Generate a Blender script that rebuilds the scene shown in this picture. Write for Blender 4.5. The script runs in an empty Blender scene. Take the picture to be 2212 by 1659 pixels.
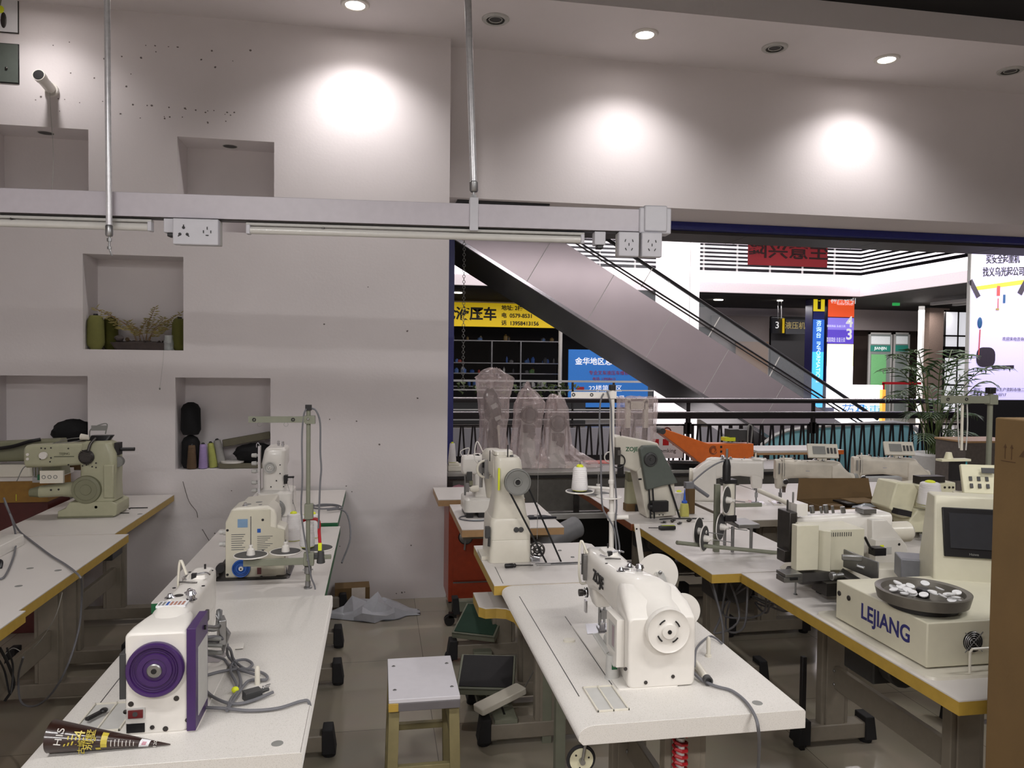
import bpy, math, random
from math import radians as rad, pi, sin, cos, sqrt
from mathutils import Vector as V, Matrix
random.seed(7)
SC = bpy.context.scene
COL = SC.collection
# ------------------------------------------------------------------ camera
HC = 1.68; FPX = 1640.0
YAW, PITCH, ROLL = rad(10.0), rad(-1.675), rad(.66)
Fw = V((sin(YAW)*cos(PITCH), cos(YAW)*cos(PITCH), sin(PITCH)))
Rt = V((cos(YAW), -sin(YAW), 0)); Up = Rt.cross(Fw)
R2 = Rt*cos(ROLL)+Up*sin(ROLL); U2 = -Rt*sin(ROLL)+Up*cos(ROLL)
cd = bpy.data.cameras.new('camera'); cam = bpy.data.objects.new('camera', cd); COL.objects.link(cam)
cd.sensor_fit = 'HORIZONTAL'; cd.sensor_width = 36; cd.lens = FPX/2212*36; cd.clip_end = 200; cd.clip_start = .05
m = Matrix((R2, U2, -Fw)).transposed().to_4x4(); m.translation = (0, 0, HC); cam.matrix_world = m
SC.camera = cam
def ray(px, py): return Fw+R2*((px-1106)/FPX)-U2*((py-829.5)/FPX)
def GZ(px, py, z):
    d = ray(px, py); return V((0, 0, HC))+d*((z-HC)/d.z)
def GY(px, py, y):
    d = ray(px, py); return V((0, 0, HC))+d*(y/d.y)
# ------------------------------------------------------------------ materials
def lin(c):
    c = c/255
    return c/12.92 if c <= .04045 else ((c+.055)/1.055)**2.4
def rgb(h): return tuple(lin(int(h[i:i+2], 16)) for i in (0, 2, 4))+(1,)
MATS = {}
def mat(name, hexc, rough=.5, metal=0, var=.06, scale=30, bump=0, bscale=200, spec=.5, alpha=1, trans=0, emit=0, speck=None, coat=0):
    if name in MATS: return MATS[name]
    m = bpy.data.materials.new(name); m.use_nodes = True; n = m.node_tree; p = n.nodes['Principled BSDF']; L = n.links.new
    c = rgb(hexc)
    tc = n.nodes.new('ShaderNodeTexCoord'); nz = n.nodes.new('ShaderNodeTexNoise'); nz.inputs['Scale'].default_value = scale; nz.inputs['Detail'].default_value = 4
    L(tc.outputs['Object'], nz.inputs['Vector'])
    rp = n.nodes.new('ShaderNodeValToRGB'); rp.color_ramp.elements[0].position = .3; rp.color_ramp.elements[1].position = .7
    rp.color_ramp.elements[0].color = tuple(v*(1-var) for v in c[:3])+(1,); rp.color_ramp.elements[1].color = tuple(min(1, v*(1+var)) for v in c[:3])+(1,)
    L(nz.outputs['Fac'], rp.inputs['Fac']); out = rp.outputs['Color']
    if speck:
        vz = n.nodes.new('ShaderNodeTexNoise'); vz.inputs['Scale'].default_value = speck[1]; vz.inputs['Detail'].default_value = 2
        L(tc.outputs['Object'], vz.inputs['Vector'])
        r2 = n.nodes.new('ShaderNodeValToRGB'); r2.color_ramp.elements[0].position = .56; r2.color_ramp.elements[1].position = .66
        L(vz.outputs['Fac'], r2.inputs['Fac']); mx = n.nodes.new('ShaderNodeMixRGB'); mx.inputs['Color2'].default_value = rgb(speck[0])
        L(r2.outputs['Color'], mx.inputs['Fac']); L(out, mx.inputs['Color1']); out = mx.outputs['Color']
    L(out, p.inputs['Base Color'])
    p.inputs['Roughness'].default_value = rough; p.inputs['Metallic'].default_value = metal
    p.inputs['Specular IOR Level'].default_value = spec; p.inputs['Alpha'].default_value = alpha
    p.inputs['Transmission Weight'].default_value = trans; p.inputs['Coat Weight'].default_value = coat
    if emit: p.inputs['Emission Color'].default_value = c; p.inputs['Emission Strength'].default_value = emit
    if bump:
        b = n.nodes.new('ShaderNodeBump'); b.inputs['Strength'].default_value = bump; b.inputs['Distance'].default_value = .002
        z = n.nodes.new('ShaderNodeTexNoise'); z.inputs['Scale'].default_value = bscale; L(tc.outputs['Object'], z.inputs['Vector'])
        L(z.outputs['Fac'], b.inputs['Height']); L(b.outputs['Normal'], p.inputs['Normal'])
    MATS[name] = m; return m
WH = mat('white_enamel', 'DAD6CF', .32, var=.02, coat=.2)
WH2 = mat('warm_white_enamel', 'D2CDBF', .35, var=.02, coat=.2)
CR = mat('cream_enamel', 'D3CFB2', .4, var=.03)
GB = mat('greenish_beige_enamel', 'A5A489', .38, var=.04)
GBD = mat('dark_olive_enamel', '77775F', .45, var=.04)
BK = mat('black_plastic', '141214', .4, var=.1)
RB = mat('black_rubber', '1B1A1C', .75, var=.1)
DG = mat('dark_grey_plastic', '3A3A3A', .5, var=.08)
GY_ = mat('grey_plastic', '7E7E7A', .5, var=.05)
LG = mat('light_grey_plastic', 'B7B6B2', .5, var=.04)
CHR = mat('chrome', 'C8C8CC', .18, 1, var=.05)
STL = mat('brushed_steel', '9A9A9A', .38, 1, var=.08)
DST = mat('dark_steel', '4E4B49', .4, .9, var=.1)
FR = mat('grey_painted_frame', '827A6D', .5, var=.05, bump=.1)
FRG = mat('green_grey_frame', '777969', .5, var=.05, bump=.1)
LAM = mat('white_laminate', 'D0CBC6', .36, var=.015, scale=8, bump=.25, bscale=600)
SPL = mat('speckled_laminate', 'D2CEC8', .36, var=.03, scale=500, bump=.3, bscale=700, speck=('BDB9B1', 420))
YE = mat('yellow_edge_band', 'AE8F3E', .45, var=.06)
BE = mat('beech_edge_band', 'B08C63', .5, var=.08)
BRE = mat('brown_edge', '7C4527', .5, var=.1)
GNE = mat('green_edge', '0C5A34', .45)
PUR = mat('purple_plastic', '3B2056', .35, var=.06)
BLU = mat('blue_plastic', '1B4F9E', .4, var=.05)
GRN = mat('grey_green_plastic', '59605A', .45, var=.05)
YLW = mat('yellow_green_plastic', 'D8E028', .5, var=.05)
SGW = mat('socket_grey_white', 'C3C2C8', .4, var=.02)
THR = mat('white_thread', 'DEDBDA', .8, var=.04, bump=.6, bscale=300)
CAB = mat('grey_cable', '67676B', .55, var=.05)
CBK = mat('black_cable', '1E1E20', .5, var=.05)
RED = mat('red_paint', '9C3B1F', .4, var=.1, coat=.2)
REP = mat('red_plastic', 'B01C26', .4, var=.05)
ORG = mat('orange_paint', 'D9691E', .35, var=.06, coat=.2)
CBD = mat('cardboard', '6B5432', .85, var=.06, scale=12, bump=.2, bscale=80)
CBI = mat('brown_cardboard', '5E4829', .85, var=.08, scale=12)
WOD = mat('olive_wood', '7E7450', .6, var=.12, scale=14)
LBL = mat('paper_label', 'D8D8DA', .6, var=.02)
GLS = mat('window_glass', 'EAF2F0', .03, alpha=.16, spec=.8)
CON = mat('grey_fabric_black', '0B0B0D', .95, var=.2)
BEL = mat('black_belt', '151517', .6, var=.05)
GAL = mat('galvanised_pipe', 'D6D5D8', .28, .35, var=.1, scale=60)
# ------------------------------------------------------------------ mesh builder
def frame(ax):
    ax = V(ax).normalized(); t = V((0, 0, 1)) if abs(ax.z) < .9 else V((1, 0, 0))
    u = ax.cross(t).normalized(); return ax, u, ax.cross(u)
def rr(w, h, r, n=4):
    r = min(r, w/2-1e-5, h/2-1e-5); o = []
    for k, (sx, sy) in enumerate(((1, 1), (-1, 1), (-1, -1), (1, -1))):
        for i in range(n+1):
            a = (k+i/n)*pi/2; o.append((sx*(w/2-r)+r*cos(a), sy*(h/2-r)+r*sin(a)))
    return o
SPLIT = {'dish_arm': 'dish_arm', 'uprights': 'upright', 'contents': 'contents', 'top_fittings': 'top_fitting', 'fittings': 'fitting', 'screws': 'screw'}
class MB:
    def __init__(s, *mats): s.v = []; s.f = []; s.mi = []; s.mats = list(mats); s.c = 0; s.T = None
    def M(s, m):
        if m not in s.mats: s.mats.append(m)
        s.c = s.mats.index(m); return s
    def add(s, vs, fs):
        b = len(s.v)
        for p in vs:
            p = V(p); s.v.append(s.T @ p if s.T else p)
        for f in fs: s.f.append([b+i for i in f]); s.mi.append(s.c)
        return s
    def box(s, x0, x1, y0, y1, z0, z1):
        return s.add([(x0, y0, z0), (x1, y0, z0), (x1, y1, z0), (x0, y1, z0), (x0, y0, z1), (x1, y0, z1), (x1, y1, z1), (x0, y1, z1)],
            [(0, 3, 2, 1), (4, 5, 6, 7), (0, 1, 5, 4), (1, 2, 6, 5), (2, 3, 7, 6), (3, 0, 4, 7)])
    def cb(s, c, w, rz=0, rx=0, ry=0):
        R = Matrix.Rotation(rz, 3, 'Z') @ Matrix.Rotation(ry, 3, 'Y') @ Matrix.Rotation(rx, 3, 'X'); c = V(c)
        q = [c+R @ V((sx*w[0]/2, sy*w[1]/2, sz*w[2]/2)) for sz in (-1, 1) for sx, sy in ((-1, -1), (1, -1), (1, 1), (-1, 1))]
        return s.add(q, [(0, 3, 2, 1), (4, 5, 6, 7), (0, 1, 5, 4), (1, 2, 6, 5), (2, 3, 7, 6), (3, 0, 4, 7)])
    def rings(s, rs, cap=True, close=False):
        n = len(rs[0]); vs = [p for r in rs for p in r]; fs = []
        K = len(rs)
        for k in range(K if close else K-1):
            for i in range(n):
                a = k*n+i; b = k*n+(i+1) % n; c = ((k+1) % K)*n+(i+1) % n; d = ((k+1) % K)*n+i
                fs.append((a, b, c, d))
        if cap and not close: fs.append(tuple(range(n-1, -1, -1))); fs.append(tuple((K-1)*n+i for i in range(n)))
        return s.add(vs, fs)
    def lathe(s, o, ax, prof, n=20, cap=True):
        o = V(o); a, u, w = frame(ax)
        return s.rings([[o+a*h+(u*cos(2*pi*i/n)+w*sin(2*pi*i/n))*max(r, 1e-4) for i in range(n)] for r, h in prof], cap)
    def cyl(s, p, q, r, r2=None, n=16):
        p = V(p); q = V(q); d = q-p
        return s.lathe(p, d, [(r, 0), (r if r2 is None else r2, d.length)], n)
    def tube(s, pts, r, n=8, sm=6, cap=True):
        P = [V(p) for p in pts]
        if sm > 1 and len(P) > 2:
            Q = []; E = [P[0]*2-P[1]]+P+[P[-1]*2-P[-2]]
            for i in range(1, len(E)-2):
                for k in range(sm):
                    t = k/sm; a, b, c, d = E[i-1:i+3]
                    Q.append(.5*((2*b)+(c-a)*t+(2*a-5*b+4*c-d)*t*t+(3*b-a-3*c+d)*t**3))
            Q.append(P[-1]); P = Q
        T = [(P[min(i+1, len(P)-1)]-P[max(i-1, 0)]).normalized() for i in range(len(P))]
        u = frame(T[0])[1]; rs = []
        for p, t in zip(P, T):
            u = u-t*u.dot(t); u = u.normalized() if u.length > 1e-6 else frame(t)[1]; w = t.cross(u)
            rs.append([p+(u*cos(2*pi*i/n)+w*sin(2*pi*i/n))*r for i in range(n)])
        return s.rings(rs, cap)
    def prism(s, pts, ax, a, b):
        # pts 2d; ax 'x': (y,z)  'y': (x,z)  'z': (x,y)
        def P(p, t): return {'x': (t, p[0], p[1]), 'y': (p[0], t, p[1]), 'z': (p[0], p[1], t)}[ax]
        return s.rings([[P(p, a) for p in pts], [P(p, b) for p in pts]])
    def loft(s, secs, ax='y', n=4):
        # secs: (t, c1, c2, w, h, r) across axis
        rs = []
        for t, c1, c2, w, h, r in secs:
            q = [(c1+a, c2+b) for a, b in rr(w, h, r, n)]
            rs.append([{'x': (t, p[0], p[1]), 'y': (p[0], t, p[1]), 'z': (p[0], p[1], t)}[ax] for p in q])
        return s.rings(rs)
    def torus(s, c, ax, R, r, n=24, k=8, a0=0, a1=2*pi):
        c = V(c); a, u, w = frame(ax); full = abs(a1-a0-2*pi) < 1e-4; rs = []
        for i in range(n if full else n+1):
            t = a0+(a1-a0)*i/n; d = u*cos(t)+w*sin(t)
            rs.append([c+d*(R+r*cos(2*pi*j/k))+a*(r*sin(2*pi*j/k)) for j in range(k)])
        return s.rings(rs, True, full)
    def ell(s, c, r, n=14, k=8, jit=0):
        c = V(c); rs = []
        for j in range(k+1):
            ph = -pi/2+pi*j/k; q = max(cos(ph), .02)
            rs.append([c+V((r[0]*q*cos(2*pi*i/n), r[1]*q*sin(2*pi*i/n), r[2]*sin(ph)))*(1+random.uniform(-jit, jit)) for i in range(n)])
        return s.rings(rs)
    def split(s, name, parent, **k):
        n = len(s.v); p = list(range(n))
        def f(i):
            while p[i] != i: p[i] = p[p[i]]; i = p[i]
            return i
        for q in s.f:
            for i in q[1:]: p[f(i)] = f(q[0])
        C = {}
        for i in range(n): C.setdefault(f(i), []).append(i)
        bx = [[[min(s.v[i][a] for i in c)-.002 for a in range(3)], [max(s.v[i][a] for i in c)+.002 for a in range(3)], [r]] for r, c in C.items()]
        ch = True
        while ch:
            ch = False
            for i in range(len(bx)):
                for j in range(i+1, len(bx)):
                    A, B = bx[i], bx[j]
                    if all(A[0][a] <= B[1][a] and B[0][a] <= A[1][a] for a in range(3)):
                        bx[i] = [[min(x, y) for x, y in zip(A[0], B[0])], [max(x, y) for x, y in zip(A[1], B[1])], A[2]+B[2]]; bx.pop(j); ch = True; break
                if ch: break
        o = None
        for A in bx:
            R = set(A[2]); m = MB(*s.mats); mp = {}
            for q, mi in zip(s.f, s.mi):
                if f(q[0]) in R:
                    for i in q:
                        if i not in mp: mp[i] = len(m.v); m.v.append(s.v[i])
                    m.f.append([mp[i] for i in q]); m.mi.append(mi)
            o = m.build(name, parent, nosplit=True, **k)
        return o
    def quad(s, a, b, c, d): return s.add([a, b, c, d], [(0, 1, 2, 3)])
    def build(s, name, parent=None, bev=0, seg=2, ang=35, sub=0, smooth=True, lab=None, nosplit=False):
        if name in SPLIT and parent is not None and not nosplit: return s.split(SPLIT[name], parent, bev=bev, seg=seg, ang=ang, smooth=smooth)
        me = bpy.data.meshes.new(name); me.from_pydata([tuple(p) for p in s.v], [], s.f)
        for m_ in s.mats: me.materials.append(m_)
        me.polygons.foreach_set('material_index', s.mi); me.update(); me.validate()
        import bmesh
        b = bmesh.new(); b.from_mesh(me); bmesh.ops.recalc_face_normals(b, faces=b.faces); b.to_mesh(me); b.free()
        if smooth: me.shade_smooth(); me.set_sharp_from_angle(angle=rad(ang))
        o = bpy.data.objects.new(name, me); COL.objects.link(o)
        if parent: o.parent = parent
        if bev:
            d = o.modifiers.new('b', 'BEVEL'); d.width = bev; d.segments = seg; d.limit_method = 'ANGLE'; d.angle_limit = rad(38)
        if sub:
            d = o.modifiers.new('s', 'SUBSURF'); d.levels = sub; d.render_levels = sub
        if lab: o['label'] = lab
        return o
def tag(o, label, cat, group=None, kind=None):
    if label: o['label'] = label
    if cat: o['category'] = cat
    if group: o['group'] = group
    if kind: o['kind'] = kind
    return o
def thing(name, label, cat, loc=(0, 0, 0), rz=0, group=None):
    o = bpy.data.objects.new(name, None); COL.objects.link(o); o.location = loc; o.rotation_euler = (0, 0, rz); o.empty_display_size = .05
    return tag(o, label, cat, group)
def st(o): o['kind'] = 'structure'; return o
def copytree(o, loc, rz=None, label=None, par=None):
    c = o.copy(); COL.objects.link(c)
    if par: c.parent = par
    else:
        c.location = loc
        if rz is not None: c.rotation_euler = (0, 0, rz)
    if label: c['label'] = label
    for ch in [x for x in COL.objects if x.parent == o]: copytree(ch, None, par=c)
    return c
def text(body, size, m_, loc, rot, parent=None, name='lettering', ext=.0004, align='CENTER', sx=1, shear=0, bold=0):
    cu = bpy.data.curves.new('t', 'FONT'); cu.body = body; cu.size = size; cu.align_x = align; cu.align_y = 'CENTER'; cu.extrude = ext; cu.offset = bold; cu.shear = shear
    t = bpy.data.objects.new('t', cu); COL.objects.link(t); dg = bpy.context.evaluated_depsgraph_get()
    me = bpy.data.meshes.new_from_object(t.evaluated_get(dg)); bpy.data.objects.remove(t)
    me.materials.clear(); me.materials.append(m_)
    o = bpy.data.objects.new(name, me); COL.objects.link(o); o.location = loc; o.rotation_euler = rot; o.scale = (sx, 1, 1)
    if parent: o.parent = parent
    return o
FRONT = (pi/2, 0, 0)      # lettering read from -y
LEFT = (pi/2, 0, -pi/2)   # lettering read from -x
# ------------------------------------------------------------------ room
def wallmat():
    m = mat('white_wall_paint', 'DBD5D5', .7, var=.02, scale=3, bump=.25, bscale=60)
    return m
WM = wallmat()
def floormat(name, T, ox, oy, c1, c2, grout, rough):
    m = bpy.data.materials.new(name); m.use_nodes = True; n = m.node_tree; p = n.nodes['Principled BSDF']; L = n.links.new
    tc = n.nodes.new('ShaderNodeTexCoord'); mp = n.nodes.new('ShaderNodeMapping'); mp.inputs['Location'].default_value = (ox, oy, 0)
    L(tc.outputs['Object'], mp.inputs['Vector'])
    b = n.nodes.new('ShaderNodeTexBrick'); b.offset = 0; b.inputs['Scale'].default_value = 1; b.inputs['Brick Width'].default_value = T; b.inputs['Row Height'].default_value = T
    b.inputs['Mortar Size'].default_value = .0018; b.inputs['Mortar Smooth'].default_value = .2
    b.inputs['Color1'].default_value = rgb(c1); b.inputs['Color2'].default_value = rgb(c2); b.inputs['Mortar'].default_value = rgb(grout)
    L(mp.outputs['Vector'], b.inputs['Vector'])
    nz = n.nodes.new('ShaderNodeTexNoise'); nz.inputs['Scale'].default_value = 6; nz.inputs['Detail'].default_value = 6; L(tc.outputs['Object'], nz.inputs['Vector'])
    mx = n.nodes.new('ShaderNodeMixRGB'); mx.blend_type = 'OVERLAY'; mx.inputs['Fac'].default_value = .25; L(b.outputs['Color'], mx.inputs['Color1']); L(nz.outputs['Color'], mx.inputs['Color2'])
    hs = n.nodes.new('ShaderNodeMixRGB'); hs.blend_type = 'MIX'; hs.inputs['Fac'].default_value = .75; L(mx.outputs['Color'], hs.inputs['Color1']); L(b.outputs['Color'], hs.inputs['Color2'])
    L(hs.outputs['Color'], p.inputs['Base Color'])
    rr_ = n.nodes.new('ShaderNodeMapRange'); rr_.inputs['To Min'].default_value = rough*.7; rr_.inputs['To Max'].default_value = rough*1.6; L(nz.outputs['Fac'], rr_.inputs['Value']); L(rr_.outputs['Result'], p.inputs['Roughness'])
    return m
FLM = floormat('beige_polished_tile', .8, -.26+.8, .54, '978F80', '9B9384', '665E53', .09)
b = MB(FLM); b.box(-3.6, 7.5, -4, 6.0, -.1, 0); st(b.build('floor', smooth=False))
# left wall with niches, one mesh, real recesses
NI = [(-2.47, -1.857, 2.535, 3.15), (-1.315, -.70, 2.525, 3.14), (-1.895, -1.278, 1.73, 2.35), (-2.47, -1.868, .935, 1.555), (-1.33, -.72, .932, 1.55)]
YW, XE, ZC = 5.36, .485, 3.93
xs = sorted({-3.6, XE}|{v for q in NI for v in q[:2]}); zs = sorted({0, ZC}|{v for q in NI for v in q[2:]})
b = MB(WM); D = .27
for i in range(len(xs)-1):
    for j in range(len(zs)-1):
        cx, cz = (xs[i]+xs[i+1])/2, (zs[j]+zs[j+1])/2
        inn = any(q[0] < cx < q[1] and q[2] < cz < q[3] for q in NI)
        y = YW+(D if inn else 0)
        b.quad((xs[i], y, zs[j]), (xs[i+1], y, zs[j]), (xs[i+1], y, zs[j+1]), (xs[i], y, zs[j+1]))
for x0, x1, z0, z1 in NI:
    y0, y1 = YW, YW+D
    b.quad((x0, y0, z0), (x0, y1, z0), (x0, y1, z1), (x0, y0, z1)); b.quad((x1, y0, z0), (x1, y1, z0), (x1, y1, z1), (x1, y0, z1))
    b.quad((x0, y0, z0), (x1, y0, z0), (x1, y1, z0), (x0, y1, z0)); b.quad((x0, y0, z1), (x1, y0, z1), (x1, y1, z1), (x0, y1, z1))
b.quad((XE, YW, 0), (XE, 5.9, 0), (XE, 5.9, ZC), (XE, YW, ZC)); b.quad((-3.6, 5.9, 0), (XE, 5.9, 0), (XE, 5.9, ZC), (-3.6, 5.9, ZC))
# scuffs and drill marks on the wall
SCF = mat('wall_marks', '6E6664', .8, var=.2)
b.M(SCF)
def spot(x, z, r):
    n = 7; b.add([(x+r*cos(2*pi*i/n)*random.uniform(.6, 1.1), YW-.0012, z+r*sin(2*pi*i/n)*random.uniform(.5, 1)) for i in range(n)], [tuple(range(n))])
for px, py in [(115, 98), (150, 91), (225, 127), (263, 122), (305, 125), (315, 98), (335, 99), (337, 112), (364, 101), (384, 102), (435, 129), (458, 110), (503, 132), (541, 109), (465, 145), (204, 169), (153, 158), (283, 160), (273, 187), (88, 209), (77, 216), (126, 213), (140, 215), (172, 222), (222, 219), (129, 240), (260, 246), (287, 226), (303, 255), (318, 228), (328, 228), (355, 252), (356, 256), (365, 232), (367, 253), (400, 234), (402, 236), (394, 253), (423, 238), (444, 243), (449, 240), (462, 239), (449, 265), (486, 247), (498, 249), (491, 243), (488, 262), (506, 243), (700, 700), (795, 620), (880, 715), (902, 860), (712, 906), (770, 910), (640, 905), (748, 1050), (760, 1062), (820, 960), (888, 1178), (734, 1180), (856, 1282), (868, 1280), (874, 1279), (500, 1060), (455, 1165), (464, 1152), (463, 1190)]:
    g = GY(px, py, YW); spot(g.x, g.z, random.uniform(.004, .009))
for pts in ([(395, 1040), (408, 1082), (424, 1104), (427, 1118)], [(437, 1143), (447, 1160), (452, 1168)]):
    q = [GY(*p, YW-.002) for p in pts]; b.tube(q, .0022, 5)
# little stains near the skirting
st(b.build('wall_left', smooth=False))
# recessed spot holes in the upper niches
for k, (px, py) in enumerate([(99, 287), (497, 316)]):
    q = NI[k]; x = GZ(px, py, q[3]).x
    h = MB(BK); h.lathe((x, GZ(px, py, q[3]).y, q[3]-.001), (0, 0, 1), [(.045, 0), (.045, .0005), (.04, .0008)], 20)
    h.M(LG); h.torus((x, GZ(px, py, q[3]).y, q[3]-.001), (0, 0, 1), .047, .0025, 24, 6)
    tag(h.build('lamp_hole'), ['dark round lamp hole in the top of the wall niche beside the pipe stub', 'dark round lamp hole in the top of the niche just above the hanging beam'][k], 'lamp hole', 'lamp holes in the wall niches')
# header wall over the opening
HY = 5.5
b = MB(WM); b.box(XE-.1, 7.5, HY, 6.0, 2.86, 4.1); st(b.build('wall_header', smooth=False))
b = MB(WM); b.box(-3.6, 7.5, 4.68, 6.0, 3.93, 4.1)
# soffit is a slab whose front face is visible
st(b.build('ceiling_soffit', smooth=False))
b = MB(mat('black_ceiling', '100D0E', .9)); b.box(-3.6, 7.5, -4, 4.68, 4.1, 4.2)
for y in range(-3, 5): b.box(-3.6, 7.5, y, y+.06, 4.02, 4.1)
st(b.build('ceiling', smooth=False))
b = MB(WM); b.box(-3.7, -3.6, -4, 6.0, 0, 4.1); st(b.build('wall_side', smooth=False))
b = MB(WM); b.box(7.5, 7.6, -4, 5.3, 0, 4.1); st(b.build('wall_right', smooth=False))
b = MB(WM); b.box(-3.6, 7.5, -4.1, -4, 0, 4.1); st(b.build('wall_back', smooth=False))
BLP = mat('dark_blue_frame', '1D2470', .35, var=.08)
b = MB(BLP); b.box(.487, .578, 5.9, 6.0, 0, 2.86); b.box(.47, 7.5, 6.0, 6.08, 2.80, 2.86); st(b.build('trim_1', bev=.003))
b = MB(mat('shutter_box', '37322F', .55, var=.15, scale=2)); b.box(.5, 12, 6.08, 6.5, 2.775, 3.0)
b.M(BK)
for i in range(9): b.box(.6+i*1.25, .605+i*1.25, 6.1, 6.5, 2.7735, 2.775)
st(b.build('trim_2'))
b = MB(BK); b.box(.56, 1.25, 5.56, 5.96, 2.845, 2.859); st(b.build('trim_3'))
# ceiling downlights
def downlight(x, y, on, lab):
    t = thing('downlight', lab, 'ceiling light', (x, y, 3.93), 0, 'recessed ceiling lights')
    r = MB(WH if on else LG); r.lathe((0, 0, -.012), (0, 0, 1), [(.062, 0), (.085, 0), (.09, .006), (.09, .0119), (.062, .0119)], 32, False); r.build('trim_ring', t)
    if on:
        e = MB(mat('lit_lamp', 'FFF6F2', .5, emit=40)); e.lathe((0, 0, -.004), (0, 0, 1), [(.061, 0), (.061, .003)], 28); e.build('lamp', t)
        ld = bpy.data.lights.new('spot', 'SPOT'); ld.energy = DLE*(.35 if x < -1 else 1); ld.spot_size = rad(128); ld.spot_blend = .9; ld.shadow_soft_size = .05; ld.color = (1, .955, .95)
        l = bpy.data.objects.new('downlight_lamp', ld); COL.objects.link(l); l.location = (x, y, 3.90)
        l.rotation_euler = (rad(4), 0, 0)
    else:
        e = MB(DG); e.lathe((0, 0, -.006), (0, 0, 1), [(.03, 0), (.061, .004), (.061, .005)], 28); e.M(LG); e.torus((0, 0, -.006), (0, 0, 1), .043, .003, 28, 6); e.build('dark_lamp', t)
DLE = 44
for x, y, on, lab in [(-.158, 4.97, 1, 'lit recessed ceiling light at the top edge above the niches wall'), (.744, 5.0, 0, 'unlit round ceiling light nearest the right hanging pole'), (1.779, 5.02, 1, 'lit recessed ceiling light between the two unlit round ones left'),
    (2.754, 5.05, 0, 'unlit round ceiling light between the two rightmost lit ones'), (3.652, 5.07, 1, 'lit recessed ceiling light, rightmost of the three'), (4.70, 5.08, 0, 'unlit round ceiling light cut by the right edge of the picture'), (-2.1, 4.97, 1, 'lit recessed ceiling light out of view above the pipe stub')]:
    downlight(x, y, on, lab)
# pictures / papers and pipe at the top left
b = MB(LBL); b.cb((-2.43, YW-.006, 3.91), (.33, .008, .36), 0, 0, 0); b.M(DST); b.cb((-2.43, YW-.004, 3.91), (.34, .006, .37))
b.M(GBD); b.cb((-2.36, YW-.012, 3.93), (.012, .004, .12), 0, 0, .2); b.M(YLW); b.ell((-2.36, YW-.014, 3.865), (.02, .004, .024)); b.M(DST); b.ell((-2.345, YW-.012, 3.80), (.018, .004, .05))
tag(b.build('poster', bev=.001), 'white poster with a small plant picture, cut off at the top left corner', 'poster')
b = MB(GRN); b.cb((-2.43, YW-.006, 3.535), (.33, .01, .24)); b.M(DST); b.ell((-2.33, YW-.016, 3.5), (.009, .006, .009)); b.M(BK); b.cb((-2.43, YW-.003, 3.535), (.34, .006, .25))
tag(b.build('wall_panel', bev=.001), 'dark grey panel cover with a small knob below the corner poster', 'panel')
t = thing('pipe_stub', 'white plastic pipe stub with black mouth sticking out of the wall', 'pipe', (-2.07, YW, 3.385))
b = MB(WH); b.cyl((0, .0, 0), (0, -.025, 0), .042, n=24); b.build('collar', t)
b = MB(WH); b.lathe((0, -.02, 0), (-.06, -1, .22), [(.03, 0), (.032, .01), (.032, .12), (.037, .122), (.037, .16), (.032, .16), (.031, .12)], 24, True); b.M(BK); b.lathe((0, -.02, 0), (-.06, -1, .22), [(.0315, .1605), (.0315, .162)], 20); b.build('pipe', t)
b = MB(LG); b.tube([(0, -.04, -.02), (.005, -.03, -.2), (.012, -.02, -.4), (.0, -.01, -.62), (-.02, -.004, -.8)], .0022, 5); b.build('string', t)
# ------------------------------------------------------------------ hanging cable beam
BA, BB = V((-1.75, 3.33, 2.285)), V((1.21, 3.13, 2.285))
ang = math.atan2(BB.y-BA.y, BB.x-BA.x); Lb = (BB-BA).length
BM = mat('beam_grey_white', 'BDB7BE', .35, var=.03)
t = thing('cable_beam', 'long white rectangular cable trunking hanging across the room with sockets', 'cable beam', BA, ang)
def bx_(px): # local x on beam of a pixel column
    d = ray(px, 460); k = (BA.y-(BA.x*(BB.y-BA.y)/(BB.x-BA.x)))/(d.y-d.x*(BB.y-BA.y)/(BB.x-BA.x)); return (d*k-BA).xy.length*(1 if d.x*k > BA.x else -1)
b = MB(BM); b.box(0, Lb-.09, -.03, .03, -.045, .05); b.M(DST); b.box(0, Lb-.12, -.026, .026, -.049, -.045); b.build('trunking', t, bev=.004)
b = MB(SGW); b.box(Lb-.12, Lb+.02, -.038, .038, -.052, .058); b.box(Lb-.10, Lb, -.046, .046, -.045, .066); b.build('end_box', t, bev=.006)
x = bx_(1023)
b = MB(SGW); b.box(x-.018, x+.018, -.037, .037, -.062, .075); b.build('hanger_bracket', t, bev=.002)
def socket(px, w, kind, lab):
    x = bx_(px); o = MB(SGW); o.box(x-w/2, x+w/2, -.06, -.028, -.155, -.052); o.M(LG); o.box(x-w/2+.004, x+w/2-.004, -.026, .02, -.15, -.05)
    s = o.build('socket_box', t, bev=.004, lab=lab); h = MB(BK); y = -.0612
    for cx in ([x] if w < .12 else [x-.045, x+.045]):
        if kind == 'au' or cx > x+.01 and w > .12:
            for dx, dz, a in ((-.016, .014, .3), (.016, .014, -.3), (0, -.002, 0), (-.013, -.022, -.5), (.013, -.022, .5)) if w < .12 else ((-.014, 0, 0), (.014, 0, 0), (0, .014, 0), (0, -.014, pi/2)):
                h.cb((cx+dx, y, -.103+dz), (.0035, .002, .011), 0, 0, a)
        else:
            for dx, dz in ((0, .014), (-.014, -.012), (.014, -.012)):
                h.lathe((cx+dx, y+.001, -.103+dz), (0, -1, 0), [(.006, 0), (.006, .002)], 10); h.cb((cx+dx*1.2, y, -.103+dz*1.4), (.004, .002, .012), 0, 0, math.atan2(dx, dz))
    h.build('pin_slots', s)
socket(432, .175, 'u', 'double white power socket'); socket(1352, .088, 'au', 'left of the two single sockets'); socket(1401, .088, 'au', 'right of the two single sockets')
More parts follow.
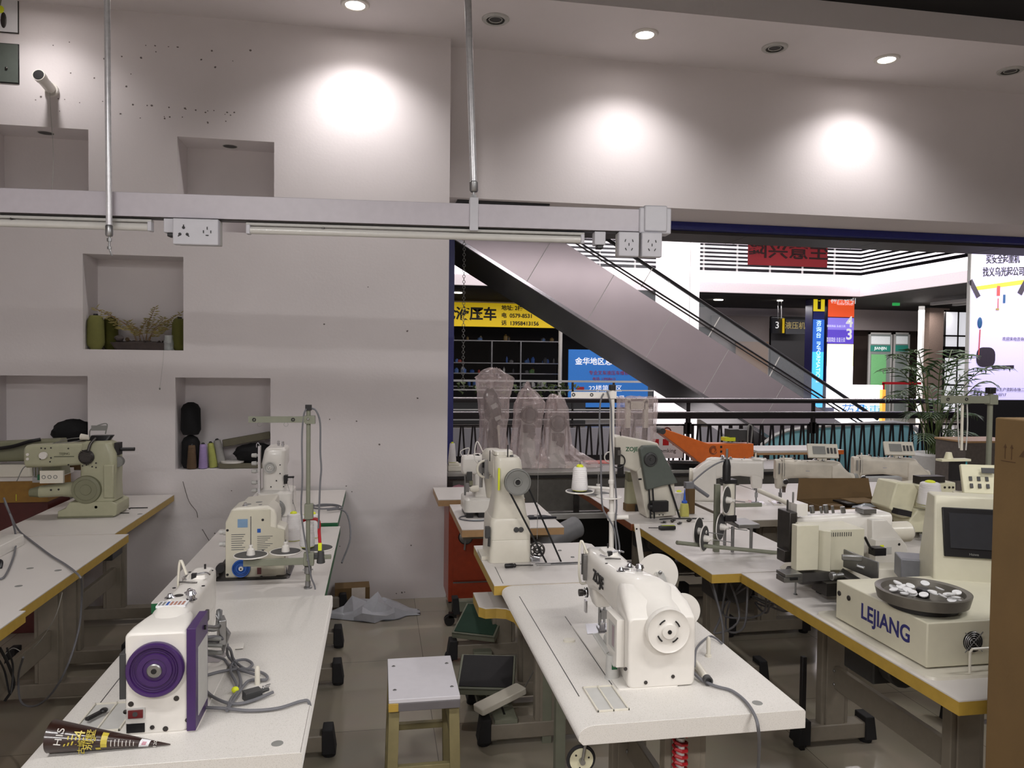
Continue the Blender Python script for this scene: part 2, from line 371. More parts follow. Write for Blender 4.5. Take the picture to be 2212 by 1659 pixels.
for px in (372, 1294):
    x = bx_(px); o = MB(SGW); o.box(x-.024, x+.024, -.03, .02, -.105, -.049); o.M(BK); o.box(x-.012, x+.016, -.025, .015, -.12, -.105); o.build('connector_block', t, bev=.003)
def tubelamp(p0, p1, lab):
    x0, x1 = bx_(p0), bx_(p1); tl = thing('fluorescent_tube', lab, 'fluorescent tube', BA+Matrix.Rotation(ang, 3, 'Z') @ V((x0, 0, -.052)), ang, 'unlit tubes under the cable beam')
    L_ = x1-x0; o = MB(LG); o.box(0, L_, -.016, .016, -.012, -.001); o.build('fixture', tl, bev=.002)
    o = MB(mat('unlit_tube_glass', 'CFCDC8', .2, var=.02, coat=.5)); o.cyl((.012, 0, -.03), (L_-.012, 0, -.03), .015, n=20); o.build('tube', tl)
    for e in (0, L_-.016): o = MB(SGW); o.box(e, e+.016, -.017, .017, -.047, -.008); o.build('end_cap', tl, bev=.003)
    o = MB(DST); o.cyl((L_*.22, -.016, -.014), (L_*.22, .016, -.014), .004, n=8); o.build('clip', tl)
tubelamp(-60, 330, 'unlit fluorescent tube under the beam at the left edge'); tubelamp(533, 1262, 'unlit fluorescent tube under the beam between the sockets')
def pole(name, top, bot, r, lab, hook):
    tp = thing(name, lab, 'pole', bot)
    d = V(top)-V(bot); o = MB(GAL); o.cyl((0, 0, .0), d, r, n=16); o.M(STL); o.lathe((0, 0, 0), d, [(r*1.0, -.01), (r*1.25, -.004), (r*1.25, .03), (r, .034)], 12); o.build('pole', tp)
    o = MB(STL)
    if hook: o.cyl((0, 0, -.06), (0, 0, 0), .004, n=8); o.lathe((0, 0, -.03), (0, 0, 1), [(.009, 0), (.009, .012)], 6); o.lathe((0, 0, -.06), (0, 0, 1), [(.008, 0), (.008, .01)], 6); o.tube([(0, 0, -.05), (.004, 0, -.07), (.01, 0, -.085)], .003, 6)
    else: o.cyl((0, 0, -.06), (0, 0, 0), .005, n=8); o.lathe((0, 0, -.035), (0, 0, 1), [(.012, 0), (.012, .012)], 6)
    o.build('threaded_rod', tp)
pole('hanging_pole', GY(231, -60, 3.22), GY(236, 505, 3.22), .0115, 'thin galvanised pole hanging in front of the niches wall', True)
g = BA+Matrix.Rotation(ang, 3, 'Z') @ V((bx_(1023), 0, 0))
pole('hanging_pole', GY(1009, -60, g.y), V((g.x, g.y, 2.40)), .0145, 'galvanised pole holding up the cable beam at its bracket', False)
# ------------------------------------------------------------------ unseen fill lights of the shop
def area(name, loc, sx, sy, e, col=(1, .975, .965), rot=(0, 0, 0)):
    d = bpy.data.lights.new(name, 'AREA'); d.shape = 'RECTANGLE'; d.size = sx; d.size_y = sy; d.energy = e; d.color = col
    o = bpy.data.objects.new(name, d); COL.objects.link(o); o.location = loc; o.rotation_euler = rot; return o
def fill_lamp(x, y, e):  # unseen fixtures added as fill; tubes suggested by table top reflections
    t = thing('fill_tube_fixture', 'unseen twin tube fixture added as fill above the front tables', 'ceiling light', (x, y, 3.2), 0, 'unseen tube fixtures added as fill')
    o = MB(WH); o.box(-.62, .62, -.09, .09, 0, .05); o.build('housing', t, bev=.005)
    for s in (-1, 1):
        o = MB(mat('lit_tube', 'FFF8F4', .5, emit=3)); o.cyl((-.58, s*.045, -.014), (.58, s*.045, -.014), .012, n=12); o.build('tube', t)
    for s in (-.5, .5):
        o = MB(STL); o.cyl((s, 0, .05), (s, 0, .9), .004, n=6); o.build('hanging_rod', t)
    area('fill_light', (x, y, 3.16), 1.2, .18, e)
for x, y, e in [(-1.2, .9, 30), (1.6, .9, 30), (4.0, 1.4, 28), (-1.2, -1.6, 66), (1.6, -1.6, 66)]: fill_lamp(x, y, e)
# ------------------------------------------------------------------ sewing tables
TZ = .77
def table(name, lab, x0, x1, y0, y1, z=TZ, top=LAM, edge=YE, style='band', legs=None, fx=None, bar='l', th=.042, fm=None, caps=True, grp='sewing tables', chamfer=None, casters=False, foots=True):
    fm = fm or FR
    t = thing(name, lab, 'table', ((x0+x1)/2, (y0+y1)/2, 0), 0, grp); X, Y = (x1-x0)/2, (y1-y0)/2
    b = MB(top)
    if style == 'bull':       # rounded operator-side lip on -x
        pr = [(-X+.012, z-th), (-X, z-th+.012)]+[(-X+.05*(1-cos(a)) if 0 else -X+.045-.045*cos(a), z-.026+.026*sin(a)) for a in [rad(k) for k in range(0, 91, 15)]]+[(X-.004, z), (X, z-.006), (X, z-th)]
        b.rings([[(p[0], y, p[1]) for p in pr] for y in (-Y, -Y+.001, Y-.001, Y)]); b.build('table_top', t, bev=.004, ang=50)
    else:
        c = chamfer or 0
        pts = [(-X, -Y), (X, -Y), (X, Y-c), (X-c, Y), (-X, Y)] if c else [(-X, -Y), (X, -Y), (X, Y), (-X, Y)]
        b.prism(pts, 'z', z-.004, z); b.build('table_top', t, smooth=False)
        b = MB(edge); b.prism(pts, 'z', z-th, z-.004); b.build('edge_band', t, smooth=False)
    fx0, fx1 = fx or (-X+.02, X-.02); lx = (fx0+fx1)/2
    ly = legs if legs is not None else (-Y+.22, Y-.22)
    for q in ly:
        b = MB(fm); b.box(lx-.075, lx+.055, q-.022, q+.022, .07, z-th-.03); b.box(lx-.055, lx+.035, q-.03, q-.022, .07, z-th-.05); b.build('leg', t, bev=.004)
        b = MB(fm); b.box(fx0+.03, fx1-.03, q-.03, q+.03, z-th-.035, z-th-.001); b.build('top_bracket', t, bev=.003)
        b = MB(fm); b.box(fx0, fx1, q-.035, q+.035, .03, .1); f = b.build('foot_bar', t, bev=.005)
        for e, s in ((fx0, -1), (fx1, 1)):
            b = MB(RB); b.prism([(e-s*.008, .02), (e+s*.05, .02), (e+s*.035, .125), (e-s*.008, .125)], 'y', q-.042, q+.042)
            if casters and s < 0:
                b.cyl((e-.03, q-.014, .03), (e-.03, q-.005, .03), .03, n=16); b.cyl((e-.03, q+.005, .03), (e-.03, q+.014, .03), .03, n=16); b.box(e-.045, e+.0, q-.02, q+.02, .045, .07)
            else: b.cyl((e+s*.02, q, 0), (e+s*.02, q, .022), .028, n=14)
            b.build('foot_cap', t, bev=.004)
    if len(ly) > 1:
        b = MB(fm); b.box(lx-.02, lx+.005, ly[0]+.022, ly[-1]-.022, .26, .36); b.M(STL)
        for q in (ly[0]+.03, ly[-1]-.03):
            for zz in (.28, .34): b.lathe((lx-.02, q, zz), (-1, 0, 0), [(.008, 0), (.008, .006)], 6)
        b.build('crossbar', t, bev=.003)
    return t
def part(b, name, t, w, **k):
    "world-space mesh b as a child of thing t"
    return b.build(name, t, **k)
def local(t): return Matrix.Rotation(-t.rotation_euler.z, 4, 'Z') @ Matrix.Translation(-V(t.location))
def knobhole(b, x, y, z=TZ, r=.014): b.lathe((x, y, z-.0005), (0, 0, 1), [(r, 0), (r, .0012)], 18)
def treadle(t, cx, cy, cz, w, d, pm, tilt, rz=0):
    """foot treadle hung on the stand of table t (world centre)"""
    M_ = local(t) @ Matrix.Translation((cx, cy, cz)) @ Matrix.Rotation(rz, 4, 'Z') @ Matrix.Rotation(tilt, 4, 'X')
    b = MB(FRG); b.T = M_; b.box(-w/2, w/2, -d/2, d/2, -.012, 0); b.box(-w/2, w/2, -d/2, -d/2+.006, -.035, 0); b.box(-w/2, -w/2+.006, -d/2, d/2, -.035, 0); b.box(w/2-.006, w/2, -d/2, d/2, -.035, 0)
    p = b.build('treadle', t, bev=.003)
    b = MB(pm); b.T = M_; b.box(-w/2+.012, w/2-.012, -d/2+.012, d/2-.012, 0, .005); b.build('treadle_mat', p, bev=.002)
    b = MB(FRG); b.T = local(t) @ Matrix.Translation((cx, cy, 0)); b.box(-.05, .05, -.14, .3, .05, .075); b.cyl((-.04, 0, .09), (.04, 0, .09), .012); b.build('treadle_bracket', t, bev=.002)
# --- left aisle, yellow edged row against the wall
TL1 = table('sewing_table', 'yellow edged white table against the niches wall, under the olive machine', -1.93, -1.335, 4.19, 5.345, legs=(-.36, .36), fx=(-.26, .28))
TL2 = table('sewing_table', 'yellow edged white table in the left row with grey cable draped over its edge', -1.86, -1.265, 2.955, 4.18, z=.768, legs=(-.45, .42), fx=(-.26, .28))
TL3 = table('sewing_table', 'white table with yellow edge cut off by the lower left edge', -1.84, -1.235, 1.75, 2.945, z=.772, legs=(-.3, .42), fx=(-.26, .28))
# --- left middle row
TM1 = table('sewing_table', 'speckled white table in the left foreground holding the machine with the purple wheel', -.79, -.168, 1.79, 2.985, top=SPL, style='bull', legs=(-.25, .36), fx=(-.28, .29))
TM2 = table('sewing_table', 'white table with green edge corner holding the machine with the blue wheel', -.83, -.20, 3.0, 4.25, z=.765, edge=GNE, legs=(-.36, .36), fx=(-.29, .30))
TM3 = table('sewing_table', 'white table touching the niches wall behind the blue wheel machine', -.80, -.215, 4.27, 5.33, z=.785, edge=GNE, legs=(-.30, .36), fx=(-.26, .27))
# --- right middle row
TA = table('sewing_table', 'speckled white table with rounded lip in the front centre right, under the white lettered machine', .50, 1.119, 1.815, 3.015, top=SPL, style='bull', legs=(-.3, .2), fx=(-.06, .27), th=.05)
TB = table('sewing_table', 'white table with yellow edge under the white post machine with black belts', .47, 1.06, 3.03, 3.70, edge=YE, legs=(-.11, .30), fx=(-.28, .28), chamfer=.04)
TC = table('sewing_table', 'white table with beech edge standing before the red cabinet', .452, 1.02, 4.07, 4.80, z=.768, edge=BE, legs=(-.235,), fx=(-.3, .26), casters=True)
TD = thing('table_board', 'white board with beech edge lying on the red cabinet at the wall end', 'board', (.67, 5.09, 0))
b = MB(LAM); b.box(-.285, .28, -.24, .24, .786, .79); b.build('board_top', TD, smooth=False); b = MB(BE); b.box(-.285, .28, -.24, .24, .748, .786); b.build('edge_band', TD, smooth=False)
b = MB(FRG); b.box(-.07, .17, -.1, .2, .736, .748); b.build('cleat', TD)
# --- right row
TR1 = table('sewing_table', 'white table with yellow edge at the right front under the button feeder', 1.565, 2.2, 1.80, 3.06, legs=(-.16, .60), fx=(-.02, .26))
TR2 = table('sewing_table', 'white table with yellow edge holding the rack of upright discs', 1.435, 2.02, 3.075, 4.10, z=.768, legs=(.1,), fx=(-.2, .26))
TR3 = table('sewing_table', 'white table with brown edge under the machine with the green belt cover', 1.425, 2.02, 4.12, 5.3, z=.767, edge=BRE, legs=(.1,), fx=(-.2, .26))
TS1 = table('sewing_table', 'white table with grey edge behind the rack of upright discs', 2.05, 2.68, 4.10, 5.3, z=.772, edge=FR, legs=(-.36, .36), fx=(-.2, .26))
TS2 = table('sewing_table', 'white table carrying two dirty white machines with display panels', 2.70, 4.2, 4.12, 5.35, z=.77, edge=FR, legs=(-.36, .36), fx=(-.2, .26))
TS3 = table('sewing_table', 'cream topped table under the cream button machine', 2.45, 3.3, 2.95, 3.85, z=.765, edge=YE, legs=(-.3, .36), fx=(-.2, .26))
# small shelf board with concave cut under the belt machine table
t = thing('cutout_board', 'small white shelf board with curved yellow edge under the table corner', 'board', (GZ(1022, 1280, .65).x+.06, GZ(1022, 1280, .65).y-.19, 0))
pts = [(-.06, .19), (-.06, -.0), (-.035, -.03), (.01, -.03), (.05, -.045), (.075, -.09), (.085, -.19), (.3, -.19), (.3, .19)]
b = MB(LAM); b.prism(pts, 'z', .646, .65); b.build('board_top', t, smooth=False); b = MB(YE); b.prism(pts, 'z', .605, .646); b.build('edge_band', t, smooth=False)
for x, y in ((.26, -.15), (.26, .1)): b = MB(FRG); b.box(x-.02, x+.02, y-.02, y+.02, 0, .605); b.build('leg', t)
g = GZ(1037, 1338, .21); treadle(TC, g.x, g.y, .21, .25, .28, mat('green_rubber_mat', '1F3B2C', .8), rad(18), rad(-25))
g = GZ(1052, 1450, .20); treadle(TB, g.x, g.y, .20, .27, .26, RB, rad(14), rad(-12))
# plate pedal of the front table
M_ = local(TA) @ Matrix.Translation(GZ(1080, 1503, .185)) @ Matrix.Rotation(rad(28), 4, 'Z') @ Matrix.Rotation(rad(-8), 4, 'Y')
b = MB(WH2); b.T = M_; b.loft([(-.03, 0, 0, .25, .075, .01), (0, 0, 0, .25, .075, .01)], 'z'); b.build('pedal_plate', TA, bev=.004)
b = MB(FRG); b.T = local(TA); b.box(.51, .61, 3.22, 3.52, .10, .118); b.M(STL); b.cyl((.52, 3.46, .14), (.60, 3.46, .14), .010); b.M(BK); b.box(.555, .565, 3.27, 3.38, .118, .119); b.build('pedal_bracket', TA, bev=.002)
b = MB(STL); b.T = local(TA); b.cyl(GZ(1133, 1485, .2), (.80, 3.0, .71), .003, n=8); b.build('pedal_rod', TA)
# grooves, trays, holes in the tops
def groove(t, pts, z=TZ, w=.0013, m_=DG):
    b = MB(m_); b.T = local(t)
    for p, q in zip(pts, pts[1:]):
        p, q = V((*p, z)), V((*q, z)); d = (q-p).normalized(); n = V((-d.y, d.x, 0))*w
        b.add([p-n, p+n, q+n, q-n], [(0, 1, 2, 3)]) if 0 else b.rings([[p-n, p+n, p+n+V((0, 0, .0006)), p-n+V((0, 0, .0006))], [q-n, q+n, q+n+V((0, 0, .0006)), q-n+V((0, 0, .0006))]])
    b.build('inlay_groove', t, smooth=False)
def tray(t, x0, x1, y0, y1, z=TZ):
    b = MB(WH2); b.T = local(t); w = .004
    for a in ((x0, x0+w, y0, y1), (x1-w, x1, y0, y1), (x0, x1, y0, y0+w), (x0, x1, y1-w, y1), ((x0+x1)/2-.002, (x0+x1)/2+.002, y0, y1)): b.box(*a, z, z+.005)
    b.M(LG); b.box(x0+w, x1-w, y0+w, y1-w, z, z+.0012); b.build('tray_insert', t, bev=.001)
groove(TA, [(.545, 2.87), (.545, 1.98)]); groove(TA, [(.665, 2.62), (.655, 1.95)]); tray(TA, .568, .655, 1.88, 2.03)
groove(TM1, [(-.725, 2.9), (-.715, 2.12)]); tray(TM1, -.725, -.615, 1.96, 2.12)
groove(TB, [(.515, 3.3), (.51, 3.05)])

for t, x, y, z in ((TA, 1.01, 1.87, TZ), (TM1, -.23, 1.84, TZ), (TL2, -1.40, 3.28, .768), (TL2, -1.34, 3.5, .768), (TL2, -1.47, 3.55, .768), (TL1, -1.36, 4.7, TZ), (TL3, -1.3, 2.6, .772)):
    b = MB(GY_); b.T = local(t); knobhole(b, x, y, z); b.build('plug_cap', t)
b = MB(WH2); b.T = local(TA); b.loft([(TZ, .62, 2.385, .04, .03, .014), (TZ+.006, .62, 2.385, .038, .028, .013)], 'z'); b.build('needle_plate_knob', TA)
for x, y in ((.78, 3.55), (.87, 3.55), (.9, 3.42)):
    b = MB(STL); b.T = local(TB); b.torus((x, y, TZ+.001), (0, 0, 1), .008, .0018, 12, 5); b.build('screw_ring', TB)
# caster wheel on a strut, spring cord and motor boxes under the front table
t = thing('spoked_caster', 'black and cream disc wheel on a steel strut below the front table', 'wheel', GZ(1255, 1640, .30)*1.0)
t.location = GY(1255, 1640, 2.05)
b = MB(RB); b.torus((0, 0, 0), (0, 1, 0), .037, .0055, 36, 8); w = b.build('tyre', t)
b = MB(CR); b.cyl((0, -.006, 0), (0, .006, 0), .034, n=32); b.M(BK)
for a in range(3): b.cyl((.022*cos(a*2.1+.3), -.0065, .022*sin(a*2.1+.3)), (.022*cos(a*2.1+.3), -.006, .022*sin(a*2.1+.3)), .003, n=8)
b.build('disc', t)
top = GY(1272, 1545, 2.05)-t.location
b = MB(STL); b.cyl((0, -.014, 0), (top.x, -.014, top.z), .0045, n=10); b.cyl((0, -.02, 0), (0, .01, 0), .008); b.build('strut', t)
t = thing('spring_cord', 'red coiled cord hanging under the front table', 'cord', GY(1470, 1592, 1.97))
b = MB(REP); g = GY(1470, 1592, 1.97); b.tube([(.019*cos(a*.9), .019*sin(a*.9), -.0026*a) for a in range(0, 120)], .005, 6, sm=1); b.build('coil', t)
b = MB(MATS['unlit_tube_glass']); b.cyl((.0, 0, 0), (0, 0, -.32), .012); b.build('core_tube', t)
def motor(t, x, y, lab=None):
    b = MB(DG); b.T = local(t); b.box(x-.09, x+.09, y-.1, y+.08, .50, .66); b.cyl((x, y-.16, .58), (x, y-.1, .58), .075); b.box(x-.03, x+.03, y-.02, y+.02, .66, .72); b.build('motor', t, bev=.006)
for t, x, y in ((TA, .86, 2.5), (TR2, 1.75, 3.6), (TR3, 1.72, 4.6), (TR1, 1.9, 2.6), (TL1, -1.6, 4.8), (TC, .8, 4.5), (TM1, -.45, 2.5), (TM2, -.5, 3.7)): motor(t, x, y)
# coloured storage cabinet
t = thing('steel_cabinet', 'red steel cabinet with round dial lock beside the wall end', 'cabinet', (.60, 4.95, 0))
b = MB(BK)
for sx in (-.11, .19):
    for sy in (.02, .27): b = MB(BK); b.box(sx, sx+.03, sy, sy+.03, 0, .10); b.build('foot', t)
b = MB(RED); b.box(-.14, .24, -.02, .33, .10, .735); b.build('body', t, bev=.004)
b = MB(RED); b.box(-.11, .14, -.03, -.02, .24, .70); d = b.build('door', t, bev=.003)
b = MB(RED); b.box(-.11, .14, -.03, -.02, .11, .225); b.build('drawer', t, bev=.003); b = MB(STL); b.box(-.11, .14, -.034, -.03, .226, .234); b.build('door_trim', t)
b = MB(STL); b.lathe((-.03, -.03, .53), (0, -1, 0), [(.042, 0), (.042, .01), (.03, .014), (.014, .016), (.014, .03)], 28); b.cb((-.035, -.055, .50), (.01, .01, .1), 0, 0, .1); b.M(BK); b.torus((-.03, -.038, .53), (0, -1, 0), .045, .004); b.build('dial', d)
# green-grey base with caster in front of the cabinet
t = thing('caster_base', 'green grey steel foot rail with a black caster in front of the red cabinet', 'base', (.50, 4.78, 0))
b = MB(FRG); b.box(-.02, .3, -.03, .03, .09, .16); b.build('rail', t, bev=.004)
b = MB(RB); b.prism([(-.02, .075), (.02, .075), (.01, .18), (-.03, .18)], 'y', -.036, .036); b.build('end_cap', t, bev=.003)
b = MB(BK); b.box(-.05, .0, -.02, .02, .05, .08)
for s in (-.014, .014): b.cyl((-.045, s-.006, .034), (-.045, s+.006, .034), .033, n=20)
b.build('caster', t)
# dark crates / stock in the gloom under the far tables
for k, (x, y, w, d, h, m_, lb) in enumerate([(2.42, 2.15, .3, .3, .42, CBD, 'brown carton on the floor under the right front table')]):
    b = MB(m_); b.box(-w/2, w/2, -d/2, d/2, 0, h); b.M(LBL); b.box(-w/2+.08, w/2-.1, -d/2-.001, -d/2, h*.3, h*.6)
    o = b.build('carton', bev=.003); o.location = (x, y, 0); tag(o, lb, 'box')
# maroon cabinet at far left
t = thing('maroon_cabinet', 'dark red cabinet with gold top rail behind the olive machine', 'cabinet', (-2.19, 5.0, 0))
b = MB(mat('maroon_panel', '4A1512', .5, var=.1)); b.box(-.9, .22, -.0, .34, 0, .80); b.build('body', t, bev=.003)
b = MB(mat('gold_trim', '8A6420', .5, var=.1)); b.box(-.9, .225, -.012, .34, .80, .93); b.M(YLW)
for i in range(6): b.box(-.6+i*.13, -.597+i*.13, -.0135, -.012, .81, .85)
b.build('top_rail', t); b = MB(LAM); b.box(-.9, .24, -.02, .35, .93, .96); b.build('worktop', t)
# wooden stool
S = GZ(832, 1508, .47); S2 = GZ(985, 1508, .47)
t = thing('stool', 'square stool with white top and olive wooden legs in the aisle', 'stool', (.172, 2.895, 0), rad(0))
w, dpt = .128, .19
b = MB(mat('white_stool_laminate', 'C9C6CB', .4, var=.02)); b.box(-w, w, -dpt, dpt, .455, .47); b.M(mat('grey_stool_edge', '605C5E', .5)); b.box(-w, w, -dpt-.001, dpt+.001, .425, .455); b.M(YE); b.box(-w-.001, -w+.035, -dpt-.002, -dpt+.01, .425, .455); o = b.build('seat', t, bev=.002)
b = MB(STL)
for sx in (-1, 1):
    for sy in (-1, 1): b.lathe((sx*.105, sy*.11, .4702), (0, 0, 1), [(.0075, 0), (.006, .0015)], 12)
b.M(BK)
for sx in (-1, 1):
    for sy in (-1, 1): b.lathe((sx*.105, sy*.11, .4716), (0, 0, 1), [(.003, 0), (.003, .0006)], 8)
b.build('screws', o)
for sx in (-1, 1):
    for sy in (-1, 1):
        b = MB(WOD); c0 = V((sx*.108, sy*.15, .425)); c1 = V((sx*.118, sy*.17, 0)); b.rings([[c+V((a*.019, e*.019, 0)) for a, e in ((-1, -1), (1, -1), (1, 1), (-1, 1))] for c in (c1, c0)]); b.build('leg', t, bev=.002)
for sy in (-1, 1): b = MB(WOD); b.box(-.10, .10, sy*.163-.012, sy*.163+.012, .19, .215); b.build('stretcher', t, bev=.002)
for sx in (-1, 1): b = MB(WOD); b.box(sx*.114-.012, sx*.114+.012, -.15, .15, .26, .285); b.build('stretcher', t, bev=.002)
# bags and box on the floor
b = MB(CBD); b.box(-.11, .12, -.06, .08, 0, .15); b.M(mat('clear_tape', 'D8D0C4', .15)); b.box(-.0, .09, -.0612, -.06, .03, .15); o = b.build('carton', bev=.003); o.location = (-.17, 5.22, 0); o.rotation_euler = (0, 0, .05); tag(o, 'small open cardboard box against the wall behind the plastic bags', 'box')
b = MB(mat('thin_white_bag', 'C9CBD2', .35, alpha=.8, var=.05)); rnd = random.Random(3)
rs = []
for j in range(9):
    ph = j/8*pi; q = sin(ph); rs.append([V((-.26+.56*j/8, 0, 0))+V((rnd.uniform(-.02, .02), cos(a)*.13*max(q, .25)*(1+rnd.uniform(-.25, .25)), max(0, sin(a))*.15*max(q, .25)*(1-.55*j/8)*(1+rnd.uniform(-.5, .5))+.004)) for a in [2*pi*i/16 for i in range(16)]])
b.rings(rs); o = b.build('plastic_bag', ang=20); o.location = (-.03, 5.03, 0); tag(o, 'crumpled translucent white plastic bag lying on the floor by the wall', 'bag')
b = MB(mat('pink_print', 'B47E8A', .5)); b.ell((0, 0, .05), (.06, .04, .045), jit=.1); o = b.build('wrapped_bundle'); o.location = (-.12, 5.08, .0); tag(o, 'pinkish printed bundle poking out of the plastic bag', 'bundle')
# ------------------------------------------------------------------ machine pieces
def screw(b, p, ax, r=.004, m_=BK): b.M(m_); b.lathe(p, ax, [(r, 0), (r, .0015), (r*.6, .0022)], 8)
def disc(b, c, ax, r, th, m_=None, n=36):
    if m_: b.M(m_)
    b.lathe(c, ax, [(r*.96, 0), (r, .002), (r, th-.002), (r*.96, th)], n)
def handwheel(par, c, ax, r, th, m_, hub=STL, style='grooved'):
    c = V(c); a = V(ax).normalized(); b = MB(m_)
    b.lathe(c, a, [(r*.5, -.004), (r*.97, 0), (r, .004), (r, th-.004), (r*.96, th), (r*.85, th-.001), (r*.83, th-.006), (r*.62, th-.007), (r*.6, th-.003), (r*.42, th-.003), (r*.4, th-.006), (r*.28, th-.004)], 44)
    if style == 'grooved':
        for q in (.52, .7, .78): b.torus(c+a*(th-.005), a, r*q, .0012, 40, 5)
    o = b.build('handwheel', par)
    b = MB(hub); b.lathe(c+a*(th-.008), a, [(r*.26, 0), (r*.26, .008), (r*.22, .010)], 20); b.M(BK); b.lathe(c+a*(th+.002), a, [(r*.1, 0), (r*.1, .0012)], 10); b.build('hub', o)
    return o
def knob(b, p, ax, r=.012, h=.02, m_=CHR):
    b.M(m_); b.lathe(p, ax, [(r*.5, 0), (r, .001), (r, .004), (r*.45, .006), (r*.45, h*.5), (r*.7, h*.55), (r*.7, h)], 14)
def cone(name, lab, loc, r0, r1, h, m_, top=None, grp=None, cat='thread cone', rot=None):
    t = thing(name, lab, cat, loc, 0, grp)
    if rot: t.rotation_euler = rot
    b = MB(m_); b.lathe((0, 0, 0), (0, 0, 1), [(r0*.93, .002), (r0, .008), (r0+(r1-r0)*.5, h*.5), (r1, h-.006), (r1*.85, h-.001), (r1*.35, h)], 28)
    for k in range(1, 12): b.torus((0, 0, h*k/12.5), (0, 0, 1), r0+(r1-r0)*k/12.5-.0003, .0011, 28, 4)
    b.build('thread', t)
    b = MB(top or YLW); b.lathe((0, 0, 0), (0, 0, 1), [(r0*.9, 0), (r0*.9, .003)], 20); b.build('cone_base', t); b = MB(top or YLW); b.lathe((0, 0, h), (0, 0, 1), [(r1*.55, 0), (r1*.5, .006), (r1*.28, .010), (r1*.25, .006)], 16); b.build('cone_cap', t)
    return t
def dish(par, c, r, ax=(0, 0, 1), rod=.10, pin=True, dark=DG):
    c = V(c); a = V(ax).normalized(); b = MB(dark); b.lathe(c, a, [(r*.5, -.003), (r*.95, -.002), (r*.95, .003), (r*.2, .002)], 36); b.M(WH); b.torus(c+a*.001, a, r*.97, .0028, 40, 8); o = b.build('spool_dish', par)
    if pin:
        b = MB(WH); b.lathe(c, a, [(.017, .002), (.014, .024), (.007, .03), (.007, .036), (.009, .037), (.008, .042)], 14)
        b.M(STL); b.cyl(c, c+a*rod, .0022, n=6); b.build('spool_pin', o)
    return o
def lockstitch(name, lab, loc, rz=0, body=WH, L_=.53, wheel=WH, wr=.055, wst='plain', H=.28, motor_box=True, brand=None, brand_col=BK, side=BK, foot=True, guard=True, grp=None, hz=.168, cat='sewing machine', bedw=.18, w0=.2, bo=0, nh=.21, wx=None):
    """industrial lockstitch machine: +y runs from handwheel to needle, operator at -x"""
    t = thing(name, lab, cat, loc, rz, grp)
    b = MB(body); b.loft([(.0, 0, 0, bedw, L_, .01), (.0045, 0, 0, bedw-.002, L_-.002, .01)], 'z'); b.T = None
    for v in b.v: v.y += L_/2
    b.build('bed_plate', t)
    bb = MB(body); zt = H
    bb.loft([(0, bo, nh/2, w0-.01, nh-.005, .012), (.006, bo, nh/2+.002, w0, nh-.001, .014), (.045, bo, (nh+.45*(H-nh-.01))/2, w0*.98, nh+.45*(H-nh-.01), .02), (.10, bo*.9, (H-.014)/2, w0*.9, H-.014, .03), (.15, bo*.6, (H-.012)/2, w0*.7, H-.012, .03)], 'y')
    wv = bo if wx is None else wx; bb.loft([(-.001, wv, hz, wr*1.9, wr*1.9, wr*.94), (.012, wv, hz, wr*2.06, wr*2.06, wr), (.05, wv, hz+.010, wr*2.0, wr*2.04, wr*.8), (.09, wv*.9, zt-.078, w0*.66, .14, .04), (.12, bo*.7, zt-.075, w0*.64, .15, .03), (.2, bo*.2,  zt-.062, w0*.6, .124, .028), (.30, 0, zt-.058, w0*.56, .112, .028), (.40, 0, zt-.06, w0*.56, .12, .028), (.44, 0, zt-.065, w0*.54, .13, .024), (L_-.03, 0, zt-.066, w0*.5, .132, .02), (L_-.022, 0, zt-.066, w0*.46, .126, .02)], 'y')
    # needle bar housing
    bb.loft([(zt-.19, 0, L_-.062, .05, .062, .012), (zt-.16, 0, L_-.062, .072, .07, .014), (zt-.08, 0, L_-.065, w0*.52, .08, .014)], 'z')
    o = bb.build('body', t, bev=.003)
    wx = bo if wx is None else wx; handwheel(t, (wx, .0, hz), (0, -1, 0), wr, .022, wheel, style=wst)
    # screws, oil window, winder on top
    b = MB(CHR)
    for x, y in ((.02, .24), (-.02, .2)): b.M(CHR); b.lathe((x, y, zt-.002), (0, 0, 1), [(.014, 0), (.014, .003), (.009, .005), (.006, .012), (.004, .013)], 16)
    b.M(DST); b.lathe((-.002, .215, zt-.002), (0, 0, 1), [(.012, 0), (.012, .003)], 16)
    b.M(CHR); b.lathe((.035, .19, zt-.004), (0, 0, 1), [(.016, 0), (.01, .004), (.01, .012), (.014, .014), (.010, .024), (.004, .026)], 16)
    b.M(BK); b.cb((.0, .38, zt+.006), (.014, .014, .016)); b.M(CHR); b.tube([(.0, .38, zt+.01), (.03, .385, zt+.014), (.045, .37, zt+.012)], .0025, 6); b.cb((-.025, .37, zt+.003), (.006, .03, .002), .5)
    b.M(DST); b.tube([(-.03, .335, zt+.003), (-.01, .33, zt+.004), (.02, .325, zt+.003)], .0025, 5); b.M(BK); b.cyl((.015, .45, zt-.003), (.015, .45, zt+.022), .003, n=8)
    for x, y in ((-.03, .46), (.03, .47), (-.035, .30), (.04, .31)): screw(b, (x, y, zt-.004), (0, 0, 1), .005)
    b.M(body); b.loft([(zt-.003, .01, .42, .05, .1, .02), (zt+.008, .01, .42, .046, .09, .02)], 'z')
    for x, z in ((-.07, .06), (.07, .03), (-.01, .018)): screw(b, (x, -.0005, z), (0, -1, 0), .0055, DST)
    b.build('top_fittings', t)
    # head details
    b = MB(STL); y = L_-.062
    b.cyl((-.006, y, zt-.19), (-.006, y, zt-.25), .004, n=8); b.cyl((.012, y, zt-.18), (.012, y, .012), .0045, n=8); b.cb((.008, y, .055), (.02, .018, .03)); b.cb((-.004, y, .04), (.008, .010, .045)); n1 = b.build('needle_bar', t)
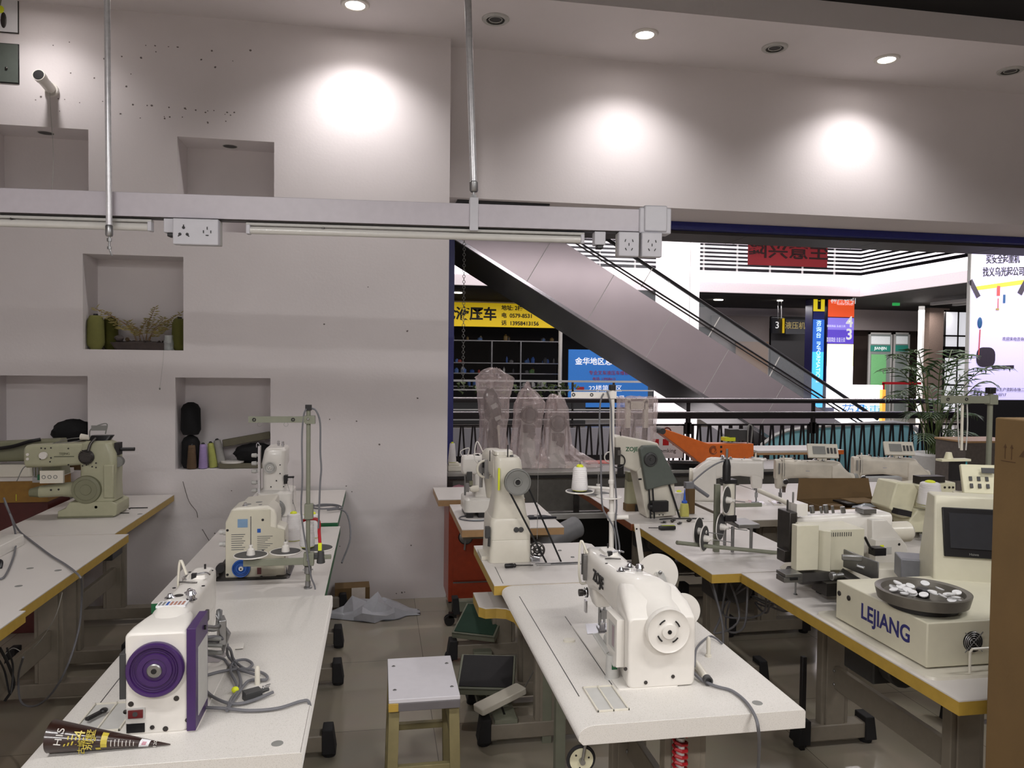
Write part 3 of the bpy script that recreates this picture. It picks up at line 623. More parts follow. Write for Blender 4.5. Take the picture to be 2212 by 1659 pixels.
    b = MB(CHR); b.prism([(-.014, y-.03), (.018, y-.03), (.014, y+.02), (-.01, y+.02)], 'z', .007, .011); b.cb((.004, y, .018), (.014, .012, .02)); b.build('presser_foot', t)
    b = MB(CHR); b.prism([(-.06, y-.045), (.06, y-.045), (.075, y+.01), (.05, y+.05), (-.04, y+.05)], 'z', .0046, .0062); b.build('needle_plate', t)
    if guard:
        b = MB(WH2); x = -w0*.27
        b.tube([(x, y-.01, zt-.01), (x-.02, y, zt+.03), (x-.026, y, zt-.05), (x-.02, y, zt-.11), (x, y, zt-.115)], .004, 6); b.M(STL); b.cb((x-.006, y-.005, zt-.06), (.012, .012, .085)); b.cb((x-.006, y+.022, zt-.055), (.01, .008, .07)); b.build('lever_guard', t)
        b = MB(DST); knob(b, (x, y-.02, zt-.14), (-1, 0, 0), .017, .03, DST); b.M(CHR); b.torus((x-.008, y-.02, zt-.14), (1, 0, 0), .016, .002); b.cb((x-.003, y-.01, zt-.19), (.006, .022, .04)); b.build('tension_dial', t)
    if brand:
        l = text(brand, .05, brand_col, (-w0*.285-.0016, .315, zt-.058), LEFT, o, bold=.001, ext=.0015)
    return t
# ------------------------------------------------------------------ purple wheel machine, left foreground
M4 = lockstitch('sewing_machine', 'white sewing machine with purple wheel and purple back panel, left foreground', (-.522, 1.93, TZ), 0, wheel=PUR, wr=.0655, wst='grooved', H=.272, hz=.163, w0=.145, nh=.248, bo=.0)
b = MB(PUR); b.box(.069, .09, -.004, .13, .004, .255); b.M(LG); b.box(.0895, .0915, .02, .12, .03, .2); b.M(BK)
b.cyl((.085, .09, .225), (.095, .09, .225), .006); b.build('rear_panel', M4, bev=.005, lab='purple rear panel')
b = MB(DG); b.box(-.084, -.070, .0, .11, .09, .2); b.M(LG); b.box(-.0855, -.084, .01, .1, .1, .19); b.build('control_panel', M4, bev=.003)
b = MB(mat('dark_red_switch', '5E1A1C', .35)); b.box(-.063, -.03, -.0065, .002, .045, .064); b.M(LG); b.box(-.067, -.026, -.003, .002, .041, .068); b.M(DG); b.cyl((-.047, -.007, .055), (-.047, -.0066, .055), .006); b.build('power_switch', M4)
b = MB(BK); b.box(-.068, -.027, -.002, .002, .008, .030); b.build('label_plate', M4)
b = MB(DST)
for x, z in ((-.058, .078), (.045, .085), (.02, .012)): b.lathe((x, -.0003, z), (0, -1, 0), [(.0065, 0), (.0065, .001), (.004, .001)], 12)
b.build('screws', M4)
b = MB(LBL); b.box(-.036, .036, .125, .165, .268, .2735)
for k in range(7): b.M([BLU, MATS['brown_print'], GY_][k % 3] if 0 else (BLU if k == 2 else GY_ if k < 2 else mat('label_salmon', 'A87868', .6))); b.box(-.033+.0095*k, -.027+.0095*k, .13, .16, .2735, .2737)
o = b.build('warning_label', M4, smooth=False)
b = MB(STL); b.tube([(.075, .16, .2), (.09, .25, .17), (.085, .3, .2)], .009, 8); b.cb((.095, .28, .15), (.02, .05, .07), .3); b.prism([(.08, .2), (.12, .14), (.10, .08), (.085, .16)], 'y', .27, .285); b.M(DST); b.cb((.06, .22, .2), (.01, .1, .03)); b.build('rear_lifter', M4, bev=.002)
# cables of the purple machine
t = thing('cable_bundle', 'tangle of grey cables with plug behind the purple wheel machine', 'cables', (-.41, 2.0, TZ))
b = MB(CAB); P = lambda *q: [GZ(x, y, TZ+h)-t.location for x, y, h in q]
for pts in ([(435, 1378, .16), (470, 1376, .15), (490, 1390, .1), (492, 1415, .02), (510, 1440, .01), (520, 1480, .008), (500, 1510, .008), (490, 1535, .008)],
    [(435, 1392, .14), (465, 1385, .13), (495, 1400, .08), (505, 1425, .02), (530, 1445, .008), (545, 1435, .008), (530, 1425, .01), (505, 1430, .012), (498, 1450, .01), (510, 1475, .01), (512, 1490, .01)],
    [(435, 1462, .01), (480, 1450, .01), (530, 1445, .012), (570, 1455, .008), (575, 1468, .008), (540, 1470, .008), (520, 1490, .008), (490, 1535, .008)],
    [(435, 1482, .01), (460, 1505, .01), (500, 1520, .01), (540, 1515, .008), (590, 1495, .01)],
    [(430, 1528, .01), (480, 1530, .01), (540, 1535, .008), (600, 1530, .008), (650, 1515, .008), (668, 1518, .004), (668, 1560, -.05), (660, 1600, -.12)],
    [(435, 1410, .1), (465, 1418, .05), (485, 1425, .01), (500, 1440, .01), (560, 1460, .02)]): b.tube(P(*pts), .0042, 7)
for px, py, h in ((452, 1376, .155), (455, 1390, .135), (455, 1406, .11)):
    p = GZ(px, py, TZ+h)-t.location; b.M(GY_); b.cyl(p-V((.03, 0, 0)), p+V((.03, .0, -.008)), .008, .005, 10)
b.build('cables', t)
b = MB(DG); p = GZ(545, 1500, TZ+.012)-t.location; b.cb(p, (.045, .03, .024), .5); b.cyl(p, p+V((.04, .02, .004)), .007, .005, 8); b.M(CHR)
for s in (-.006, .006): b.cyl(p+V((.02, .03+s, .004)), p+V((.04, .045+s, .004)), .0018, n=6)
b.build('plug', t, bev=.003)
b = MB(YLW); p = GZ(508, 1490, TZ+.012)-t.location; b.ell(p, (.01, .008, .009)); b.build('yellow_tag', t)
b = MB(WH2); p = GZ(556, 1478, TZ); b.lathe(p-t.location, (0, 0, 1), [(.0075, 0), (.007, .045), (.004, .052)], 14); 
b.T = None; o = b.build('thread_pin'); o.location = t.location; tag(o, 'white plastic pin standing among the cables on the left foreground table', 'pin')
b = MB(GY_); p = GZ(510, 1400, TZ); b.cb(p+V((0, 0, .004)), (.04, .03, .008), .1); b.M(WH); b.cb(p+V((0, 0, .006)), (.046, .036, .006), .1); o = b.build('socket_insert', bev=.001); tag(o, 'small grey socket insert set into the speckled table behind the cables', 'socket')
# dark snack cone packet
t = thing('cone_packet', 'dark brown cone shaped paper packet with yellow lettering lying on the table', 'packet', GZ(235, 1640, TZ))
tip = GZ(368, 1608, TZ+.004)-t.location; base = GZ(112, 1590, TZ+.035)-t.location
BRP = mat('dark_brown_packet', '2A1711', .3, var=.15, coat=.4)
ax, u, w_ = frame(tip-base); Ln = (tip-base).length; b = MB(BRP)
n = 28; rs = []
for k in range(8):
    q = k/7; r = .034*(1-q)+.0012; c = base.lerp(tip, q); rs.append([c+(V((0, 0, 1))*cos(a)*r*1.0+V((-ax.y, ax.x, 0))*sin(a)*r*1.15) for a in [2*pi*i/n for i in range(n)]])
b.rings(rs); b.M(YLW)
def onc(q, a, off=.0006):
    r = .034*(1-q)+.0012+off; c = base.lerp(tip, q); return c+(V((0, 0, 1))*cos(a)*r+V((-ax.y, ax.x, 0))*sin(a)*r*1.15)
def patch(m_, q0, q1, a0, a1, sk=0):
    b.M(m_)
    for i in range(4):
        aa, ab = a0+(a1-a0)*i/4, a0+(a1-a0)*(i+1)/4; b.quad(onc(q0+sk*i/4, aa), onc(q1+sk*i/4, aa), onc(q1+sk*(i+1)/4, ab), onc(q0+sk*(i+1)/4, ab))
GLD = mat('gold_print', 'B7A63C', .4, var=.1)
patch(GLD, .44, .49, -1.9, -.2, .0); patch(LBL, .74, .82, -2.2, -.1, .02); patch(GLD, .40, .44, -2.3, -1.9, 0)
for k in range(8): patch(GLD, .15+.03*k, .162+.03*k, -1.7+.05*k, -1.5+.1*(k % 3), .01); patch(GLD, .18+.03*k, .19+.03*k, -1.2, -.95+.1*(k % 2))
for k in range(7): patch(mat('white_print', 'C8C4BE', .5), .52+.03*k, .526+.03*k, -1.8, -1.0+.1*(k % 3))
patch(MATS['pink_print'], .765, .80, -1.6, -.8, .01)
o = b.build('packet_paper', t, ang=60)
for s_, q, a, sz in (('H1S', .12, -1.05, .022), ('4', .27, -.75, .034), ('古城', .30, -1.75, .018), ('别墅', .36, -1.1, .022), ('120', .88, -1.2, .010)):
    c = onc(q, a, .002); nrm = (c-base.lerp(tip, q)).normalized(); yv = -ax; xv = yv.cross(nrm); xv.normalize(); M_ = Matrix((xv, yv, nrm)).transposed()
    text(s_, sz, mat('white_print', 'C8C4BE') if s_ in ('H1S', '120') else GLD, c, M_.to_euler(), o)
# scissors like tool by the tray
b = MB(BK); p = GZ(205, 1555, TZ); b.cb(p+V((.0, 0, .012)), (.012, .05, .008), -.5); b.ell(p+V((.014, .02, .014)), (.01, .012, .006)); o = b.build('thread_nipper', bev=.002); tag(o, 'small black thread nippers beside the tray on the left foreground table', 'tool')
# ------------------------------------------------------------------ blue wheel machine (seen from its end)
t = thing('overlock_machine', 'white box shaped sewing machine with blue handwheel and printed end panel', 'sewing machine', (-.51, 3.28, .765))
b = MB(WH2); b.prism([(-.11, 0), (-.11, .235), (-.085, .29), (-.06, .298), (.06, .302), (.085, .285), (.095, .262), (.095, 0)], 'y', 0, .16)
b.prism([(-.11, .0), (-.11, .13), (.09, .13), (.09, 0)], 'y', .16, .30); b.prism([(-.08, .16), (-.08, .28), (.06, .292), (.07, .18)], 'y', .16, .36)
b.prism([(.05, 0), (.05, .235), (.13, .205), (.13, 0)], 'y', .015, .12)
b.build('body', t, bev=.008, seg=3)
b = MB(mat('end_panel', 'BDB8A6', .5, var=.02)); b.prism([(-.107, .01), (-.107, .235), (-.082, .285), (.07, .287), (.07, .215), (.127, .20), (.127, .01)], 'y', -.004, .001); ep = b.build('end_panel', t, bev=.001)
handwheel(t, (-.045, -.003, .045), (0, -1, 0), .037, .012, BLU, WH)
b = MB(MATS['dark_red_switch']); b.box(.018, .034, -.007, -.003, .018, .044); b.build('power_switch', t)
b = MB(DG)
for x, z in ((-.1, .205), (-.1, .02), (.04, .245), (.04, .115), (.035, .006)): screw(b, (x, -.004, z), (0, -1, 0), .0055)
b.M(mat('label_ink', '55575A', .6))
for k in range(8): b.box(-.085, -.03-.006*(k % 3), -.0048, -.004, .185-.009*k, .1875-.009*k); b.box(.018, .08-.01*(k % 4), -.0048, -.004, .175-.008*k, .177-.008*k)
b.M(mat('label_blue', '6F8CA8', .5)); b.box(-.06, -.02, -.0048, -.004, .215, .25); b.M(BLU); b.box(.018, .032, -.0048, -.004, .192, .208)
b.build('printed_marks', ep)
b = MB(CHR); b.M(GY_)
for x, y in ((-.03, .06), (.01, .1), (.03, .04)): b.lathe((x, y, .298), (0, 0, 1), [(.014, 0), (.014, .003)], 18)
b.M(CHR); b.lathe((-.035, .03, .298), (0, 0, 1), [(.012, 0), (.012, .004), (.006, .006), (.006, .014)], 14)
for z in (.19, .14): b.M(LG); b.lathe((-.11, .03, z), (-1, 0, 0), [(.012, 0), (.012, .012), (.009, .014), (.009, .028)], 14)
b.build('fittings', t)
b = MB(DST); b.loft([(.0005, 0, .08, .30, .22, .02), (.006, 0, .08, .29, .21, .02)], 'z'); b.build('base_plate', t)
b = MB(DST); b.box(-.155, -.135, .0, .5, .012, .024); b.M(BK); b.cyl((-.13, .0, .045), (-.13, .03, .045), .018); b.build('guide_rail', t)
# cable by it
b = MB(CAB); b.tube([(-.40, 3.36, .775), (-.385, 3.33, .80), (-.375, 3.31, .775), (-.36, 3.29, .772)], .003, 6); o = b.build('short_cable'); tag(o, 'short grey looped cable beside the blue wheel machine', 'cable')
# ------------------------------------------------------------------ thread stand with two dishes
t = thing('thread_stand', 'grey green thread stand with two dishes before the niches wall', 'thread stand', (-.272, 3.107, .765))
b = MB(FRG); b.cyl((0, 0, .02), (0, 0, .735), .0085, n=14); b.M(STL); b.lathe((0, 0, 0), (0, 0, 1), [(.016, 0), (.016, .006), (.011, .01), (.011, .03)], 16); b.build('pole', t)
b = MB(BK); b.box(-.012, .012, -.012, .012, .713, .735); b.build('top_cap', t)
b = MB(FRG); b.box(-.227, .012, -.013, -.009, .665, .690); b.box(-.013, .026, -.016, .012, .660, .692); b.M(BK)
for x in (-.205, -.058): b.torus((x, -.0145, .677), (0, 1, 0), .0055, .0022, 16, 6)
b.M(STL)
for x in (-.185, -.085): b.torus((x, -.012, .658), (0, 1, 0), .008, .0008, 16, 5)
b.build('guide_arm', t, bev=.001)
b = MB(FRG); b.box(-.245, .015, -.02, -.012, .10, .128); b.box(-.016, .024, -.022, .012, .095, .145); b.box(-.014, .02, -.018, .012, .28, .34); b.box(.0, .09, -.004, .016, .115, .13); b.M(STL); b.lathe((0, -.02, .12), (0, -1, 0), [(.006, 0), (.006, .006)], 6); b.lathe((0, -.02, .68), (0, -1, 0), [(.005, 0), (.005, .005)], 6); b.cyl((0, 0, .06), (0, 0, .09), .014); b.cyl((-.02, 0, .075), (.02, 0, .075), .003); b.build('dish_arm', t, bev=.002)
dish(t, (-.222, .02, .135), .066, rod=.155); dish(t, (-.092, .05, .137), .062, rod=.05, ); dish(t, (.03, .08, .14), .065, pin=False)
cone('thread_cone', 'white thread cone with yellow tip on the stand dish, nearest the pole', (-.272-.012, 3.107+.10, .91), .031, .026, .13, THR, grp='cones by the two dish stand', )
for (px, py, h, r, lb) in ((634, 1166, .135, .038, 'white thread cone with yellow tip standing left of the stand pole'), (676, 1160, .12, .033, 'white thread cone half hidden behind the stand pole')):
    g = GZ(px, py, .766); cone('thread_cone', lb, g, r, r*.82, h, THR, grp='cones by the two dish stand')
g = GZ(597, 1150, .766); cone('thread_cone', 'grey thread cone between the two white machines on the left', (g.x, g.y, .766), .03, .025, .13, mat('grey_thread', '8C8880', .8), grp='cones by the two dish stand', top=LG)
# cable down the stand and plug
t = thing('stand_cable', 'grey cable looping over the top of the two dish stand', 'cable', (-.272, 3.107, .765))
b = MB(CAB); b.tube([(.01, 0, .722), (.03, -.002, .71), (.045, 0, .66), (.046, 0, .55), (.05, 0, .48), (.046, 0, .42), (.042, 0, .3), (.04, 0, .24)], .0038, 7)
b.tube([(-.008, -.01, .72), (-.018, -.01, .69), (-.024, -.012, .6), (-.022, -.012, .45), (-.026, -.012, .33), (-.02, -.015, .26), (.0, -.025, .14), (.015, -.025, .05), (.03, -.02, -.0), (.036, -.03, -.12), (.03, -.03, -.3)], .0035, 7); b.M(REP); b.tube([(-.022, .01, .27), (.0, .02, .275), (.038, .02, .268), (.042, .015, .22), (.046, .01, .17)], .0065, 8); b.M(YLW); b.cb((.046, .006, .165), (.014, .012, .03)); b.build('cord', t)
b = MB(DG); b.cyl((.05, .0, .10), (.05, .0, .15), .017, .012); b.cb((.03, 0, .13), (.02, .02, .02)); b.build('plug', t, bev=.003)
# coil of cable on the back table
b = MB(CAB); c = V((-.29, 4.62, .79)); b.tube([c+V((-.10, .0, .03)), c+V((-.06, .05, .01)), c+V((.02, .06, .01)), c+V((.06, .0, .01)), c+V((-.02, -.04, .01)), c+V((-.09, .0, .012)), c+V((-.04, .06, .018)), c+V((.05, .04, .016)), c+V((.08, -.05, .014)), c+V((.0, -.09, .012)), c+V((.07, -.06, .01)), c+V((.12, -.12, -.02)), c+V((.14, -.25, -.12)), c+V((.10, -.4, -.22))], .005, 7)
o = b.build('coiled_cable'); tag(o, 'coiled grey cable on the rear table hanging over its right edge', 'cable')
# ------------------------------------------------------------------ interlock machine behind (seen from its end)
t = thing('interlock_machine', 'white narrow sewing machine with row of grey tension knobs before the lower niche', 'sewing machine', (-.58, 4.50, .785))
b = MB(WH); b.loft([(.0, 0, .1, .20, .30, .03), (.13, 0, .1, .19, .28, .03), (.145, -.005, .1, .13, .2, .03), (.25, -.01, .09, .125, .17, .03), (.30, -.01, .1, .13, .2, .03), (.37, .0, .11, .12, .22, .03), (.385, 0, .11, .10, .2, .03)], 'z', 5)
b.loft([(.012, -.01, .32, .10, .12, .03), (.2, -.01, .32, .1, .12, .03), (.36, -.01, .3, .1, .12, .03), (.4, -.01, .29, .08, .09, .03)], 'y', 5); b.build('body', t, bev=.004)
handwheel(t, (-.025, .0, .275), (0, -1, 0), .033, .018, LG, WH)
b = MB(GY_); b.lathe((.01, -.05, .045), (0, -1, 0), [(.055, 0), (.055, .012), (.045, .016)], 32); b.M(STL)
for q in (.048, .036, .024, .012): b.torus((.01, -.067, .045), (0, 1, 0), q, .0018, 28, 6)
b.build('fan_grille', t)
b = MB(CHR); b.box(-.09, -.078, -.02, .02, .09, .40); b.tube([(-.084, 0, .40), (-.09, 0, .415), (-.1, 0, .41), (-.1, 0, .39)], .003, 6); b.build('tension_plate', t, bev=.003)
for z in (.345, .30, .255, .19, .145): b = MB(LG); b.lathe((-.09, 0, z), (-1, 0, 0), [(.008, 0), (.008, .01), (.013, .011), (.011, .035), (.008, .038)], 14); b.build('tension_knob', t)
b = MB(CHR)
for x, z in ((.01, .39), (.035, .385)): b.cyl((x, .08, z), (x, .08, z+.03), .006); b.lathe((x, .08, z+.01), (0, 0, 1), [(.009, 0), (.009, .003)], 10)
b.M(BK); b.cb((.06, .02, .21), (.02, .04, .035)); b.cb((.085, .02, .215), (.03, .01, .01)); b.lathe((.10, .02, .215), (0, -1, 0), [(.006, -.008), (.006, .008)], 10); b.cyl((.06, 0, .18), (.06, 0, .2), .01); b.M(STL); b.cyl((.10, .02, .21), (.10, .01, .06), .0012, n=5); b.cyl((.06, .02, .2), (.12, .01, .01), .0012, n=5)
for x, z in ((.03, .24), (.01, .2), (-.02, .165), (.05, .165), (.03, .29)): screw(b, (x, -.0075, z), (0, -1, 0), .004)
b.build('fittings', t)
# ------------------------------------------------------------------ olive machine on the far left table (side view)
t = thing('cylinder_arm_machine', 'greenish beige cylinder arm machine seen side on at the far left', 'sewing machine', (-1.62, 4.62, .77))
b = MB(GB)
b.prism([(-.15, .005), (-.15, .04), (-.11, .055), (-.09, .09), (.13, .092), (.16, .075), (.16, .02), (.15, .005)], 'y', 0, .22)
b.M(GBD); b.box(-.152, .14, -.002, .22, 0, .012); b.build('base', t, bev=.004)
b = MB(GB); b.loft([(.09, .045, .09, .20, .17, .02), (.2, .05, .09, .19, .16, .03), (.28, .055, .085, .19, .15, .03), (.36, .05, .085, .20, .15, .035), (.42, .04, .085, .17, .13, .04), (.432, .04, .085, .13, .09, .03)], 'z', 5); b.build('column', t, bev=.003)
b = MB(GB); b.loft([(-.335, .085, .345, .10, .10, .02), (-.325, .085, .345, .12, .128, .03), (-.2, .085, .35, .125, .13, .02), (-.05, .085, .358, .125, .125, .02), (.05, .085, .36, .12, .12, .02)], 'x', 5); ar = b.build('arm', t, bev=.002)
b = MB(GBD); b.loft([(-.325, .085, .135, .045, .045, .02), (-.28, .085, .14, .07, .06, .025), (-.27, .085, .14, .075, .065, .025)], 'x', 5); b.M(GB); b.loft([(-.27, .085, .14, .075, .065, .025), (-.15, .085, .15, .085, .075, .03), (-.04, .085, .15, .11, .10, .03)], 'x', 5); b.build('cylinder_arm', t, bev=.002)
b = MB(GBD); b.lathe((.0, -.0, .16), (0, -1, 0), [(.078, -.02), (.08, 0), (.076, .01), (.06, .013), (.058, .009), (.03, .009), (.028, .013), (.002, .013)], 36); b.build('cover_disc', t)
b = MB(DST); b.lathe((.0, .01, .345), (0, -1, 0), [(.04, 0), (.042, .01), (.03, .02), (.006, .02)], 24)
for k in range(9): b.cb((.0, -.0105, .345+(k-4)*.009), (.075*sqrt(max(.05, 1-((k-4)/4.6)**2)), .006, .003), 0, 0, .25)
b.M(DST); b.tube([(.01, -.0, .38), (.02, .01, .42), (.04, .03, .45)], .008, 8); b.build('fan_cover', t)
b = MB(BK); b.loft([(.43, .03, .08, .14, .06, .02), (.46, .06, .09, .12, .05, .02)], 'z'); b.M(GY_); b.tube([(.0, .05, .45), (.01, .05, .50), (.09, .05, .53), (.085, .05, .47)], .004, 5); b.box(.01, .09, .048, .052, .49, .52); b.M(WH2); b.cyl((-.05, .06, .455), (.0, .06, .448), .018, .014)
b.M(STL); b.tube([(-.2, .07, .415), (-.12, .07, .44), (-.04, .07, .45)], .003, 5); b.tube([(-.18, .06, .42), (-.1, .06, .425), (-.02, .06, .44)], .002, 5); b.build('top_mechanism', t, bev=.003)
b = MB(BK); b.box(.135, .16, .04, .10, .35, .42); b.cyl((.16, .07, .38), (.235, .07, .38), .011, n=10); b.M(GY_); b.cyl((.15, .04, .31), (.15, .08, .31), .03); b.build('winder', t)
b = MB(WH); b.cyl((-.225, .02, .355), (-.225, -.0, .355), .02, n=24); b.build('dial', t)
b = MB(BK)
for x, z in ((-.24, .395), (-.22, .393), (-.19, .396), (-.1, .392), (-.245, .335), (-.19, .34), (-.1, .30), (-.195, .318), (.03, .29), (.05, .31), (.05, .285), (.0, .30), (-.02, .295)): screw(b, (x, .0215 if x < -.05 else .004, z), (0, -1, 0), .0045)
for x, z in ((-.2, .155), (-.16, .157), (-.1, .155)): screw(b, (x, .044, z), (0, -1, 0), .006)
b.M(WH)
for x, z in ((.115, .155), (.05, .06), (-.31, .36), (-.31, .335)): b.lathe((x, .004 if x > 0 else .022, z), (0, -1, 0), [(.008, 0), (.008, .004)], 12)
b.build('screws', t)
b = MB(GB); b.box(.09, .145, -.004, .02, .11, .30); b.build('side_cover', t, bev=.006)
b = MB(STL); b.cyl((-.30, .08, .22), (-.30, .08, .29), .004); b.cyl((-.285, .08, .2), (-.285, .08, .29), .004); b.cyl((-.265, .08, .23), (-.265, .08, .29), .003); b.cb((-.285, .08, .21), (.04, .03, .03)); b.M(GNE); b.cb((-.265, .07, .225), (.02, .03, .03)); b.build('needle_bars', t)
b = MB(WH2); b.box(-.24, -.12, .0, .02, .20, .27); b.M(GY_)
for k in range(3): b.torus((-.22+.03*k, -.001, .235), (0, 1, 0), .009, .002, 12, 5)
b.build('tension_block', t)
text('TEJING', .018, mat('faded_print', '5A5C48', .6), (-.12, .0205, .362), FRONT, ar); 
b = MB(mat('faded_print', '5A5C48')); b.box(-.175, -.07, .0206, .0212, .344, .349); b.build('printed_line', ar)
b = MB(GY_); b.tube([(-.4, .1, .2), (-.36, .1, .28), (-.3, .12, .29)], .003, 5); b.build('thread_guide', t)
# allen key etc on the table
b = MB(BK); g = GZ(300, 1098, .771); b.cb(g+V((0, 0, .003)), (.1, .006, .005)); b.cb(g+V((-.05, -.012, .003)), (.006, .03, .005), .5); b.M(DST); b.cb(g+V((-.055, -.15, .002)), (.09, .006, .004)); o = b.build('allen_key'); tag(o, 'black allen key lying on the table behind the olive machine', 'tool')
# white cover box on that table
b = MB(LAM); o = None
# ------------------------------------------------------------------ clutter behind at the far left
t = thing('sewing_machine', 'dusty machine head with blue wheel at the far left edge, on the maroon cabinet', 'sewing machine', (-2.1, 5.05, .96))
b = MB(GBD); b.loft([(-.24, .0, .14, .12, .12, .03), (.05, .0, .15, .12, .13, .03), (.2, .0, .15, .13, .14, .03)], 'x'); b.loft([(0, .14, 0, .16, .16, .03), (.2, .14, 0, .13, .13, .03)], 'z'); b.build('body', t)
b = MB(WH2); b.loft([(0, -.05, -.02, .22, .14, .02), (.07, -.05, -.02, .2, .12, .02)], 'z'); b.build('bed', t)
b = MB(BLU); b.cyl((-.24, -.1, .14), (-.27, -.1, .14), .08); b.build('handwheel', t)
b = MB(BK); b.tube([(-.2, -.07, .16), (-.05, -.1, .18), (.05, -.1, .21), (.1, -.07, .22)], .012, 6); b.build('hose', t)
# machine cut by the left edge on the second table
t = thing('sewing_machine', 'white machine end with grey cables cut by the left edge', 'sewing machine', (-1.76, 3.70, .768))
b = MB(WH); b.loft([(.0, -.03, .15, .22, .34, .02), (.05, -.03, .15, .21, .33, .02)], 'z'); b.loft([(.05, -.04, .06, .16, .14, .03), (.26, -.045, .06, .13, .12, .03), (.38, -.04, .06, .12, .12, .04), (.40, -.04, .06, .09, .09, .03)], 'z'); b.build('body', t, bev=.003)
b = MB(BK); b.cyl((-.02, -.16, .08), (-.02, -.02, .08), .08, n=28); b.cb((.1, -.14, .08), (.06, .05, .1)); b.tube([(.08, -.1, .02), (.16, -.12, .03), (.17, -.14, -.0)], .008, 6); b.build('motor', t, bev=.004)
b = MB(STL); b.tube([(-.02, -.02, .2), (.02, -.05, .22), (.03, -.04, .16), (.0, -.05, .14)], .008); b.lathe((.03, -.03, .26), (0, -1, 0), [(.015, 0), (.015, .02)], 12); b.build('fittings', t)
t = thing('draped_cable', 'grey cable running across the left table and down to the floor', 'cable', (-1.7, 3.6, .768))
b = MB(CAB); L_ = lambda *q: [GZ(x, y, z)-t.location for x, y, z in q]
b.tube(L_((8, 1075, 1.0), (22, 1110, .92), (40, 1145, .782), (70, 1170, .775), (110, 1200, .775), (145, 1222, .775), (172, 1245, .773), (176, 1262, .72), (176, 1300, .62), (170, 1360, .5), (145, 1440, .38), (110, 1500, .25), (75, 1525, .18), (45, 1515, .18), (40, 1460, .3), (50, 1420, .45)), .0045, 7)
b.tube(L_((10, 1085, .97), (25, 1120, .9), (34, 1160, .8), (30, 1200, .775), (10, 1245, .775), (-10, 1250, .775)), .0045, 7); b.build('cord', t)
b = MB(LG); t2 = t; b.tube([GZ(x, y, z) for x, y, z in ((135, 1280, .7), (120, 1330, .6), (90, 1380, .45), (60, 1410, .3), (35, 1430, .25), (45, 1450, .2), (60, 1425, .25), (30, 1400, .3), (5, 1420, .3))], .0018, 5); o = b.build('thin_wire'); tag(o, 'thin pale wire hanging beneath the left yellow edged tables', 'wire')
b = MB(CBK); b.tube([GZ(x, y, z) for x, y, z in ((0, 1400, .5), (20, 1440, .4), (30, 1480, .3), (10, 1515, .25))], .006, 6); b.tube([GZ(x, y, z) for x, y, z in ((-5, 1420, .5), (10, 1450, .4), (22, 1500, .3), (28, 1440, .4), (15, 1400, .5))], .004, 6); o = b.build('black_cables'); tag(o, 'black cables hanging in the dark at the lower left edge', 'cables')
# ------------------------------------------------------------------ things in the niches
OLV = mat('olive_thread', '6E6E38', .85, bump=.5, bscale=300); OLV2 = mat('dark_olive_thread', '4E4E14', .85, bump=.5, bscale=300)
def bigcone(x, z, r, h, m_, lab, y=5.47):
    t = thing('thread_spool', lab, 'thread spool', (x, y, z), 0, 'big spools in the niches'); b = MB(m_)
    b.lathe((0, 0, 0), (0, 0, 1), [(r*.6, 0), (r*.95, h*.12), (r, h*.2), (r*.93, h*.8), (r*.7, h*.93), (r*.6, h*.95)], 28)
    b.build('thread', t); b = MB(BK); b.lathe((0, 0, h*.94), (0, 0, 1), [(r*.3, 0), (r*.25, h*.06)], 16); b.build('core', t)
bigcone(-1.845, 1.731, .054, .235, OLV, 'pale olive thread spool at the left of the plant niche', 5.44); bigcone(-1.79, 1.731, .05, .225, OLV2, 'dark olive thread spool behind the pale one in the plant niche', 5.55); bigcone(-1.325, 1.731, .052, .225, OLV2, 'dark olive thread spool at the right end of the plant niche', 5.46)
t = thing('tray_plant', 'dry yellowing fern like plant growing in a dark tray in the wall niche', 'plant', (-1.56, 5.47, 1.73))
b = MB(mat('dark_clay', '3A302C', .6, var=.2)); b.loft([(0, 0, 0, .32, .12, .02), (.05, 0, 0, .38, .15, .02)], 'z'); b.build('tray', t, bev=.003)
b = MB(mat('soil', '2C221E', .9, var=.4, scale=60)); rnd = random.Random(5)
b.ell((-.02, 0, .05), (.16, .06, .012), jit=.06)
for i in range(16): b.ell((rnd.uniform(-.15, .15), rnd.uniform(-.05, .02), .055), (rnd.uniform(.008, .018),)*2+(.01,), 7, 5, .2)
b.build('soil', t)
b = MB(mat('dry_leaf', '8A7E48', .7, var=.3, scale=9)); sb = MB(mat('dry_stem', '7A5A30', .7))
for sx, h, lean in ((-.08, .22, -.2), (-.05, .16, .08), (.02, .14, -.12), (.05, .24, .02), (.08, .2, .16), (.03, .17, .1), (-.1, .2, -.12), (.06, .1, .1), (-.03, .11, -.05), (.09, .15, .08)):
    top = V((sx+lean, rnd.uniform(-.05, .03), .05+h)); sb.tube([(sx*.4, 0, .05), (sx*.6+lean*.2, -.01, .05+h*.5), top], .002, 5)
    for k in range(11):
        q = V((sx*.4, 0, .05)).lerp(top, .4+.06*k); 
        for s in (-1, 1):
            d = V((s*rnd.uniform(.4, 1), rnd.uniform(-.6, .6), rnd.uniform(-.1, .5))).normalized()*rnd.uniform(.02, .045); n_ = V((d.y, -d.x, .3)).normalized()*.0045
            b.rings([[q, q+n_*.2, q+V((0, 0, .001))], [q+d*.5-n_, q+d*.5+n_, q+d*.5+V((0, 0, .002))], [q+d, q+d+n_*.2, q+d+V((0, 0, .001))]])
sb.build('stems', t); b.build('leaves', t, smooth=False)
b = MB(mat('dark_rock', '4A4240', .8, var=.3, scale=30)); b.ell((0, 0, .02), (.03, .025, .022), 9, 6, .12); o = b.build('rock'); o.location = (-1.70, 5.44, 1.785); tag(o, 'small rough stone in the plant tray', 'stone')
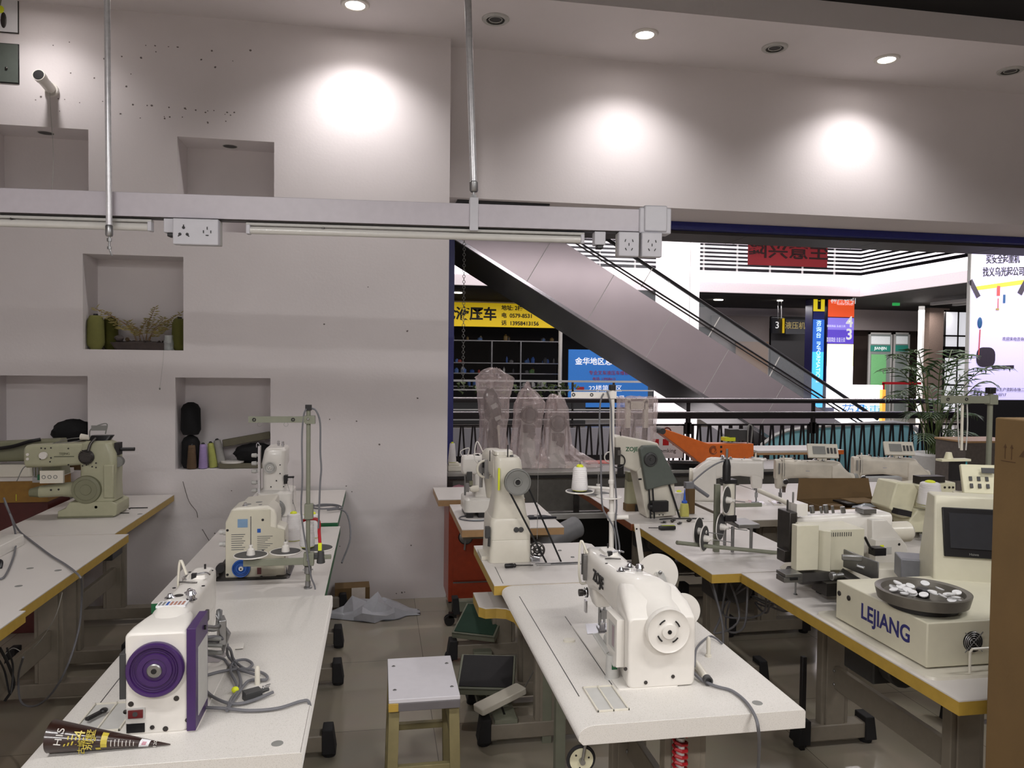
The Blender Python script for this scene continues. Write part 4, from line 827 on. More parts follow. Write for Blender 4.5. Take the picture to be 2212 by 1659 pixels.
b = MB(CBI); b.cyl((0, 0, 0), (0, -.012, 0), .013, n=16); b.M(BK); b.torus((0, -.012, 0), (0, 1, 0), .008, .002); o = b.build('wooden_disc'); o.location = (-1.645, 5.43, 1.80); tag(o, 'small round dark disc beside the stone in the plant tray', 'disc')
b = MB(mat('clear_cup', 'D8DEDC', .05, alpha=.25, spec=1)); b.lathe((0, 0, 0), (0, 0, 1), [(.03, 0), (.034, .05), (.026, .08), (.028, .10), (.027, .10), (.025, .08), (.032, .05), (.028, .003)], 20, False); o = b.build('glass_jar'); o.location = (-1.385, 5.42, 1.731); tag(o, 'clear glass jar in front of the right spool in the plant niche', 'jar')
b = MB(LG); b.tube([(-1.40, 5.357, 1.73), (-1.405, 5.355, 1.65), (-1.42, 5.354, 1.52), (-1.425, 5.354, 1.48)], .0012, 5); b.M(GY_); b.ell((-1.425, 5.354, 1.475), (.005, .003, .008)); o = b.build('hanging_thread'); tag(o, 'loose thread hanging from the plant niche', 'thread')
# lower niche: black sacks, cones, tray with cloth
CL = mat('black_cloth', '0D0D0F', .95, var=.2, bump=.5, bscale=40)
for z0, h, r, lb, nm in ((.934, .22, .058, 'black thread sack at the bottom of the lower niche, under another', 0), (1.16, .22, .062, 'black thread spool standing on top of the sack in the lower niche', 1)):
    b = MB(CL); b.lathe((0, 0, 0), (0, 0, 1), [(r*.8, 0), (r*1.05, h*.15), (r, h*.8), (r*.75, h*.93), (r*.3, h)], 22); o = b.build('thread_spool'); o.location = (-1.255, 5.46, z0); tag(o, lb, 'thread spool')
for x, y, r, h, m_, lb, lean in ((-1.235, 5.40, .032, .16, mat('brown_thread', '5A4632', .85), 'brown thread cone in the lower niche', 0), (-1.165, 5.41, .03, .165, mat('lilac_thread', '9A86B4', .8), 'lilac thread cone in the lower niche', 0), (-1.105, 5.45, .028, .17, mat('lime_thread', 'A6AA5C', .8), 'lime green thread cone in the lower niche', -.12), (-1.05, 5.47, .032, .19, mat('offwhite_thread', '9A9894', .8), 'leaning off white thread cone in the lower niche', -.2)):
    t = cone('thread_cone', lb, (x, y, .934), r, r*.7, h, m_, top=BK, grp='cones in the lower niche', rot=(0, lean, 0))
t = thing('parts_tray', 'grey tray with white plate at the right of the lower niche', 'tray', (-.88, 5.46, .934)); b = MB(mat('khaki_tray', '6E6A58', .6)); b.loft([(0, 0, 0, .36, .14, .02), (.035, 0, 0, .38, .16, .02), (.035, 0, 0, .36, .14, .02), (.008, 0, 0, .34, .13, .02)], 'z'); b.build('tray_body', t); b = MB(WH); b.cyl((-.1, -.02, .035), (-.1, -.02, .045), .075, n=28); b.build('plate', t)
b = MB(CL); b.ell((0, 0, .06), (.15, .07, .07), 20, 10, .08); o = b.build('black_cloth'); o.location = (-.83, 5.48, .965); tag(o, 'heap of black cloth lying on the grey tray in the lower niche', 'cloth')
b = MB(mat('khaki_board', '6A6552', .7)); b.cb((-.9, 5.52, 1.12), (.32, .03, .05), 0, 0, -.18); o = b.build('board_strip', bev=.004); tag(o, 'tilted khaki strip lying behind the black cloth', 'strip'); o['label'] = 'tilted khaki strip lying behind the black cloth in the lower niche'
b = MB(CL); b.ell((0, 0, .05), (.13, .08, .085), 18, 9, .09); o = b.build('black_cloth'); o.location = (-1.99, 5.44, 1.13); tag(o, 'heap of black cloth in the niche behind the olive machine', 'cloth')
b = MB(CBI); b.box(-.15, .13, -.08, .08, 0, .19); o = b.build('carton', bev=.003); o.location = (-2.0, 5.47, .936); tag(o, 'dark carton under the black cloth in the left lower niche', 'box')
# ------------------------------------------------------------------ front centre machine
M1 = lockstitch('sewing_machine', 'big clean white sewing machine with dark lettering on the front centre right table', (.752, 2.0, TZ), 0, wheel=WH, wr=.062, wst='plain', H=.278, hz=.168, bo=.037, wx=.046, nh=.2, brand='ZOJE')
b = MB(WH); c = V((.046, -.022, .168))
b.lathe(c, (0, -1, 0), [(.061, -.002), (.061, .003), (.056, .0), (.03, -.001), (.022, .002), (.02, .008), (.010, .009)], 40); o = b.build('wheel_cover', M1)
b = MB(BK); b.cyl(c+V((.0, -.0085, 0)), c+V((0, -.0105, 0)), .006, n=14)
for a in range(4): b.torus(c+V((0, -.0025, 0)), (0, -1, 0), .033, .0022, 6, 6, a*pi/2+.35, a*pi/2+.95)
b.build('cooling_slots', o)
b = MB(WH); b.box(-.085, -.062, .035, .13, .05, .185); b.M(LG); b.box(-.0858, -.085, .05, .11, .09, .165); b.M(mat('label_mauve', '9C8C90', .6)); b.box(-.0866, -.0858, .055, .075, .10, .16); b.build('control_box', M1, bev=.006)
b = MB(WH2); b.lathe((-.062, .15, .085), (-1, 0, 0), [(.022, 0), (.024, .003), (.024, .016), (.02, .018)], 28); b.M(LG); b.lathe((-.08, .15, .085), (-1, 0, 0), [(.02, 0), (.018, .003)], 24); b.build('stitch_dial', M1, bev=.001)
b = MB(LG); b.cb((-.09, .12, .07), (.02, .14, .008), .2, .35); b.build('reverse_lever', M1, bev=.003)
t = thing('plastic_cup', 'small grey plastic cup with green label beside the lettered white machine', 'cup', (.672, 2.085, TZ))
b = MB(LG); b.lathe((0, 0, 0), (0, 0, 1), [(.023, 0), (.02, .004), (.019, .07), (.0175, .07), (.0175, .006)], 22); b.build('cup', t); b = MB(GNE); b.box(-.008, .008, -.0205, -.0185, .032, .05); b.build('label', t)
b = MB(WH2); p = GZ(1530, 1418, TZ); b.lathe((0, 0, 0), (0, 0, 1), [(.010, 0), (.010, .006), (.0065, .008), (.0065, .055), (.003, .062)], 16); o = b.build('thread_pin'); o.location = p; tag(o, 'white plastic pin standing behind the lettered white machine', 'pin')
b = MB(WH2); p = GZ(1262, 1200, TZ); b.lathe((0, 0, 0), (0, 0, 1), [(.009, 0), (.0065, .005), (.0065, .085), (.003, .092)], 16); o = b.build('thread_pin'); o.location = GZ(1263, 1222, TZ); tag(o, 'white plastic pin standing beyond the head of the lettered machine', 'pin')
t = thing('power_cord', 'grey cord with round connector running off the front right table', 'cord', (.9, 2.1, TZ)); Q = lambda *q: [GZ(x, y, z)-t.location for x, y, z in q]
b = MB(CAB); b.tube(Q((1495, 1450, .785), (1515, 1468, .78), (1545, 1482, .777), (1580, 1492, .776), (1610, 1515, .776), (1630, 1545, .774), (1638, 1575, .75), (1640, 1620, .66), (1635, 1700, .5)), .0045, 8); b.tube(Q((1500, 1440, .80), (1505, 1400, .79), (1530, 1376, .78), (1545, 1378, .78), (1560, 1390, .775)), .0035, 7); b.build('cord', t)
b = MB(WH2); p = Q((1503, 1433, .785))[0]; q = Q((1528, 1468, .785))[0]; b.cyl(p, q, .011, n=16); b.M(DG); b.lathe(q, q-p, [(.013, -.006), (.013, .012), (.009, .012), (.009, .002)], 18); b.build('connector', t)
# tape reels
t = thing('tape_reels', 'pair of large white reel discs on a bracket behind the lettered machine', 'reels', (1.05, 2.62, TZ))
for c, r in ((GY(1420, 1240, 2.62), .075), (GY(1475, 1318, 2.50), .06)):
    b = MB(WH); c = c-t.location; ax = V((-.25, -1, .05)); b.lathe(c, ax, [(r, 0), (r, .002), (.012, .003), (.012, .02)], 48)
    for k in range(3): pass
    b.build('reel', t)
b = MB(LG); p0 = GY(1425, 1236, 2.59)-t.location; p1 = GY(1447, 1290, 2.59)-t.location; p2 = V((p1.x+.02, 0, .0))
b.rings([[p+V((a*.014, e*.003, 0)) for a, e in ((-1, -1), (1, -1), (1, 1), (-1, 1))] for p in (p0, p1, p2)]); b.M(STL); b.lathe(p0+V((0, -.004, -.0)), (0, -1, 0), [(.007, 0), (.007, .003), (.003, .006)], 14); b.build('bracket', t, bev=.001)
# ------------------------------------------------------------------ white pole stand
g = GZ(1320, 1282, TZ); base = V((g.x, g.y, TZ)); py = g.y
t = thing('thread_stand', 'white thread stand pole rising behind the lettered machine with one cone', 'thread stand', base)
topz = GY(1311, 842, py).z-TZ; arm = GY(1311, 852, py)
b = MB(WH); b.cyl((0, 0, 0), (-.008, 0, topz), .0095, n=16); b.lathe((0, 0, 0), (0, 0, 1), [(.02, 0), (.02, .006), (.013, .012)], 16); z2 = GY(1314, 1118, py).z-TZ; b.lathe((-.004, 0, z2-.012), (0, 0, 1), [(.014, 0), (.016, .004), (.016, .03), (.012, .034)], 16); z3 = GY(1313, 1045, py).z-TZ; b.lathe((-.005, 0, z3), (0, 0, 1), [(.012, 0), (.013, .004), (.013, .012), (.01, .016)], 16); b.build('pole', t)
b = MB(BK); b.box(-.02, .004, -.012, .012, topz-.002, topz+.02); b.build('top_cap', t, bev=.003)
az = arm.z-TZ; x0 = GY(1232, 852, py).x-base.x
b = MB(WH); b.box(x0, .0, -.013, -.010, az-.014, az+.010); b.box(-.022, .006, -.014, .012, az-.016, az+.012); b.M(BK)
for px in (1237, 1276): b.torus((GY(px, 852, py).x-base.x, -.014, az-.001), (0, 1, 0), .0052, .002, 14, 6)
b.build('guide_arm', t, bev=.001)
b = MB(WH); b.cyl((-.004, 0, z2), (.06, -.02, z2+.004), .009); b.cyl((-.004, 0, z3-.02), (-.1, .04, z3-.018), .006); b.build('dish_arm', t)
d1 = GY(1252, 1062, py+.02)-base; dish(t, d1, .055, rod=.12); d2 = GY(1292, 1068, py+.1)-base; dish(t, d2, .06, rod=.09); d3 = GY(1315, 1074, py+.02)-base; dish(t, d3, .05, pin=False, dark=WH)
cone('thread_cone', 'white thread cone with yellow cap on the white pole stand', base+d1+V((0, 0, .006)), .0325, .026, .092, THR)
t = thing('stand_cables', 'two grey cables hanging along the white stand pole', 'cables', base)
b = MB(CAB); Q = lambda *q: [GY(x, y, py+.0-.02)-base for x, y in q]
b.tube(Q((1304, 850), (1297, 870), (1295, 930), (1298, 1000), (1299, 1060), (1303, 1100), (1318, 1125), (1328, 1150), (1333, 1210)), .0035, 7); b.tube(Q((1312, 845), (1320, 880), (1322, 950), (1328, 1030), (1332, 1090), (1330, 1130), (1338, 1180), (1337, 1230)), .0035, 7); b.build('cords', t)
b = MB(WH); p0 = GY(1375, 1132, 3.05); p1 = GY(1390, 1240, 3.05); b.rings([[p+V((a*.011, e*.002, 0)) for a, e in ((-1, -1), (1, -1), (1, 1), (-1, 1))] for p in (p0, p1)]); b.M(BK); b.cyl(p0+V((0, -.004, -.02)), p0+V((0, -.002, -.02)), .004, n=8); o = b.build('metal_strut', bev=.0005); tag(o, 'flat white metal strut in front of the yellow edged table', 'strut')
# ------------------------------------------------------------------ post machine with belts
t = thing('post_machine', 'white tall post sewing machine with big grey pulley and black belts', 'sewing machine', (.595, 3.36, TZ))
b = MB(WH2); b.loft([(0, 0, .12, .195, .24, .02), (.10, 0, .12, .188, .235, .02), (.102, 0, .12, .185, .232, .02), (.104, 0, .12, .188, .235, .02), (.185, 0, .12, .184, .23, .025), (.2, 0, .12, .17, .22, .03)], 'z', 5); b.box(-.125, -.09, .06, .2, 0, .018); b.build('base', t, bev=.003)
b = MB(WH2); b.loft([(.195, 0, .12, .17, .215, .03), (.22, .0, .11, .155, .2, .03), (.30, .0, .1, .135, .16, .03), (.40, -.005, .09, .13, .14, .03), (.46, -.01, .09, .125, .14, .03), (.475, -.012, .09, .11, .13, .03)], 'z', 5); b.build('column', t, bev=.002)
b = MB(WH2); b.loft([(.06, -.02, .42, .11, .12, .03), (.2, -.03, .425, .1, .11, .03), (.33, -.04, .425, .1, .12, .03), (.36, -.04, .42, .09, .12, .03)], 'y', 5); b.loft([(.24, -.04, .33, .05, .05, .02), (.38, -.04, .33, .09, .07, .02)], 'z', 5); a_ = b.build('arm', t, bev=.002)
b = MB(GY_); c = V((.022, -.03, .372)); b.lathe(c, (0, -1, 0), [(.03, -.02), (.056, -.012), (.06, -.008), (.06, -.004), (.054, 0), (.06, .004), (.06, .012), (.055, .015), (.052, .010), (.02, .008), (.018, .013), (.012, .014), (.010, .004)], 44); b.build('pulley', t)
b = MB(BK); b.cyl(c+V((0, -.010, 0)), c+V((0, -.0145, 0)), .009, n=16); b.build('hub_hole', t)
b = MB(DG)
for x in (.025, .047): b.lathe((x, -.0, .15), (0, -1, 0), [(.012, -.002), (.012, .002), (.008, .003)], 18)
b.cb((-.105, .01, .14), (.02, .03, .05)); b.cyl((-.10, -.01, .12), (-.10, -.0, .08), .006)
for x, y, z in ((-.03, .1, .477), (.01, .06, .476), (.02, .12, .476)): b.lathe((x, y, z), (0, 0, 1), [(.010, 0), (.008, .004), (.004, .006)], 12)
b.M(YLW); b.box(-.06, -.052, .005, .015, .33, .43); b.M(WH); b.tube([(-.09, .3, .47), (-.12, .3, .52), (-.13, .3, .44), (-.1, .3, .4)], .003, 5); b.M(STL); b.cyl((-.1, .28, .3), (-.1, .28, .36), .008); b.cb((-.1, .27, .40), (.03, .02, .06)); b.cb((-.085, .2, .4), (.02, .03, .09)); b.M(BK); b.cb((-.09, .25, .42), (.018, .018, .04)); b.cyl((-.085, .1, .45), (-.085, .1, .5), .002); b.cyl((-.01, .05, .47), (-.01, .05, .53), .003); b.M(WH2); b.torus((-.09, .2, .40), (0, 1, 0), .04, .006); b.build('fittings', t)
b = MB(WH2); b.loft([(.48, -.02, .14, .09, .12, .02), (.495, -.02, .14, .085, .11, .02)], 'z'); b.build('top_plate', t)
s0 = GZ(1192, 1214, TZ)-t.location; s1 = GZ(1222, 1212, TZ)-t.location
b = MB(BEL); b.tube([c+V((-.035, -.002, -.045)), s0+V((0, 0, -.05))], .0045, 6, sm=1); b.tube([c+V((.052, -.002, -.03)), s1+V((0, 0, -.05))], .0045, 6, sm=1); b.torus(c+V((0, -.0, 0)), (0, 1, 0), .057, .0035, 36, 6); b.build('belt', t)
b = MB(STL); b.cyl((.118, -.02, .11), (.118, -.02, .5), .0012, n=5); b.build('pull_rod', t)
t = thing('bobbin_winder', 'small black bobbin winder wheel with holes at the foot of the belts', 'winder', GZ(1160, 1212, TZ))
b = MB(DST); b.torus((0, 0, .052), (0.3, 1, 0), .032, .005, 28, 8); b.torus((0, 0, .052), (.3, 1, 0), .012, .008, 20, 8)
for a in range(8):
    u, w = V((0, 0, 1)), V((1, -.3, 0)).normalized(); b.cyl(V((0, 0, .052))+(u*cos(a*pi/4)+w*sin(a*pi/4))*.012, V((0, 0, .052))+(u*cos(a*pi/4)+w*sin(a*pi/4))*.03, .0035, n=6)
b.build('wheel', t); b = MB(CHR); b.cyl((-.02, -.01, .025), (.01, -.02, .02), .010); b.cb((-.01, -.01, .01), (.04, .02, .02)); b.cyl((-.03, -.02, .02), (-.03, .02, .02), .006); b.build('mount', t, bev=.002)
b = MB(STL); g = GZ(1200, 1219, TZ); b.box(g.x-.09, g.x+.12, g.y-.016, g.y-.012, TZ, TZ+.004); b.box(g.x-.09, g.x+.12, g.y+.012, g.y+.016, TZ, TZ+.004); b.M(BK); b.box(g.x-.02, g.x+.11, g.y-.006, g.y+.01, TZ, TZ+.001); o = b.build('slot_frame'); tag(o, 'steel slot frame in the table top where the belts go through', 'frame')
t = thing('screwdriver', 'black handled screwdriver lying before the post machine', 'screwdriver', GZ(1100, 1222, TZ+.010), .05)
b = MB(BK); b.lathe((-.02, 0, 0), (1, 0, 0), [(.008, 0), (.0105, .004), (.0105, .035), (.008, .04), (.010, .045), (.007, .05)], 12); b.build('handle', t); b = MB(DST); b.cyl((.03, 0, 0), (.11, .006, -.004), .003, n=8); b.build('blade', t)
# scissors-like dark cloth cover
b = MB(mat('navy_cloth', '15161F', .7)); b.prism([(-.06, -.02), (.10, -.015), (.04, .04), (-.05, .05), (-.075, .02)], 'z', 0, .012); b.M(WH); b.cyl((-.02, .015, .012), (-.02, .015, .0135), .010, n=16); o = b.build('iron_shaped_pouch', bev=.004); o.location = GZ(1165, 1120, .769); tag(o, 'dark pointed pouch with white button on the beech edged table', 'pouch')
# ------------------------------------------------------------------ machine behind the post machine
t = thing('sewing_machine', 'white sewing machine on the beech edged table half hidden by the post machine', 'sewing machine', (.60, 4.42, .768))
b = MB(WH); b.loft([(.03, 0, .08, .20, .26, .03), (.10, 0, .08, .195, .25, .03), (.115, 0, .08, .17, .22, .03)], 'z', 5); b.M(BK)
for x in (-.07, .0): b.box(x-.02, x+.02, -.05, .2, 0, .03)
b.build('base', t, bev=.003)
b = MB(WH); b.loft([(.11, .02, .08, .11, .15, .02), (.25, .02, .08, .12, .15, .02), (.34, .02, .08, .12, .15, .02), (.355, .02, .08, .1, .13, .02)], 'z', 4); b.loft([(-.11, .04, .3, .09, .09, .02), (-.1, .04, .3, .1, .11, .02), (.0, .06, .3, .12, .11, .02)], 'x'); b.build('body', t, bev=.003)
b = MB(DG); b.cb((-.07, -.01, .24), (.03, .03, .05)); b.M(BK); b.torus((.05, -.01, .26), (0, 1, 0), .045, .004); b.M(STL); b.cyl((-.09, .03, .12), (-.09, .03, .25), .006); b.cb((-.08, .0, .17), (.02, .02, .05)); b.M(GBD); b.cb((-.06, -.01, .2), (.02, .02, .03)); b.M(WH); b.tube([(-.1, .02, .34), (-.12, .02, .38), (-.07, .02, .40), (-.08, .02, .35)], .003, 5); b.M(BK)
for x, y in ((-.03, .05), (.02, .1), (.05, .05)): b.lathe((x, y, .354), (0, 0, 1), [(.010, 0), (.010, .004), (.005, .006)], 10)
screw(b, (-.0, .004, .22), (0, -1, 0), .006); b.cyl((.05, .06, .35), (.05, .06, .40), .003); b.build('fittings', t)
b = MB(WH2); b.lathe((-.02, -.03, .17), (-1, -.1, -.1), [(.02, 0), (.02, .03), (.012, .05)], 14); b.build('spool', t)
b = MB(CAB); g = V((.60, 4.35, .772)); b.tube([g+V(p) for p in ((.13, .02, 0), (.05, -.06, .0), (-.06, -.08, 0), (-.13, -.02, 0), (-.12, .04, 0), (-.08, .07, 0))], .004, 6); o = b.build('cable_ring'); tag(o, 'grey cable lying round the foot of the half hidden white machine', 'cable')
b = MB(mat('ruler_clear', 'B8C4C8', .2)); g = GZ(1038, 1124, .769); b.box(-.07, .07, -.008, .012, 0, .002); o = b.build('ruler'); o.location = g; tag(o, 'clear ruler on the beech edged table', 'ruler')
# grey tube in the gloom
t = thing('grey_duct', 'fat grey tube lying slanted in the gloom behind the post machine table', 'pipe', GY(1245, 1138, 4.5)); q = GY(1165, 1180, 4.35)-t.location
b = MB(mat('duct_grey', '6E6E70', .5)); b.lathe((0, 0, 0), q, [(.05, 0), (.066, 0), (.068, .004), (.066, .008), (.066, q.length+.2)], 28); b.M(BK); b.lathe((0, 0, 0), q, [(.06, -.0005), (.06, .002)], 24); b.build('duct', t)
# ------------------------------------------------------------------ lettered machine with green grey cover
t = thing('column_machine', 'cream machine with big grey green belt cover, on the brown edged table', 'sewing machine', (0, 0, 0)); yb = 4.25; t.location = (1.6, yb, .767)
def W(px, py, y=yb): g = GY(px, py, y)-t.location; return (g.x, g.z)
b = MB(WH2); b.prism([W(1397, 1119), W(1461, 1114), W(1457, 1040), W(1443, 1000), W(1415, 990), W(1392, 1003), W(1376, 1018)], 'y', .0, .14); b.build('column', t, bev=.008, seg=3)
b = MB(WH2); b.prism([W(1331, 944), W(1340, 942), W(1424, 958), W(1432, 990), W(1415, 1015), W(1380, 1022), W(1350, 1010), W(1333, 1004)], 'y', .01, .13); ar = b.build('arm', t, bev=.010, seg=3)
b = MB(GRN); b.prism([W(1379, 970), W(1386, 962), W(1416, 961), W(1426, 972), W(1461, 1042), W(1428, 1048), W(1393, 1058), W(1385, 1010)], 'y', -.03, .012); b.build('belt_cover', t, bev=.008, seg=3)
c = W(1401, 991); b = MB(DG); b.lathe((c[0], -.03, c[1]), (0, -1, 0), [(.04, 0), (.042, .006), (.038, .014), (.03, .016), (.028, .008), (.008, .008), (.006, .014)], 32); b.build('pulley', t)
b = MB(BK); x0, z0 = W(1404, 1104); x1, z1 = W(1440, 1080); b.box(x0, x1, -.035, .0, z0, z1); b.cyl((x0-.0, -.03, (z0+z1)/2), (x0-.02, -.03, (z0+z1)/2), .02); b.build('junction_box', t, bev=.003)
b = MB(BEL); 
for a in (1399, 1407): p, q = W(a, 1052), W(a+4, 1118); b.tube([(p[0], -.02, p[1]), (q[0], -.02, q[1])], .005, 6, sm=1)
p, q = W(1444, 1046), W(1467, 1118); b.tube([(p[0], -.01, p[1]), (q[0], -.01, q[1])], .006, 6, sm=1); b.build('belt', t)
b = MB(DG)
for px, py_ in ((1408, 1110), (1424, 1112), (1432, 1112), (1398, 1050)): p = W(px, py_); screw(b, (p[0], -.001, p[1]), (0, -1, 0), .004)
p = W(1379, 1037); b.box(p[0], p[0]+.02, -.001, .0, p[1], p[1]+.01); b.build('screws', t)
p = W(1366, 971); text('ZOJE', .034, GNE, (p[0], .0085, p[1]), FRONT, ar, bold=.0005)
b = MB(DST); p = W(1336, 985); b.cb((p[0]-.01, .04, p[1]), (.04, .09, .1)); b.M(BK); b.torus((p[0]-.0, .0, p[1]-.03), (0, 1, 0), .04, .004); b.cb((p[0]+.02, .02, p[1]-.08), (.03, .03, .06)); b.M(CHR); b.cb((p[0], -.01, p[1]+.02), (.02, .01, .03)); b.M(WH); b.torus((p[0]-.045, .03, p[1]-.01), (0, 1, 0), .03, .004, 20, 6, 1.2, 5); p = W(1345, 955); b.M(BK); b.cyl((p[0], .02, p[1]-.01), (p[0]-.01, .02, p[1]+.06), .003); p = W(1376, 955); b.cb((p[0], .03, p[1]+.004), (.05, .004, .004)); b.cyl((p[0]+.01, .03, p[1]-.01), (p[0]+.01, .03, p[1]+.012), .004); b.build('fittings', t)
b = MB(GB); p = W(1358, 1105, 4.5); p2 = W(1362, 1035, 4.5); b.loft([(p[1], p[0]+.01, .25, .075, .07, .02), (p2[1], p2[0]+.005, .25, .07, .07, .02)], 'z'); b.M(CBI); b.cb((p[0]+.005, .24, p[1]+.03), (.07, .07, .05)); b.M(BK); b.cb((p[0]+.055, .22, p[1]+.03), (.06, .04, .045)); b.M(GBD); b.cb((p2[0], .24, p2[1]+.02), (.06, .06, .06)); b.build('post_arm', t, bev=.004)
# tools and bottles on that corner
t = thing('oil_bottle', 'clear oil bottle with long blue nozzle', 'bottle', GZ(1478, 1115, .768))
b = MB(mat('oil_plastic', 'CFC96A', .3, alpha=.75)); b.loft([(0, 0, 0, .052, .04, .01), (.045, 0, 0, .05, .038, .01), (.075, 0, 0, .044, .034, .012), (.08, 0, 0, .03, .025, .01)], 'z'); b.build('bottle', t, bev=.002); b = MB(mat('nozzle_blue', '2D5CC0', .4)); b.lathe((0, 0, .08), (0, 0, 1), [(.017, 0), (.016, .012), (.008, .016), (.003, .07), (.001, .085)], 14); b.build('nozzle', t)
cone('thread_cone', 'white thread cone with yellow tip behind the oil bottle', GZ(1466, 1100, .769), .036, .03, .11, THR)
b = MB(CBI); b.box(-.02, .02, -.03, .03, 0, .16); o = b.build('wood_block', bev=.003); o.location = GZ(1490, 1108, .768); tag(o, 'upright brown wooden block behind the oil bottle', 'block')
t = thing('utility_knife', 'yellow and black handled tool lying near the table edge', 'tool', GZ(1440, 1140, .782), -.06)
b = MB(BK); b.loft([(-.045, 0, 0, .012, .02, .005), (-.03, 0, 0, .02, .026, .008), (.04, 0, 0, .018, .024, .006), (.05, 0, 0, .016, .02, .006)], 'x'); b.M(mat('tool_yellow', '9AA818', .4)); b.box(-.03, .045, -.006, .006, .010, .014); b.build('handle', t, bev=.002); b = MB(DST); b.cyl((-.045, 0, 0), (-.1, .005, .0), .003, n=6); b.build('blade', t)
for k, (px, py_, s_, nm, lb) in enumerate([(1432, 1130, (.03, .018, .006), 'metal_weight', 'small round dark metal piece beside the yellow handled tool'), (1452, 1128, (.02, .03, .014), 'machine_clamp', 'bent steel clamp between the small parts on the right tables'), (1466, 1133, (.022, .014, .01), 'bobbin_case', 'small dark bobbin case beside the bent clamp'), (1488, 1127, (.03, .02, .016), 'presser_foot', 'loose steel presser foot near the upright disc rack')]):
    b = MB(DST); p = GZ(px, py_, .768); b.ell((0, 0, s_[2]/2), (s_[0]/2, s_[1]/2, s_[2]/2), 12, 6, .1); b.M(STL); b.cb((.01, 0, s_[2]), (.006, .02, .012), .6); o = b.build(nm); o.location = p; tag(o, lb, 'machine part')
b = MB(BK); p = GZ(1425, 1122, .77); q = GZ(1520, 1120, .77); b.tube([p, GZ(1450, 1120, .772), q], .004, 6); o = b.build('black_rod'); tag(o, 'thin black rod lying in front of the column machine', 'rod')
# ------------------------------------------------------------------ rack of upright discs
t = thing('spool_rack', 'spool rack with four upright black discs on an aluminium stand', 'spool rack', (1.66, 3.45, .768))
P_ = lambda px, py_, y=3.45: GY(px, py_, y)-t.location
b = MB(STL)
for px, py_, y in ((1582, 1188, 3.42), (1622, 1182, 3.45), (1565, 1180, 3.56)):
    g = P_(px, py_, y); b.cyl((g.x, g.y, 0), (g.x, g.y, .125), .008, n=12)
g = P_(1600, 1133, 3.48); b.box(g.x-.055, g.x+.055, -.06, .09, .12, .14); b.build('stand', t, bev=.002)
g = P_(1578, 1080); b = MB(WH2); b.cyl((g.x, .02, .17), (g.x, .02, .33), .028, n=24); b.M(BK); b.box(g.x-.035, g.x+.03, -.01, .05, .33, .35); b.box(g.x-.03, g.x+.03, -.01, .05, .145, .175); b.M(STL); b.cyl((g.x+.03, .02, .14), (g.x+.03, .02, .34), .006); b.build('cylinder', t, bev=.002)
g = P_(1570, 1000); b = MB(BK); b.lathe((g.x, 0, .345), (0, 0, 1), [(.02, 0), (.02, .07), (.016, .09), (.012, .105)], 14); b.M(STL); b.cyl((g.x, 0, .44), (g.x, 0, .5), .006); b.build('solenoid', t)
b = MB(CAB); b.tube([P_(1565, 995), P_(1545, 1003), P_(1520, 1020), P_(1495, 1042)], .004, 6); b.cb(P_(1488, 1048), (.04, .03, .03)); b.tube([P_(1492, 1045), P_(1510, 1058), P_(1530, 1072)], .009, 7); b.build('cable', t)
b = MB(FRG); g = P_(1546, 1130); b.box(g.x-.014, g.x+.014, -.02, .0, .0, .33); g2 = P_(1653, 1093); b.box(g.x+.05, g2.x, .03, .04, g2.z-.01, g2.z+.01); b.build('post', t, bev=.002)
b = MB(FRG); b.tube([P_(1462, 1172, 3.3), P_(1550, 1182, 3.36), P_(1700, 1196, 3.36)], .0095, 10, sm=1); b.build('long_tube', t)
for px, py_, y, r in ((1569, 1080, 3.40, .067), (1556, 1138, 3.42, .066), (1508, 1147, 3.38, .066), (1521, 1163, 3.34, .062)):
    c = P_(px, py_, y); ax = V((1, -.95, .0)).normalized(); dish(t, c, r, ax, rod=.13 if px != 1569 else .09)
b = MB(WH2); b.cyl(P_(1640, 1060, 3.6), P_(1720, 1095, 3.3), .012); b.build('white_tube', t)
# ------------------------------------------------------------------ white machine facing right, and two with panels
M7 = lockstitch('sewing_machine', 'white sewing machine seen from behind, its head with a green badge', (2.07, 4.76, .772), rad(-112), L_=.47, w0=.15, H=.29, wr=.045, wst='plain', nh=.2, wheel=WH2)
b = MB(GNE); b.box(-.02, .02, .450, .4515, .21, .235); b.M(LG); b.box(-.008, .008, .4515, .452, .217, .229); b.build('badge', M7)
DW = mat('dirty_white_enamel', 'C9C2B4', .4, var=.12, scale=12)
for k, (px, py_, lb) in enumerate([(1838, 1092, 'left of the two dirty white machines with tilted display panels'), (2000, 1082, 'right of the two dirty white machines with tilted display panels')]):
    g = GZ(px+4, py_, .77); q = lockstitch('sewing_machine', lb, g, rad(74), body=DW, wheel=GY_, L_=.52, w0=.15, H=.29, wr=.042, wst='grooved', nh=.17, grp='machines with display panels')
    b = MB(WH2); b.cb((-.01, .2, .352), (.095, .19, .018), 0, 0, rad(-62)); b.M(GY_); b.cb((-.0195, .225, .359), (.055, .08, .002), 0, 0, rad(-62)); b.M(DG)
    for i in range(3): b.cb((-.021, .125+.022*i, .357), (.04, .014, .003), 0, 0, rad(-62))
    b.M(WH2); b.cb((.0, .2, .30), (.04, .05, .05)); b.build('display_panel', q, bev=.002)
    text('MAQI' if 0 else 'JACK' if 0 else '----', .02, BLU, (-.044, .3, .225), LEFT, q)
